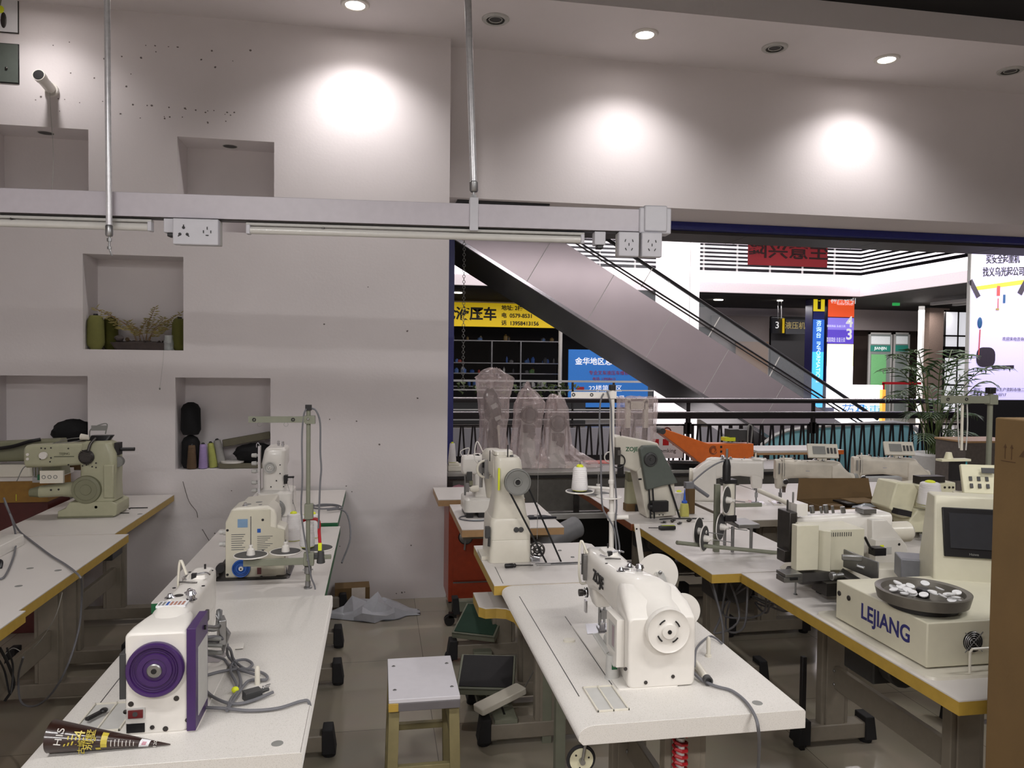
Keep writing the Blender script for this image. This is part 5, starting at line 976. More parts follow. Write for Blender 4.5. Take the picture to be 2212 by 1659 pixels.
# open carton
t = thing('open_carton', 'open brown cardboard box with flaps and plastic wrap inside', 'box', (2.64, 3.87, .768), rad(3))
b = MB(CBI); w, d, h = .25, .15, .14
for a in ((-w, w, -d, -d+.004), (-w, w, d-.004, d), (-w, -w+.004, -d, d), (w-.004, w, -d, d)): b.box(*a, 0, h)
b.box(-w, w, -d, d, 0, .004); b.build('box_body', t)
b = MB(CBI)
b.quad((-w, d, h), (w, d, h), (w+.02, d+.06, h+.1), (-w+.05, d+.06, h+.11)); b.build('flap', t, smooth=False)
b = MB(CBI); b.quad((w, -d, h), (w, d, h), (w+.3, d-.02, h+.08), (w+.24, -d+.02, h+.03)); b.build('flap', t, smooth=False)
b = MB(CBI); b.quad((-w, -d, h), (w, -d, h), (w-.04, -d-.05, h-.08), (-w+.02, -d-.05, h-.08)); b.build('flap', t, smooth=False)
b = MB(CBD); b.box(-.0, .16, -.04, .1, h+.0, h+.006); b.M(BK); b.box(-.05, .12, -.03, .1, h-.01, h); b.M(mat('crumpled_plastic', 'B8BEC6', .25, alpha=.85)); b.ell((.04, -.05, .09), (.09, .05, .05), 14, 8, .12); b.M(CBI); b.cyl((-.11, 0, .02), (-.11, 0, .13), .045); b.build('contents', t, bev=.001)
# cream button machine at the back right
t = thing('cream_machine', 'cream coloured button sewing machine behind the big thread cone', 'sewing machine', (3.0, 3.56, .766))
def Wc(px, py_, y=3.56): g = GY(px, py_, y)-t.location; return (g.x, g.z)
b = MB(CR); b.prism([Wc(1921, 1098), Wc(1938, 1042), Wc(1975, 1045), Wc(1985, 1060), Wc(1968, 1118), Wc(1950, 1120)], 'y', -.0, .16); b.build('head', t, bev=.008)
b = MB(CR); b.prism([Wc(1968, 1150), Wc(1960, 1125), Wc(1980, 1100), Wc(2010, 1100), Wc(2040, 1112), Wc(2040, 1150)], 'y', -.01, .2); b.build('body', t, bev=.008)
b = MB(CR); b.prism([Wc(2000, 1052), Wc(2080, 1045), Wc(2080, 1070), Wc(2000, 1072)], 'y', .05, .2); b.prism([Wc(2000, 1072), Wc(2060, 1072), Wc(2060, 1110), Wc(2000, 1110)], 'y', .08, .2); b.build('arm', t, bev=.006)
b = MB(BK); p = Wc(1935, 1105); b.cb((p[0]+.02, -.02, p[1]), (.08, .05, .03), 0, 0, .2); b.box(-.05, .15, .0, .18, 0, .03); b.M(STL); p = Wc(1975, 1155); b.lathe((p[0]+.02, -.03, .015), (0, 0, 1), [(.014, 0), (.014, .02)], 12); p = Wc(2035, 1060); b.M(DST); b.cb((p[0], .1, p[1]+.04), (.15, .06, .05))
for x in (2055, 2065, 2073): p = Wc(x, 1056); b.lathe((p[0], .049, p[1]), (0, -1, 0), [(.006, 0), (.006, .004)], 8)
b.build('fittings', t)
t = thing('thread_stand', 'dark dish on a thin rod carrying the big white cone at the right', 'thread stand', GZ(2020, 1168, .766)); yy = t.location.y
c = GY(2008, 1092, yy)-t.location; b = MB(CBK); b.tube([(-.02, -.0, 0), (-.03, 0, .06), (-.01, 0, .12), (c.x, 0, c.z)], .004, 6); b.build('rod', t); dish(t, c, .055, pin=False)
b = MB(CBK); b.tube([c+V((.05, -.02, 0)), c+V((.07, -.02, .03)), c+V((.12, -.02, .06)), c+V((.17, 0, .075))], .004, 6); b.build('cable', t)
cone('thread_cone', 'large white thread cone with yellow green top at the far right', t.location+c+V((0, 0, .005)), .062, .047, .118, THR)
# ------------------------------------------------------------------ button feeder with bowl
t = thing('button_feeder', 'cream button feeder box with dark blue lettering and round bowl, right front table', 'button feeder', (1.60, 1.965, .77))
CW = mat('pale_cream_panel', 'CDC9B4', .4, var=.02)
b = MB(WH2); b.loft([(0, .31, .26, .66, .60, .03), (.008, .31, .26, .655, .595, .03)], 'z', 5); b.build('base_plate', t)
b = MB(CW); b.box(.012, .56, .02, .475, .012, .148); bo_ = b.build('housing', t, bev=.004)
b = MB(LBL); b.box(.0, .0, 0, 0, 0, 0) if 0 else None
text('LEJIANG', .072, mat('navy_lettering', '2C2C6C', .5), (.0112, .212, .082), LEFT, bo_, bold=.0014, sx=.92)
b = MB(DST)
for y in (.455, .40): b.lathe((.0118, y, .105), (-1, 0, 0), [(.009, 0), (.009, .003), (.006, .005)], 14)
b.build('knob', t)
c = V((.165, .02, .085)); b = MB(BK); b.cyl(c+V((0, 0, 0)), c+V((0, -.004, 0)), .031, n=28); b.M(STL)
for q in (.03, .024, .018, .011): b.torus(c+V((0, -.006, 0)), (0, 1, 0), q, .0013, 28, 5)
for a in (.785, 2.356): b.cyl(c+V((cos(a)*.042, -.007, sin(a)*.042)), c-V((cos(a)*.042, .007, sin(a)*.042)), .0016, n=5)
b.build('fan_grille', t)
b = MB(WH2); b.tube([(.115, -.03, .01), (.115, -.03, .075), (.122, -.03, .083), (.30, -.03, .083), (.42, -.03, .083)], .004, 7, sm=1); b.build('guard_rail', t)
bc = GZ(1993, 1280, .965)-t.location
b = MB(BK); b.lathe((bc.x, bc.y, .15), (0, 0, 1), [(.10, 0), (.10, .02), (.12, .03)], 40); b.build('bowl_base', t)
BWL = mat('bowl_metal', '6C6860', .4, .35, var=.1, scale=20)
b = MB(BWL); b.lathe((bc.x, bc.y, .165), (0, 0, 1), [(.08, 0), (.130, .006), (.136, .03), (.138, .040), (.133, .042), (.120, .038), (.115, .022), (.02, .016)], 56); bw = b.build('bowl', t)
b = MB(BK); b.lathe((bc.x, bc.y, .178), (0, 0, 1), [(.02, 0), (.02, .028), (.017, .031)], 20); b.build('centre_knob', t)
rnd = random.Random(11); BT = mat('white_button', 'DADADA', .4)
for k in range(26):
    a = rnd.uniform(2.0, 5.3) if k < 22 else rnd.uniform(-.6, 1.2); r = rnd.uniform(.035, .098); b = MB(BT); b.lathe((0, 0, 0), (rnd.uniform(-.4, .4), rnd.uniform(-.4, .4), 1), [(.010, 0), (.0135, .003), (.0135, .006), (.009, .0055)], 12)
    o = b.build('button'); o.location = t.location+V((bc.x+r*cos(a), bc.y+r*sin(a), .192+.008*(k % 3))); tag(o, 'small white button lying in the dark feeder bowl', 'button', 'white buttons in the feeder bowl')
# chute, bracket, clamp
b = MB(DST); p0 = GY(1900, 1290, 2.42)-t.location; p1 = GY(1815, 1238, 2.62)-t.location; b.rings([[p+V((a*.03, e*.03, f*.012)) for a, e, f in ((-1, -1, -1), (1, 1, -1), (1, 1, 1), (-1, -1, 1))] for p in (p0, p1)]); b.M(BK); p2 = GY(1850, 1285, 2.5)-t.location; b.cb(p2, (.12, .06, .04), -.5); b.M(STL); b.lathe(GY(1795, 1245, 2.5)-t.location, (1, 0, .05), [(.015, 0), (.015, .016), (.009, .018), (.009, .05)], 18); b.build('chute', t, bev=.003)
b = MB(STL); p = GY(1822, 1205, 2.66)-t.location; q = GY(1898, 1235, 2.5)-t.location; b.rings([[v+V((0, 0, f)) + V((.004*s, .004*s, 0)) for s, f in ((-1, -.035), (1, -.035), (1, .035), (-1, .035))] for v in (p, q)]); p = GY(1840, 1205, 2.55)-t.location; b.cb(p, (.07, .02, .02), -.4); b.cyl(GY(1868, 1228, 2.5)-t.location, GY(1850, 1222, 2.52)-t.location, .008); b.build('bracket', t, bev=.003)
# sewing head with cream cover
t = thing('button_machine', 'white button sewing machine with cream vented cover over its head', 'sewing machine', (1.6, 2.80, .77)); P_ = lambda px, py_, y: GY(px, py_, y)-t.location
a0, a1 = P_(1711, 1232, 2.68), P_(1766, 1135, 2.68); c0, c1 = P_(1762, 1238, 2.70), P_(1868, 1140, 2.70)
b = MB(CW); b.box(a0.x+.012, a1.x, -.13, -.09, a0.z, a1.z+.003); b.box(c0.x-.002, c1.x, -.10, .05, c0.z+.008, c1.z-.004); b.prism([(c0.x+.01, -.1), (c0.x+.045, -.128), (c0.x+.06, -.1)], 'z', c0.z+.01, c1.z-.005); cv = b.build('head_cover', t, bev=.002)
b = MB(DG); x0 = P_(1790, 1155, 2.70)
for k in range(11): b.box(x0.x+k*.0095, x0.x+k*.0095+.003, -.1012, -.0995, x0.z-.008, x0.z+.008)
b.build('vent_slots', cv)
e0, e1 = P_(1702, 1200, 2.98), P_(1905, 1105, 2.98)
b = MB(WH); b.loft([(e0.x, .2, (e0.z+e1.z)/2, .12, e1.z-e0.z-.02, .02), (e0.x+.3, .2, (e0.z+e1.z)/2, .13, e1.z-e0.z, .02), (e1.x+.02, .2, (e0.z+e1.z)/2-.0, .13, e1.z-e0.z, .02)], 'x'); f0 = [P_(*q, 2.95) for q in ((1868, 1118), (1900, 1118), (1942, 1172), (1965, 1255), (1870, 1260))]; b.prism([(g.x, g.z) for g in f0], 'y', .10, .26); b.build('body', t, bev=.004)
b = MB(WH); g = P_(1880, 1215, 2.92); b.box(g.x-.02, g.x+.10, .06, .1, g.z-.06, g.z+.11); b.M(YLW); b.box(g.x-.0, g.x+.018, .0585, .06, g.z+.05, g.z+.09); b.M(LG); b.box(g.x+.03, g.x+.055, .0585, .06, g.z+.05, g.z+.08); b.M(BK); screw(b, (g.x+.09, .06, g.z+.09), (0, -1, 0), .006); screw(b, (g.x+.09, .06, g.z-.0), (0, -1, 0), .006); b.build('side_cover', t, bev=.003)
b = MB(DST); g = P_(1700, 1145, 2.95); b.cb(g, (.035, .1, .17)); b.cyl(g+V((0, 0, .08)), g+V((-.0, 0, .13)), .004); b.cb(g+V((-.02, -.02, -.1)), (.04, .06, .05)); b.build('face_plate', t, bev=.004)
b = MB(WH); g = P_(1722, 1098, 2.95); b.cb(g, (.05, .08, .05)); b.M(STL); b.cyl(g+V((-.02, 0, .02)), g+V((-.02, 0, .07)), .004)
for k, px in enumerate((1740, 1755, 1775, 1785, 1800, 1822)): g = P_(px, 1108, 2.95); b.cyl(g, g+V((-.006, 0, .035-.004*(k % 3))), .006+.004*(k % 2)); 
g = P_(1870, 1102, 2.95); b.cb(g, (.06, .06, .02)); b.build('top_fittings', t)
b = MB(WH2); g = P_(1905, 1150, 2.98); q = P_(1960, 1148, 2.98); b.lathe(g, q-g, [(.045, 0), (.045, (q-g).length), (.035, (q-g).length+.012)], 28); b.build('motor', t)
b = MB(DST); g = P_(1760, 1232, 2.68); b.loft([(g.z-.045, g.x, -.1, .15, .10, .01), (g.z-.03, g.x+.01, -.1, .2, .12, .01), (g.z-.005, g.x+.0, -.08, .14, .10, .01)], 'z'); g = P_(1705, 1238, 2.66); b.M(STL); b.cb(g, (.07, .07, .012)); b.cb(g+V((.0, 0, -.018)), (.075, .06, .02)); b.M(BK); b.cb(g+V((-.0, -.032, -.012)), (.03, .01, .012)); g = P_(1774, 1278, 2.75); b.cb(g+V((0, 0, 0)), (.03, .03, .08)); g = P_(1800, 1265, 2.66); b.M(DST); b.cb(g, (.12, .1, .05)); b.build('clamp', t, bev=.004)
b = MB(STL); g = GZ(1718, 1284, .77)-t.location; b.cyl((g.x, g.y, 0), (g.x, g.y, .12), .0035); b.lathe((g.x, g.y, 0), (0, 0, 1), [(.009, 0), (.006, .004)], 12); b.build('support_rod', t)
b = MB(WH2); g = P_(1950, 1280, 2.6); b.loft([(0.012, .40, .12, .5, .35, .03), (.08, .42, .12, .4, .3, .03)], 'z'); b.build('bed', t, bev=.004)
b = MB(mat('grey_box_metal', '85868C', .45, .3)); g = P_(1975, 1225, 2.62); b.cb(g, (.12, .12, .085), -.45); b.M(DST); b.cb(g+V((.06, -.04, -.02)), (.01, .012, .03)); b.build('control_box', t, bev=.004)
b = MB(BK); g = P_(1895, 1190, 2.7); b.cb(g, (.05, .04, .03)); b.tube([P_(1868, 1160, 2.7), P_(1878, 1180, 2.7), P_(1885, 1188, 2.7)], .005, 6); b.build('sensor', t)
# touch screen tower
gl = GY(2032, 1192, 2.42); t = thing('control_screen', 'cream control tower with dark touch screen at the right', 'control panel', (gl.x, gl.y, .782), rad(-24)); hz_ = gl.z-.782
b = MB(CW); b.rings([[V((-.03, -.05, 0)), V((.36, -.05, 0)), V((.36, .16, 0)), V((-.03, .16, 0))], [V((-.03, -.03, hz_-.05)), V((.36, -.03, hz_-.05)), V((.36, .16, hz_-.05)), V((-.03, .16, hz_-.05))], [V((-.015, .035, hz_+.2)), V((.34, .035, hz_+.2)), V((.34, .13, hz_+.2)), V((-.015, .13, hz_+.2))]]); b.build('tower', t, bev=.006)
tl = math.atan2(.065, .25)
b = MB(BK); b.cb((.105, -.001, hz_+.075), (.20, .012, .175), 0, -tl); s_ = b.build('screen_frame', t, bev=.003)
b = MB(mat('screen_glass', '35363A', .12, coat=.5)); b.cb((.108, -.0075, hz_+.082), (.165, .002, .125), 0, -tl); b.build('screen', s_)
text('Haiwe', .012, GY_, (.10, -.026, hz_+.003), (pi/2-tl, 0, 0), s_)
t = thing('keypad_panel', 'small cream keypad panel tilted at the right beside the big carton', 'control panel', GY(2118, 1070, 2.65)); t.rotation_euler = (0, 0, rad(-20))
b = MB(CR); b.cb((0, .02, .06), (.13, .02, .12), 0, -.35); b.cb((.02, .03, -.02), (.2, .08, .05)); b.cb((.02, .04, -.15), (.08, .06, .3)); b.build('panel', t, bev=.004)
b = MB(DG); b.cb((.025, -.001, .10), (.05, .003, .022), 0, -.35)
for i in range(3):
    for j in range(2): b.cb((-.035+.03*i, .008-.012*j, .065-.027*j), (.012, .003, .018), 0, -.35)
b.build('keys', t, bev=.001)
# far right thread stand
t = thing('thread_stand', 'beige thread stand with cross arm beside the big carton', 'thread stand', (GY(2140, 840, 3.05).x, 3.05, .766)); 
tz = GY(2140, 850, 3.05).z-.766; b = MB(FRG); b.cyl((0, 0, 0), (0, 0, tz), .0115, n=14); b.build('pole', t); b = MB(BK); b.box(-.016, .016, -.016, .016, tz, tz+.028); b.build('top_cap', t, bev=.003)
b = MB(FRG); b.box(-.27, .02, -.018, -.014, tz-.045, tz-.010); b.box(-.018, .024, -.02, .014, tz-.05, tz-.006); b.M(BK); 
for x in (-.235, -.14): b.torus((x, -.019, tz-.026), (0, 1, 0), .006, .0022, 14, 6)
b.build('guide_arm', t, bev=.001)
b = MB(WH2); b.cyl((-.145, .0, tz-.05), (-.143, 0, tz-.26), .006); b.M(LG); b.tube([(-.17, 0, tz-.05), (-.165, 0, tz-.15), (-.155, 0, tz-.25)], .003, 5); b.tube([(-.12, 0, tz-.05), (-.115, 0, tz-.15), (-.12, 0, tz-.26)], .003, 5); b.build('thread_tube', t)
b = MB(CR); b.box(-.25, -.10, -.01, .03, tz-.31, tz-.3); b.cyl((-.2, .01, tz-.3), (-.2, .01, tz-.27), .02, .012); b.M(BK); b.box(-.19, -.12, .0, .02, tz-.4, tz-.31); b.M(mat('cyan_cap', '4AB8C4', .4)); b.cyl((-.11, .01, tz-.34), (-.11, .01, tz-.31), .006); b.build('tension_block', t)
# big carton in the right foreground
t = thing('tall_carton', 'tall brown cardboard carton filling the right edge foreground', 'box', (1.875, 1.35, 0)); X0, Y1, Z1 = 1.559, 1.70, 1.552
b = MB(CBD); b.box(X0-t.location.x, .35, -.35, Y1-1.35, .0, Z1); cb_ = b.build('carton_body', t, bev=.004)
b = MB(mat('carton_tape', 'A88650', .3, coat=.4)); b.box(-.03, .03, -.35, Y1-1.349, Z1, Z1+.0008); b.build('tape', t)
b = MB(mat('carton_print', '4A3218', .7)); g = GY(2186, 968, 1.0); 
x = X0-t.location.x-.0006
def on(px, py_):   # point on the carton's aisle face
    d = ray(px, py_); return V((0, 0, HC))+d*(X0/d.x)
p = on(2180, 975)-t.location
for dy in (.012, -.008): b.prism([(p.y+dy-.0012, p.z-.02), (p.y+dy+.0012, p.z-.02), (p.y+dy+.0012, p.z+.008), (p.y+dy+.005, p.z+.008), (p.y+dy, p.z+.018), (p.y+dy-.005, p.z+.008), (p.y+dy-.0012, p.z+.008)], 'x', x, x+.0005)
b.box(x, x+.0005, p.y-.02, p.y+.024, p.z-.027, p.z-.025); b.prism([(p.y-.07, p.z-.01), (p.y-.05, p.z+.015), (p.y-.03, p.z-.01)], 'x', x, x+.0005); b.build('handling_symbols', cb_)

b = MB(BK); g = GY(1736, 1418, 3.0); b.box(-.011, .011, -.011, .011, 0, g.z); o = b.build('dark_bar', bev=.003); o.location = (g.x, 3.0, 0); tag(o, 'short dark upright bar standing on the floor behind the front table corner', 'bar')
t = thing('hanging_cables', 'grey cables hanging in the dark below the yellow edged right table', 'cables', (1.6, 3.2, 0)); b = MB(CAB); rnd = random.Random(8)
for k in range(7):
    x = -.1+.08*k; b.tube([(x, rnd.uniform(-.05, .3), .72), (x+rnd.uniform(-.05, .05), rnd.uniform(-.05, .3), .5), (x+rnd.uniform(-.1, .1), rnd.uniform(-.05, .3), .38+.03*k), (x+.06, rnd.uniform(-.05, .3), .52), (x+.08, rnd.uniform(-.05, .3), .72)], .005, 6)
b.build('cords', t)
# ------------------------------------------------------------------ counter and wrapped machines in the opening
t = thing('display_counter', 'long grey steel counter behind the machines in the shop opening', 'counter', (0, 5.6, 0))
b = MB(mat('counter_steel', '8E8C88', .35, .5, var=.08)); b.box(.51, 3.55, -.02, .56, .825, .85); b.build('worktop', t, bev=.003)
b = MB(BK); b.box(.51, 3.55, -.021, -.005, .805, .824); b.build('edge_strip', t)
b = MB(DST)
for x in (.53, 1.5, 2.5, 3.5):
    b = MB(DST)
    for y in (.0, .52): b.box(x-.02, x+.02, y, y+.03, 0, .825)
    b.build('leg', t)
b = MB(MATS['counter_steel']); b.box(.51, 3.55, .04, .56, .50, .53); b.M(LG); b.box(.51, 3.55, -.03, .0, .49, .53); b.build('shelf', t, bev=.002)
b = MB(mat('counter_front', '66645F', .4, .3, var=.1)); b.box(.51, 3.55, .02, .04, .545, .80); b.build('front_panel', t); b = MB(BK); b.box(.51, 3.55, .50, .52, .02, .50); b.build('shade_panel', t)  # black sheet added so the space under the counter stays dark
b = MB(MATS['pink_print']); b.ell((0, 0, .1), (.13, .1, .11), 14, 8, .06); o = b.build('pink_bundle'); o.location = (.60, 5.60, .53); o.scale = (.8, .35, 1.1); tag(o, 'pinkish fabric bundle on the counter shelf by the wall end', 'bundle')
PL = mat('clear_pinkish_plastic', 'E8D6D4', .12, var=.1, scale=14, alpha=.34, bump=1, bscale=14, spec=1)
def wrapped(lab, pts, y, dp, seed, kind):
    """pts: silhouette rows (py, pxleft, pxright)"""
    rnd = random.Random(seed); rows = []
    gx = [GY((a+c)/2, r, y) for r, a, c in pts]; base = V((gx[4].x, y, .851)); t = thing('wrapped_machine', lab, 'wrapped machine', base)
    b = MB(PL); rs = []; rd = [.07*sin(i*2.9+seed)+.05*sin(i*1.3) for i in range(26)]
    for (r, a, c), g in zip(pts, gx):
        w = (GY(c, r, y).x-GY(a, r, y).x)/2; n = 26
        rs.append([g-base+V((w*cos(2*pi*i/n)*(1+rd[i]+rnd.uniform(-.04, .05)), dp*min(1, w/.09)*sin(2*pi*i/n)*(1+rd[i]*2+rnd.uniform(-.12, .12)), rnd.uniform(-.01, .01))) for i in range(n)])
    rs[-1] = [V((p.x, p.y, .002)) for p in rs[-1]]
    R_ = []
    for q0, q1 in zip(rs, rs[1:]):
        R_.append(q0)
        for f in (.33, .67): R_.append([u.lerp(v, f)+V((rnd.uniform(-.006, .006), rnd.uniform(-.012, .012), rnd.uniform(-.006, .006))) for u, v in zip(q0, q1)])
    rs = R_+[rs[-1]]
    b.rings(rs); b.build('plastic_cover', t, ang=28)
    H = gx[0].z-.851; b = MB(DST)
    if kind == 0:
        b.loft([(.0, 0, 0, .16, .12, .02), (.12, 0, 0, .1, .08, .02), (H*.45, 0, 0, .06, .06, .01), (H*.5, 0, 0, .14, .1, .02), (H*.72, -.02, 0, .12, .1, .03), (H*.8, -.03, 0, .05, .05, .02)], 'z'); b.M(LG); b.cb((.0, -.055, H*.62), (.05, .01, .035), 0, 0, -.5); b.cb((.03, -.055, H*.5), (.05, .01, .03), 0, 0, -.4); b.M(WH2); b.box(-.01, .05, -.03, .03, .02, H*.42)
    elif kind == 1:
        b.M(LG); b.loft([(.0, 0, .02, .14, .12, .02), (H*.5, 0, .02, .09, .09, .02), (H*.7, 0, .02, .09, .09, .03)], 'z'); b.M(DST); z = H*.62; b.lathe((0, -.03, z), (0, -1, 0), [(.07, 0), (.072, .012), (.06, .014), (.05, .006), (.02, .006), (.015, .014)], 28); b.M(BK); b.cyl((0, -.04, z), (0, -.046, z), .035); b.M(DST); b.cb((.0, -.03, z-.11), (.09, .05, .06)); b.cb((.02, -.03, z-.16), (.05, .04, .05), 0, 0, .5)
    else:
        b.M(WH2)
        for s in (-.07, .08): b.box(s-.018, s+.018, -.02, .02, H*.55, H*.97); b.M(DST); b.box(s-.014, s+.014, -.016, .016, .0, H*.55); b.cb((s, -.02, H*.93), (.02, .01, .02)); b.M(WH2)
        b.box(-.06, .07, -.02, .02, H*.82, H*.93); b.M(BK); b.cb((.0, -.03, H*.72), (.06, .04, .05)); b.tube([(-.02, -.03, H*.7), (-.035, -.03, H*.5), (-.03, -.03, H*.3)], .006, 6); b.M(LG); b.cb((.0, -.03, H*.45), (.03, .03, .05)); b.box(-.1, .1, -.05, .05, 0, .02)
    b.build('machine', t)
wrapped('tallest machine wrapped in clear plastic, left of the three', [(795, 1062, 1072), (800, 1045, 1082), (815, 1026, 1108), (830, 1030, 1108), (860, 1032, 1100), (900, 1037, 1098), (940, 1036, 1092), (975, 1030, 1098), (990, 1025, 1104), (1010, 1020, 1100)], 5.9, .10, 1, 0)
wrapped('machine with round pulley wrapped in clear plastic, middle of the three', [(825, 1138, 1141), (838, 1130, 1146), (850, 1120, 1160), (870, 1113, 1176), (900, 1110, 1172), (940, 1106, 1168), (965, 1104, 1170), (985, 1104, 1180), (1008, 1106, 1190)], 5.86, .10, 2, 1)
wrapped('shortest machine wrapped in clear plastic, right of the three', [(853, 1190, 1200), (860, 1182, 1216), (880, 1180, 1226), (920, 1176, 1229), (960, 1172, 1233), (978, 1165, 1250), (995, 1160, 1285), (1010, 1155, 1300)], 5.82, .09, 3, 1)
wrapped('frame shaped machine under a clear plastic bag behind the column machine', [(857, 1336, 1412), (864, 1334, 1416), (890, 1333, 1415), (930, 1334, 1413), (958, 1337, 1409), (985, 1340, 1406), (1008, 1340, 1406)], 5.86, .07, 4, 2)
t = thing('button_press', 'small white machine base with a thread cone on the counter end', 'sewing machine', GY(985, 1012, 5.75)); t.location.z = .85
b = MB(WH2); b.cb((0, 0, .02), (.13, .12, .04)); b.cb((-.02, 0, .05), (.08, .08, .02)); b.build('base', t, bev=.004)
cone('thread_cone', 'slim white thread cone with yellow top at the end of the wall', t.location+V((-.03, 0, .061)), .032, .02, .145, THR)
# orange bracket machine
t = thing('orange_arm_machine', 'bright orange arm shaped machine body on the counter', 'machine body', (2.7, 5.85, .851)); Wq = lambda px, py_, y=5.85: (GY(px, py_, y).x-2.7, GY(px, py_, y).z-.851)
b = MB(ORG); b.prism([Wq(1419, 932), Wq(1422, 926), Wq(1434, 926), Wq(1524, 957), Wq(1560, 957), Wq(1622, 957), Wq(1622, 1006), Wq(1510, 1006), Wq(1497, 990)], 'y', -.05, .07); bd = b.build('body', t, bev=.005)
b = MB(BK); p = Wq(1535, 971); 
for k in range(3): b.torus((p[0], -.0508, p[1]), (0, 1, 0), .034-.008*k, .002, 20, 4, .4+k, 5.4+k)
for q in (Wq(1552, 964), Wq(1552, 974), Wq(1552, 984)): b.cb((q[0], -.0505, q[1]), (.018, .002, .018))
b.build('printed_marks', bd)
b = MB(DG); p = Wq(1425, 930); b.lathe((p[0], -.07, p[1]), (0, 1, 0), [(.025, 0), (.025, .16)], 16); p = Wq(1595, 940); b.cb((p[0], .02, p[1]), (.16, .08, .09)); b.cb((p[0]-.05, .02, p[1]+.0), (.08, .1, .1)); b.M(GY_); p = Wq(1612, 930); b.tube([(p[0], -.03, p[1]-.16), (p[0], -.03, p[1]+.02), (p[0]+.02, -.03, p[1]+.05), (p[0]+.04, -.03, p[1]+.02), (p[0]+.03, -.03, p[1]-.1)], .006, 6); b.M(YLW); p = Wq(1573, 948); b.cb((p[0], -.0, p[1]), (.09, .08, .03)); b.build('fittings', t)
b = MB(BK); b.loft([(0, 0, 0, .2, .12, .01), (.05, 0, 0, .25, .16, .01), (.05, 0, 0, .23, .14, .01), (.008, 0, 0, .18, .1, .01)], 'z'); o = b.build('plastic_tray'); g = GZ(1478, 1012, .851); o.location = g; o.rotation_euler = (0, 0, -.25); tag(o, 'empty black plastic tray in front of the orange machine', 'tray')
b = MB(mat('red_magazine', 'B0483C', .5, var=.5, scale=14)); b.box(-.14, .14, -.08, .08, 0, .012); b.M(LBL); b.box(-.12, .16, -.09, .06, -.0, -.0+.004); o = b.build('magazine'); o.location = GZ(1300, 1000, .852); tag(o, 'red and white magazine lying on the counter beside the plastic sheet', 'magazine')
t = thing('product_sign', 'white sign board with red squares behind the orange arm', 'sign', GY(1440, 955, 6.25)); b = MB(LBL); b.cb((0, 0, 0), (.30, .01, .28)); b.build('board', t)
b = MB(REP)
for k in range(3): b.cb((-.1+.09*k, -.0056, .0), (.055, .001, .055))
b.M(mat('sign_maroon', '6E2420', .5)); b.torus((.0, -.006, .09), (0, 1, 0), .035, .006, 24, 5); b.build('squares', t); text('comking', .05, DG, (0, -.006, -.075), FRONT, t)
b = MB(LG); b.M(LAM); b.box(-.42, .42, -.2, .2, 0, .02); b.M(ORG); b.box(.36, .421, -.201, .201, -.02, .019); b.M(BE); b.box(-.42, .36, -.2, .2, -.02, 0); o = b.build('table_top_panel', bev=.002); g = GY(1705, 972, 6.42); o.location = g; tag(o, 'loose white table top with orange corner lying by the railing', 'board')
b = MB(DST)
for sx in (-.3, .3):
    for sy in (-.12, .12): b.box(sx-.015, sx+.015, sy-.015, sy+.015, -g.z, -.02)
o2 = b.build('trestle'); o2.location = g; tag(o2, 'dark trestle legs under the loose white table top', 'trestle')
# chain
t = thing('hanging_chain', 'thin steel chain hanging in the opening next to the wall end', 'chain', GY(1003, 515, 5.9)); b = MB(GY_); L_ = t.location.z-GY(1001, 832, 5.9).z
for k in range(int(L_/.021)): b.torus((0, 0, -.021*k), (1, 0, 0) if k % 2 else (0, 1, 0), .0105, .0022, 12, 5)
b.tube([(0, 0, -L_+.01), (.012, 0, -L_-.01), (0, 0, -L_-.03), (-.012, 0, -L_-.02)], .002, 5); b.build('chain_links', t)
b = MB(GY_); b.cyl((0, 0, .4), (0, 0, 0), .002, n=6); b.build('hook', t)
# ------------------------------------------------------------------ corridor and atrium
CF = floormat('corridor_tile', .8, 0, 0, '8E877E', '938C83', '5C554E', .12)
b = MB(CF); b.box(-8, 16, 6.0, 10.3, -.1, -.0005); b.box(-8, 26, 19.0, 27, -.1, 0); b.box(12.4, 26, 10.3, 19, -.1, 0); st(b.build('floor_mall', smooth=False))
SLB = mat('grey_fascia', '9A979A', .4, var=.04); DK = mat('dark_grey_ceiling', '2E2B2A', .7, var=.2)
b = MB(DK); b.box(-8, 11.6, 6.5, 10.25, 3.42, 3.5); b.M(BK)
for i in range(16): b.box(-6+i*1.1, -5.97+i*1.1, 6.5, 10.25, 3.405, 3.42)
st(b.build('ceiling_corridor', smooth=False))
b = MB(SLB); b.box(-8, 16, 10.3, 10.36, -.6, .06); b.box(-8, 12.4, 18.9, 19, -.7, .0); b.M(mat('lower_level', '3E3A3A', .3, var=.1)); b.box(-8, 26, 10.36, 27, -4.6, -4.5); b.M(DK); b.box(-8, 14, 19.0, 19.1, -4.5, -.7); st(b.build('wall_atrium_edge', smooth=False))
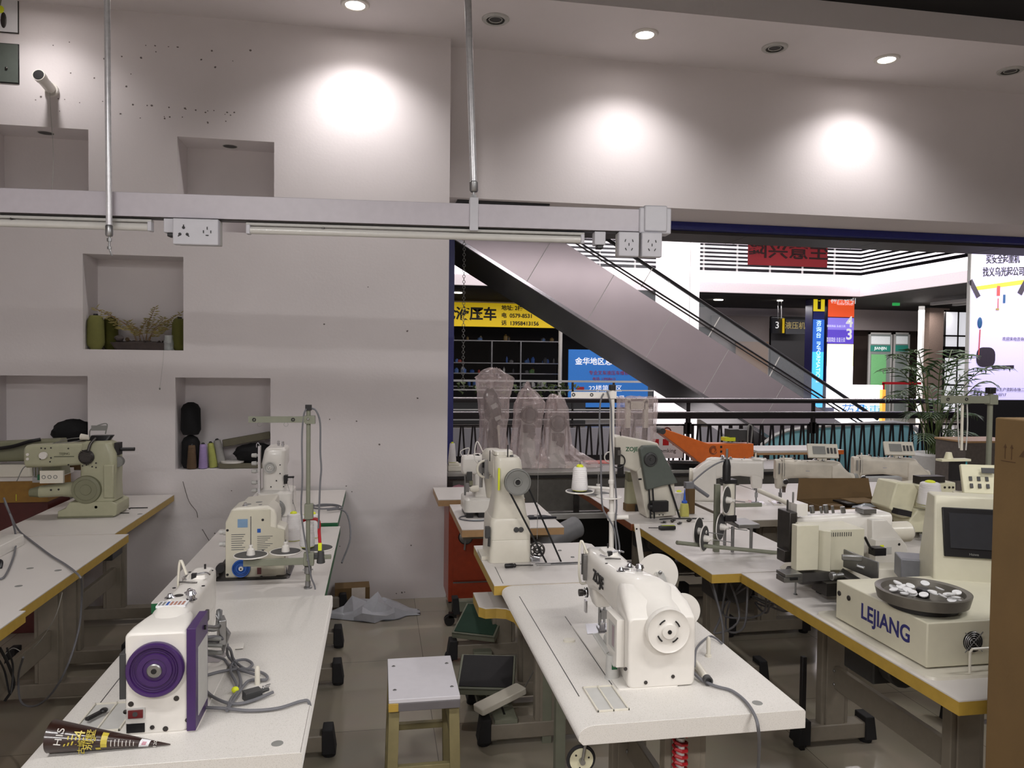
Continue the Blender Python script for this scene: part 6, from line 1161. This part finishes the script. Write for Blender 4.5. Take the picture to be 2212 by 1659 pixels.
# gallery
GX = GY(1857, 600, 19).x
EM = mat('glow_white_fascia', 'FFF3FA', .5, emit=1.5); EM2 = mat('glow_white_slats', 'F6EEF4', .5, emit=.75)  # glow put into fascia and slats, standing in for light on them
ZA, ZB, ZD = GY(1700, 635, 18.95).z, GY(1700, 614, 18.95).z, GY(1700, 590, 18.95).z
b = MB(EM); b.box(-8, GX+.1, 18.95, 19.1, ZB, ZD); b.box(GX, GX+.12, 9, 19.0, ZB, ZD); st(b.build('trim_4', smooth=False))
b = MB(mat('glow_pink_fascia', 'E9DCDF', .5, emit=.35)); b.box(-8, GX+.1, 18.97, 19.1, ZA, ZB); b.box(GX, GX+.1, 9, 19.0, ZA, ZB); st(b.build('trim_5', smooth=False))  # pale band glows a little in place of light on it
t = thing('slatted_balustrade', 'white horizontal slat balustrade of the upper gallery', 'balustrade', (0, 19, ZD))
b = MB(EM2)
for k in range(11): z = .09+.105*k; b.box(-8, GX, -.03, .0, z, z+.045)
b.build('slats', t, smooth=False); b = MB(EM2)
for k in range(11): z = .09+.105*k; b.box(GX, GX+.03, -10, 0, z, z+.045)
b.build('side_slats', t, smooth=False); b = MB(LG)
for k in range(16): b.box(-2+k*.95, -1.96+k*.95, .0, .03, 0, 1.25)
b.build('uprights', t, smooth=False)
b = MB(DK); b.box(-8, 26, 19.1, 27, ZA, ZA+.06); b.box(GX+.12, 26, 9, 19.1, ZA, ZA+.06)
for k in range(60): b.box(-8, GX, 19.3+k*.12, 19.33+k*.12, ZA-.05, ZA)
st(b.build('ceiling_gallery', smooth=False))
b = MB(mat('upper_dark', '3C3A3E', .7, var=.3, scale=2)); b.box(-8, 26, 23, 23.1, ZA+.06, 8); b.M(DK); b.box(-8, 26, 10.3, 27, 8, 8.1); st(b.build('wall_upper', smooth=False))
b = MB(mat('unseen_glow_panel', 'FFF6FA', .5, emit=3)); b.box(-8, GX, 18.9, 19, 6.3, 7.9); b.M(BK)  # unseen glowing panel added to give the shop floor something bright to reflect
for k in range(90): b.box(-8+k*.23, -7.94+k*.23, 18.86, 18.9, 6.9, 7.9)
st(b.build('trim_unseen_glow', smooth=False))
b = MB(LG); 
for x in (GX+2.2, GX+2.9): b.box(x, x+.12, 12, 19, 3.40, 3.48)
st(b.build('trim_6', smooth=False))
# far wall of shops
b = MB(mat('far_wall', 'C9BEBA', .6, var=.04)); b.box(-8, 26, 23.5, 23.6, 2.9, ZA); b.M(mat('brown_far_wall', '5E4F48', .6, var=.15, scale=1.5)); b.box(9.5, 26, 24.5, 24.6, 0, ZA); b.M(mat('shop_dark', '1A1718', .7, var=.3)); b.box(-8, 9.5, 26, 26.1, 0, ZA); st(b.build('wall_far', smooth=False))
# yellow shop sign
def board(name, lab, cat, px0, px1, py0, py1, y, m_, th=.06, **k):
    a = GY(px0, (py0+py1)/2, y); c = GY(px1, (py0+py1)/2, y); zt = GY((px0+px1)/2, py0, y).z; zb = GY((px0+px1)/2, py1, y).z; t = thing(name, lab, cat, ((a.x+c.x)/2, y, (zt+zb)/2), 0, k.get('group'))
    b = MB(m_); w, h = (c.x-a.x)/2, (zt-zb)/2; b.box(-w, w, 0, th, -h, h); b.build(k.get('pn', 'panel'), t, bev=.004); return t, w, h
SY = mat('sign_yellow', 'E8C414', .5, emit=.25); SB = mat('sign_blue', '2F74C4', .5, emit=.25); SK = mat('sign_black', '15130F', .6); SW = mat('sign_white', 'F2F2F2', .5, emit=.4)
t, w, h = board('shop_sign', 'long yellow shop sign with black Chinese characters under the escalator', 'sign', 940, 1290, 656, 707, 22.5, SY)
sc = h*2/50; Lx = lambda px: GY(px, 680, 22.49).x-t.location.x
text('液压车', 29*sc, SK, (Lx(1029), -.01, 0), FRONT, t, ext=.004, bold=.012); text('仑', 30*sc, SK, (Lx(972), -.01, 0), FRONT, t, ext=.004, bold=.01)
text('地址: 2楼', 11.5*sc, SK, (Lx(1083), -.01, 15*sc), FRONT, t, ext=.003, align='LEFT', bold=.004); text('电  0579-8531', 11.5*sc, SK, (Lx(1083), -.01, -1*sc), FRONT, t, ext=.003, align='LEFT', bold=.004); text('话  13958413156', 11.5*sc, SK, (Lx(1083), -.01, -17*sc), FRONT, t, ext=.003, align='LEFT', bold=.004)
# shelves of the hardware shop
t = thing('shop_shelving', 'dark shelving full of goods under the yellow shop sign', 'shelving', (GY(1090, 800, 23).x, 23, 0)); w = 1.75
for z in (.9, 1.3, 1.62, 2.3): b = MB(STL); b.box(-w, w, 0, .4, z, z+.03); b.build('shelf', t)
b = MB(STL)
for x in (-w, -.4, .5, w): b.box(x-.02, x+.02, -.01, .4, 0, 2.3)
b.build('uprights', t)
rnd = random.Random(9)
for k in range(44):
    z = (.93, 1.33, 1.65, 2.33)[k % 4]; cl = rnd.choice(['3E5A8C', 'A8A8A4', '7C2E24', '4A4A4C', '20407A', '8C8C88', '5C4A20', '2A2A2E', '3C5A30']); b = MB(mat('goods_'+cl, cl, .5)); x = t.location.x-w+.1+rnd.random()*2*(w-.1); hh = rnd.uniform(.08, .2); ww = rnd.uniform(.03, .09); b.lathe((0, 0, 0), (0, 0, 1), [(ww, 0), (ww, hh*.7), (ww*.5, hh*.85), (ww*.5, hh)], 8); o = b.build('goods_can'); o.location = (x, 23.0+rnd.uniform(.05, .3), z); tag(o, 'small container on the dark shelving under the yellow sign', 'container', 'goods on the dark shelving')
b = MB(WH); b.cyl((0, 0, 0), (0, 0, 3.0), .06); o = b.build('chrome_post'); o.location = (GY(1210, 780, 22.4).x, 22.4, 0); tag(o, 'bright vertical metal post between the shelving and the blue sign', 'post')
t, w, h = board('shop_sign', 'blue shop poster with white Chinese characters beneath the escalator', 'sign', 1228, 1400, 756, 880, 22.2, SB)
sc = h*2/124; Lx = lambda px: GY(px, 800, 22.19).x-t.location.x
text('金华地区总', 16.5*sc, SW, (Lx(1242), -.01, 36*sc), FRONT, t, ext=.003, align='LEFT', bold=.004); text('专业叉车液压车维修', 10*sc, REP, (Lx(1272), -.01, 12*sc), FRONT, t, ext=.003, align='LEFT'); text('电话: 13958413', 8*sc, REP, (Lx(1280), -.01, -1*sc), FRONT, t, ext=.003, align='LEFT')
text('22楼第五区', 15*sc, SW, (Lx(1272), -.01, -22*sc), FRONT, t, ext=.003, align='LEFT'); text('0717号', 15*sc, SW, (Lx(1308), -.01, -44*sc), FRONT, t, ext=.003, align='LEFT'); b = MB(REP); g = Lx(1252); b.box(g-.08, g+.15, -.01, 0, -26*sc, -18*sc); b.build('red_mark', t)
for px in (981, 991): b = MB(mat('lit_spot', 'FFF4E8', .5, emit=8)); b.lathe((0, 0, 0), (0, 0, -1), [(.09, 0), (.09, .02)], 16); o = b.build('ceiling_spot'); o.location = (GY(px, 641, 20.5).x+.01*px*0, 20.5, ZA-.06); tag(o, 'one of two small lit ceiling spots above the yellow sign', 'ceiling light', 'lit spots above the yellow sign')
for px, y in ((1548, 20.5), (1556, 20.5), (1685, 20.2)): b = MB(MATS['lit_spot']); b.lathe((0, 0, 0), (0, 0, -1), [(.08, 0), (.08, .02)], 16); o = b.build('ceiling_spot'); o.location = (GY(px, 640, y).x, y, ZA-.06); tag(o, 'small lit ceiling spot over the far shops right of the escalator', 'ceiling light', 'lit spots over the far shops')
# round white pillar
t = thing('white_pillar', 'broad white pillar with glow in place of light behind the escalator', 'pillar', (GY(1484, 600, 17.5).x, 17.8, -4.5)); b = MB(mat('white_pillar_glow', 'F0E8EA', .35, emit=.75)); b.box(-.46, .46, 0, .6, 0, 12.4); b.M(LG); b.box(.20, .21, -.01, 0, 0, 12); b.build('pillar', t, bev=.02)  # emission put into the pillar in place of strong light on it
# far shops on the right
def panel(name, lab, cat, px0, px1, py0, py1, y, hexc, emit=0, th=.08, tx=()):
    t, w, h = board(name, lab, cat, px0, px1, py0, py1, y, mat('c_'+hexc+str(emit), hexc, .5, emit=emit, var=.05), th)
    for s_, fx, fz, sz, c in tx: text(s_, sz*h*2, mat('t_'+c, c, .5, emit=.4 if c != '101010' else 0), (fx*w, -.012, fz*h), FRONT, t, ext=.003, bold=.002)
    return t
panel('plain_shop', 'grey brown closed shop front right of the escalator', 'shop front', 1535, 1660, 682, 919, 23.2, '6A5F5B')
panel('hexagon_screen', 'brown honeycomb pattern screen behind the escalator handrail', 'screen', 1588, 1658, 738, 919, 23.0, '6B4A28')
panel('dark_shop', 'dark open shop front beside the information columns', 'shop front', 1664, 1752, 684, 919, 23.2, '1C1A1C')
TN = panel('shop_sign', 'dark hanging sign with white numeral 3 and yellow strip', 'sign', 1668, 1694, 686, 720, 20.2, '10131E', tx=(('3', -.2, 0, .6, 'F2F2F2'),))
b = MB(SY); g0 = GY(1692, 703, 20.15)-TN.location; b.T = Matrix.Translation(g0); b.box(-.03, .03, -.02, 0, -.22, .2); b.build('yellow_strip', TN)
panel('shop_sign', 'dark wide sign board right of the numeral 3 sign', 'sign', 1697, 1752, 690, 722, 22.6, '1E2026', tx=(('液压机械', 0, .1, .5, '8A7A4A'),))
b = MB(STL)
for px in (1681, 1688): g = GY(px, 660, 20.2); b.cyl((g.x, 20.2, 3.0), (g.x, 20.2, ZA-.04), .01, n=6)
o = b.build('sign_rods'); tag(o, 'two thin rods carrying the numeral 3 sign', 'rods')
# information columns
def column(name, lab, px0, px1, segs, y, depth=.35):
    t = thing(name, lab, 'information column', (GY((px0+px1)/2, 750, y).x, y, 0)); w = (GY(px1, 750, y).x-GY(px0, 750, y).x)/2
    b = MB(mat('col_frame', '22204A', .4)); b.box(-w-.03, -w, 0, depth, 0, ZA-.06); b.box(-w, w, 0.02, depth, 0, ZA-.06); b.build('frame', t)
    for k, (py0, py1, hexc, e) in enumerate(segs):
        z1 = min(ZA-.06, GY(px0, py0, y).z); z0 = max(.02, GY(px0, py1, y).z); b = MB(mat('lb_'+hexc, hexc, .4, emit=e, var=.03)); b.box(-w, w, -.01, .02, z0, z1); b.build('lit_panel', t)
    return t, w
t, w = column('info_column', 'narrow yellow and blue information column with letter i', 1755, 1779, [(632, 672, 'E8D020', .5), (673, 690, '101C6A', .2), (690, 760, '2A66C8', .6), (760, 880, '3FA8F0', 1.1)], 19.6)
gz = lambda py_: GY(1767, py_, 19.6).z
text('i', .42, SK, (0, -.015, gz(656)), FRONT, t, ext=.003, bold=.03); text('咨\n询\n台', .17, mat('t_cyan', 'C8F0FF', .5, emit=1), (0, -.015, gz(712)), FRONT, t, ext=.003); o = text('INFORMATION', .17, MATS['t_cyan'], (0, -.015, gz(782)), (pi/2, pi/2, 0), t, ext=.003)
t, w = column('floor_index_column', 'wide orange purple and white floor index column', 1787, 1843, [(634, 684, 'F0582C', .55), (686, 712, '8A7AE0', .6), (712, 742, '5A44C0', .6), (743, 790, 'FFF6B0', 1.5), (790, 880, 'FFFAFF', 2.2)], 19.6)
text('楼层索引', .2, SW, (.06, -.015, gz(648)), FRONT, t, ext=.003, bold=.004); text('FLOOR LAYOUT', .07, SW, (.12, -.015, gz(656)), FRONT, t, ext=.003); text('4', .42, SW, (.26, -.015, gz(695)), FRONT, t, ext=.003, bold=.01); text('3', .42, SW, (.26, -.015, gz(722)), FRONT, t, ext=.003, bold=.01)
for py_ in (704, 731, 736): text('家居用品 五金工具', .07, SW, (-.15, -.015, gz(py_)), FRONT, t, ext=.002)
panel('lightbox_counter', 'blown out white lit counter behind the railing', 'counter', 1812, 1906, 832, 920, 19.4, 'FFFAFF', 1.6, .4, tx=(('药品', -.3, -.3, .35, '3C8CE0'), ('优惠', .35, -.35, .35, '50B8E8')))
b = MB(mat('lit_orange', 'F09838', .5, emit=.9)); b.box(-.05, .05, -.02, .1, -.55, .5); o = b.build('orange_edge_strip'); o.location = GY(1908, 880, 19.3); tag(o, 'glowing orange strip at the right edge of the lit counter', 'strip')
b = MB(REP); g0, g1 = GY(1908, 828, 20), GY(1990, 832, 20); b.box(g0.x, g1.x, 20, 20.05, g0.z-.03, g0.z+.04); b.box(g0.x, g0.x+.05, 20, 20.05, .0, g0.z); o = b.build('red_rail'); tag(o, 'thin red rail to the right of the lit counter', 'rail')
# glass shop doors
for k, (a, c, lb) in enumerate([(1876, 1926, 'left glass shop door with green poster far across the atrium'), (1930, 1964, 'right glass shop door with small notices across the atrium'), (1994, 2010, 'narrow glass side pane with white notice across the atrium')]):
    g0, g1 = GY(a, 800, 22.6), GY(c, 800, 22.6); zt = GY(a, 718, 22.6).z; t = thing('glass_door', lb, 'door', ((g0.x+g1.x)/2, 22.6, 0), 0, None); w = (g1.x-g0.x)/2
    b = MB(LG); b.box(-w, -w+.05, 0, .06, 0, zt); b.box(w-.05, w, 0, .06, 0, zt); b.box(-w, w, 0, .06, zt-.06, zt); b.build('door_frame', t); b = MB(mat('door_glass', '8C9490', .1, coat=.5)); b.box(-w+.05, w-.05, .02, .03, 0, zt-.06); b.build('pane', t)
    b = MB(mat('notice_white', 'D8DCDC', .5, emit=.2)); b.box(-w+.08, w-.08, .005, .02, zt-.38, zt-.12); b.M(mat('notice_green', '2C8070', .5, emit=.15)); b.box(-w+.05, w-.06, .004, .02, zt-.62, zt-.42)
    if k == 0: b.M(mat('poster_green', '6FAE74', .5, emit=.2)); b.box(-w+.1, w-.2, .006, .02, .3, zt-.72)
    b.build('notices', t)
    if k == 0: text('JIANJIN', .14, SW, (0, 0, zt-.52), FRONT, t, ext=.002)
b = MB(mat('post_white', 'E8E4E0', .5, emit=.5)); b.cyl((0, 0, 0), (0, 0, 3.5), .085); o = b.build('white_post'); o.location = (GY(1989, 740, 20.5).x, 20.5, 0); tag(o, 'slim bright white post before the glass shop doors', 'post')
b = MB(mat('brown_pillar', '6A5A50', .5, var=.15)); b.box(-.35, .35, 0, .5, 0, 3.5); o = b.build('brown_pillar'); o.location = (GY(2028, 740, 21).x, 21, 0); tag(o, 'broad brown pillar right of the glass shop doors', 'pillar')
t = thing('bright_window', 'tall bright window with dark bars beside the advertising screen', 'window', (GY(2068, 740, 20.5).x, 20.5, 0)); b = MB(mat('lit_window', 'E0E0E6', .5, emit=.55)); b.box(-.42, .42, .02, .04, .1, 3.4); b.build('pane', t); b = MB(DST)
for z in (.1, 1.1, 1.95, 2.6, 3.35): b.box(-.45, .45, 0, .05, z, z+(.35 if z == 1.95 else .05))
for x in (-.45, .0, .42): b.box(x, x+.04, 0, .05, .1, 3.4)
b.build('window_bars', t)
t = panel('exit_sign', 'tiny green exit sign above the brown wall', 'sign', 1931, 1944, 654, 660, 20.4, '2FA050', .6)
# big advertising screen
t, w, h = board('advert_screen', 'large pale lavender advertising screen with cranes at the right edge', 'advertising screen', 2094, 2330, 545, 864, 9.4, mat('screen_lavender', 'C6BEEA', .35, emit=.62, var=.01), .05)
b = MB(LG); b.box(-w-.015, -w, -.01, .05, -h, h); b.build('frame', t)
sc = h*2/319; Lx = lambda px: GY(px, 700, 9.39).x-t.location.x; Lz = lambda py_: GY(2150, py_, 9.39).z-t.location.z
text('买安全起重机', 21*sc, SK, (Lx(2126), -.008, Lz(562)), (pi/2, -.05, 0), t, ext=.002, align='LEFT', sx=.66, bold=.002); text('找义乌光起公司', 21*sc, SK, (Lx(2120), -.008, Lz(590)), (pi/2, -.05, 0), t, ext=.002, align='LEFT', sx=.7, bold=.002)
b = MB(mat('ad_yellow', 'D8C838', .5, emit=.3)); p, q = (Lx(2102), Lz(625)), (Lx(2260), Lz(598)); b.rings([[V((x, -.004, z+d)), V((x, -.008, z+d)), V((x, -.008, z-d)), V((x, -.004, z-d))] for (x, z), d in ((p, .028), (q, .034))]); b.M(mat('ad_dark', '3A3240', .5)); b.cb((Lx(2103), -.008, Lz(625)), (.07, .004, .27), 0, 0, -.55); b.cb((Lx(2207), -.008, Lz(620)), (.08, .004, .2), 0, 0, .5)
b.M(mat('ad_red', 'C05050', .5, emit=.1)); b.cb((Lx(2155), -.008, Lz(628)), (.05, .004, .14)); b.cb((Lx(2155), -.008, Lz(655)), (.012, .004, .14)); b.cb((Lx(2117), -.008, Lz(740)), (.016, .004, .36), 0, 0, .03); b.M(mat('ad_ochre', 'A89058', .5)); b.cb((Lx(2154), -.008, Lz(668)), (.05, .004, .03)); b.M(mat('ad_blue', '2A5A8C', .5)); b.cb((Lx(2168), -.008, Lz(645)), (.035, .004, .12)); b.ell((Lx(2117), -.006, Lz(698)), (.04, .006, .08)); b.M(MATS['ad_dark']); b.loft([(-.009, Lx(2132), Lz(772), .3, .28, .1), (-.004, Lx(2132), Lz(772), .3, .28, .1)], 'y'); b.cb((Lx(2170), -.008, Lz(793)), (.35, .004, .05), 0, 0, -.03); b.build('crane_pictures', t)
for py_, n_ in ((742, '欢迎来电咨询'),): text(n_, 9*sc, mat('ad_grey', '7A7490', .5), (Lx(2190), -.008, Lz(732)), FRONT, t, ext=.002)
text('地址：义乌国际生产资料市场二楼', 9*sc, MATS['ad_grey'], (Lx(2107), -.008, Lz(842)), FRONT, t, ext=.002, align='LEFT'); text('电话：057985310717', 9*sc, MATS['ad_grey'], (Lx(2107), -.008, Lz(853)), FRONT, t, ext=.002, align='LEFT')
b = MB(BK); b.box(-w, w, -.0, .06, -t.location.z, -h); b.build('base', t)
# red banner seen from behind
t, w, h = board('red_banner', 'dark red banner with black mirrored characters hanging in the atrium', 'banner', 1616, 1788, 500, 575, 10.15, mat('banner_red', '8E1520', .7, var=.08, scale=3), .01)
o = text('生意兴隆', h*.95, mat('banner_black', '2A0A0C', .8), (0, -.006, -.05), FRONT, t, ext=.001, bold=.004); o.scale = (-1.35, 1, 1)
b = MB(BK)
for x in (-w+.05, w-.05): b = MB(BK); b.cyl((x, 0, h), (x, 0, 3.42-t.location.z), .004, n=5); b.build('cord', t)
# ------------------------------------------------------------------ near railing
t = thing('railing', 'dark railing with double bar and zigzag panels along the corridor edge', 'railing', (0, 10.0, 0)); RL = mat('dark_railing', '1E1A1B', .3, .4, var=.1); RC = mat('pale_bright_steel', 'C8C4C8', .2, .9)  # pale caps on both rails stand in for highlights along their tops
b = MB(RL); b.box(-3, 11, -.035, .035, 1.135, 1.185); b.M(RC); b.box(-3, 11, -.03, .03, 1.185, 1.203); b.build('handrail', t, bev=.006)
b = MB(RL); b.box(-3, 11, -.03, .03, .915, 1.0); b.M(RC); b.box(-3, 11, -.028, .028, 1.0, 1.014); b.build('middle_rail', t, bev=.004)
xs = [-1.3+1.905*i for i in range(7)]; off = GY(1755, 960, 10).x; xs = [off-1.905*4+1.905*i for i in range(8)]
for x in xs:
    b = MB(RL); b.box(x-.02, x+.02, -.02, .02, .0, 1.14); b.box(x-.045, x+.045, -.02, .02, .70, .86); b.cyl((x, 0, .86), (x, 0, .94), .035, n=10); b.build('post', t)
for x in xs[:-1]:
    b = MB(RL); x0, x1 = x+.055, x+1.85; b.box(x0, x1, -.015, .015, .815, .84); b.box(x0, x1, -.015, .015, .07, .095); b.box(x0, x0+.03, -.015, .015, .07, .84); b.box(x1-.03, x1, -.015, .015, .07, .84)
    n = 11; w = (x1-x0-.06)/n
    for k in range(n):
        c = x0+.03+w*(k+.5)
        for s in (-1, 1): b.rings([[V((c+s*a+e, f, z)) for e, f in ((-.011, -.01), (.011, -.01), (.011, .01), (-.011, .01))] for a, z in ((w*.42, .09), (w*.08, .82))])
    b.build('zigzag_panel', t, smooth=False)
b = MB(LG); b.box(-3, 11, -.06, .1, 0, .05); b.build('kerb', t)
# opposite railing
t = thing('far_railing', 'white and grey railing on the far side of the atrium', 'railing', (0, 18.95, 0)); b = MB(LG)
for z in (1.17, .95, .7, .45, .2): b.box(-6, 9.6, -.02, .02, z, z+(.05 if z > 1 else .03))
b.build('rails', t); b = MB(DST)
for k in range(14): b.box(-5+k*1.1, -4.95+k*1.1, -.02, .02, 0, 1.17)
b.build('posts', t, smooth=False)
# planter greenery by the far shop
b = MB(mat('far_leaves', '4C5A34', .7, var=.4, scale=5)); rnd = random.Random(4); b.M(DG); b.box(-1.8, 1.8, -.1, .1, -.75, 0); b.M(MATS['far_leaves'])
for k in range(90): x, z = rnd.uniform(-1.7, 1.7), rnd.uniform(0, .3); b.rings([[V((x, 0, z)), V((x+.02, .01, z)), V((x, .02, z+.01))], [V((x+rnd.uniform(-.1, .1), rnd.uniform(-.1, .1), z+rnd.uniform(.03, .12)))+V(o_) for o_ in ((0, 0, 0), (.01, 0, 0), (0, .01, 0))]])
o = b.build('planter_leaves', smooth=False); o.location = (GY(1120, 830, 19.6).x, 19.6, .75); tag(o, 'low strip of green planter leaves behind the far railing', 'plants', kind='stuff')
# ------------------------------------------------------------------ escalator
YE1, YE2 = 11.0, 13.0
l0, l1 = GY(985, 519, YE1), GY(1500, 846, YE1); u0, u1 = GY(1226, 528, YE1), GY(1735, 860, YE1)
def ext(a, b_, x): return a+(b_-a)*((x-a.x)/(b_.x-a.x))
xa, xb = -2.5, 8.0
t = thing('escalator', 'escalator descending across the atrium with grey steel side panels', 'escalator', (2.5, YE1, 0)); o0 = t.location
PN = mat('pinkish_steel', 'A89C9F', .32, .3, var=.08, scale=.7, bump=.05, bscale=3)
L0, L1, U0, U1 = [ext(*q)-o0 for q in ((l0, l1, xa), (l0, l1, xb), (u0, u1, xa), (u0, u1, xb))]
b = MB(PN); D_ = V((0, .05, 0)); b.rings([[L0, U0, U0+D_, L0+D_], [L1, U1, U1+D_, L1+D_]]); b.build('side_panel', t, smooth=False)
b = MB(RC); dd = V((0, -.012, 0)); b.rings([[L0+dd, L0+dd+V((0, 0, .05)), L0+V((0, .0, .05)), L0], [L1+dd, L1+dd+V((0, 0, .05)), L1+V((0, 0, .05)), L1]]); b.build('bottom_trim', t)
b = MB(mat('mirror_dark_cladding', '2B2422', .18, .7, var=.3, scale=1.2, bump=.35, bscale=2)); W_ = V((0, YE2-YE1, 0)); z_ = V((0, 0, -.0)); b.rings([[L0+V((0, .05, 0)), U0+D_-V((0, 0, .3)), U0+W_-V((0, 0, .3)), L0+W_], [L1+V((0, .05, 0)), U1+D_-V((0, 0, .3)), U1+W_-V((0, 0, .3)), L1+W_]]); b.build('underside', t, smooth=False)
b = MB(LG)
for k in range(11):
    x = -1.6+k*.93; p = ext(l0, l1, x)-o0; d = (L1-L0).normalized(); n_ = V((d.z*-1, 0, d.x)); q = ext(u0, u1, x)-o0; hgt = (q-p).dot(n_); b.cyl(p+V((0, -.003, 0)), p+n_*hgt+V((0, -.003, 0)), .004, n=4)
b.build('panel_seams', t)
for (a, c, r, m_, nm, yy) in (((1311, 516), (1828, 860), .03, BK, 'handrail', 11.1), ((1262, 530), (1785, 862), .014, BK, 'balustrade_rail', 11.05), ((1252, 531), (1772, 862), .012, DST, 'balustrade_rail', 11.04)):
    p, q = GY(*a, yy), GY(*c, yy); b = MB(m_); b.tube([ext(p, q, xa)-o0, ext(p, q, xb)-o0], r, 8, sm=1); b.build(nm, t)
b = MB(mat('balustrade_glass', 'DDE4E6', .03, alpha=.12)); p, q = GY(1311, 516, 11.08), GY(1828, 860, 11.08); pa, pb = ext(p, q, xa)-o0, ext(p, q, xb)-o0; b.rings([[U0+V((0, .07, 0)), pa, pa+V((0, .01, 0)), U0+V((0, .08, 0))], [U1+V((0, .07, 0)), pb, pb+V((0, .01, 0)), U1+V((0, .08, 0))]]); b.build('glass_balustrade', t, smooth=False)
b = MB(WH)
for (a, c) in (((1555, 685), (1530, 728)), ((1684, 771), (1662, 814)), ((1409, 580), (1385, 620))): b.cyl(GY(*a, 11.07)-o0, GY(*c, 11.07)-o0, .008, n=5)
b.build('glass_joints', t)
# teal and steel side of the lower escalator
pts = [(1640, 965), (1700, 930), (1850, 916), (1960, 916), (2000, 960), (2030, 1045), (2030, 1100), (1640, 1100)]
t = thing('lower_balustrade', 'teal and pale grey curved panel seen behind the zigzag railing', 'panel', GY(1840, 1000, 10.7)); b = MB(mat('teal_glow_panel', '6F9AA0', .25, var=.25, scale=.8, emit=.12)); b.prism([((GY(*p, 10.7)-t.location).x, (GY(*p, 10.7)-t.location).z) for p in pts], 'y', 0, .1); b.build('panel', t, smooth=False)  # slight emission stands in for light on the panel
b = MB(LG); b.tube([GY(*p, 10.68)-t.location for p in pts[:6]], .03, 6, sm=3); b.build('top_trim', t)
# palm
g = GY(2020, 1000, 8.6); t = thing('potted_palm', 'tall potted palm before the railing and the advertising screen', 'plant', (g.x, 8.6, 0))
b = MB(LG); b.lathe((0, 0, 0), (0, 0, 1), [(.18, 0), (.25, .05), (.27, .55), (.25, .58), (.22, .55), (.2, .5)], 24); b.build('pot', t)
lf = MB(mat('palm_leaf', '2F4A22', .45, var=.35, scale=3)); sm_ = MB(mat('palm_stem', '4A5A2C', .5, var=.2)); rnd = random.Random(21)
tips = [(1905, 800), (1930, 770), (1960, 800), (1975, 760), (2000, 800), (2040, 790), (2060, 760), (2100, 770), (2130, 800), (2180, 795), (2150, 830), (1915, 860), (1945, 850), (2090, 820), (1990, 840), (2060, 850), (2010, 900), (2060, 940), (2110, 900), (2090, 960), (1995, 950), (2030, 870), (2120, 850), (1960, 900), (2075, 890), (2105, 940)]
for k, (px, py_) in enumerate(tips):
    yy = 8.6+rnd.uniform(-.45, .45); tip = GY(px, py_, yy)-t.location; x_ = rnd.uniform(-.08, .08); base = V((x_, rnd.uniform(-.08, .08), .5)); top = V((x_+tip.x*.45, tip.y*.4, max(tip.z+.12, .75)+.10)); P = []
    for i in range(15): s = i/14; P.append(base*(1-s)**2+top*2*s*(1-s)+tip*s*s)
    sm_.tube(P, .006, 5, sm=1)
    for i in range(6, 15):
        d = (P[min(i+1, 14)]-P[i-1]).normalized(); sd = d.cross(V((0, 0, 1))).normalized()
        for s in (-1, 1):
            ln = .26*(1-abs(i-9.5)/8); q = P[i]; e = q+(sd*s*.8+d*.7+V((0, 0, -.35))).normalized()*ln; m2 = (q+e)/2+V((0, 0, .02)); wv = d*.014; lf.rings([[q-wv*.3, q+wv*.3, q+V((0, 0, .002))], [m2-wv, m2+wv, m2+V((0, 0, .003))], [e, e+wv*.1, e+V((0, 0, .001))]])
sm_.build('stems', t); lf.build('leaves', t, smooth=False)
# crate and hand at the right behind the stand
b = MB(mat('grey_crate', '5E5650', .6, var=.15)); b.box(-.3, .3, -.2, .2, 0, .95); b.M(BE); b.box(-.31, .31, -.21, .21, .95, .97); o = b.build('storage_bin', bev=.004); g = GY(2110, 975, 6.6); o.location = (g.x, 6.6, 0); tag(o, 'grey storage bin standing behind the right thread stand', 'bin')
# unseen area lights added to brighten the mall
for x, y, z, sx, sy, e, r in ((3, 8.6, 3.36, 7, .3, 62, (rad(38), 0, 0)), (9, 8.6, 3.36, 4, .3, 30, (rad(38), 0, 0)), (3, 8.2, 3.38, 6, .3, 60, (0, 0, 0)), (9, 8.2, 3.38, 3, .3, 40, (0, 0, 0)), (4, 21, 3.38, 8, .5, 60, (0, 0, 0)), (14, 20.5, 3.38, 6, .5, 160, (0, 0, 0)), (6, 15, 7.5, 8, 5, 450, (0, 0, 0)), (15, 14, 3.38, 2, 5, 120, (0, 0, 0))):
    area('mall_fill', (x, y, z), sx, sy, e, (1, .95, .96), r)
w = bpy.data.worlds.new('w'); SC.world = w; w.use_nodes = True
w.node_tree.nodes['Background'].inputs['Color'].default_value = (.55, .55, .6, 1); w.node_tree.nodes['Background'].inputs['Strength'].default_value = .08
SC.view_settings.view_transform = 'Standard'; SC.view_settings.look = 'None'; SC.view_settings.gamma = 1; SC.view_settings.exposure = .42
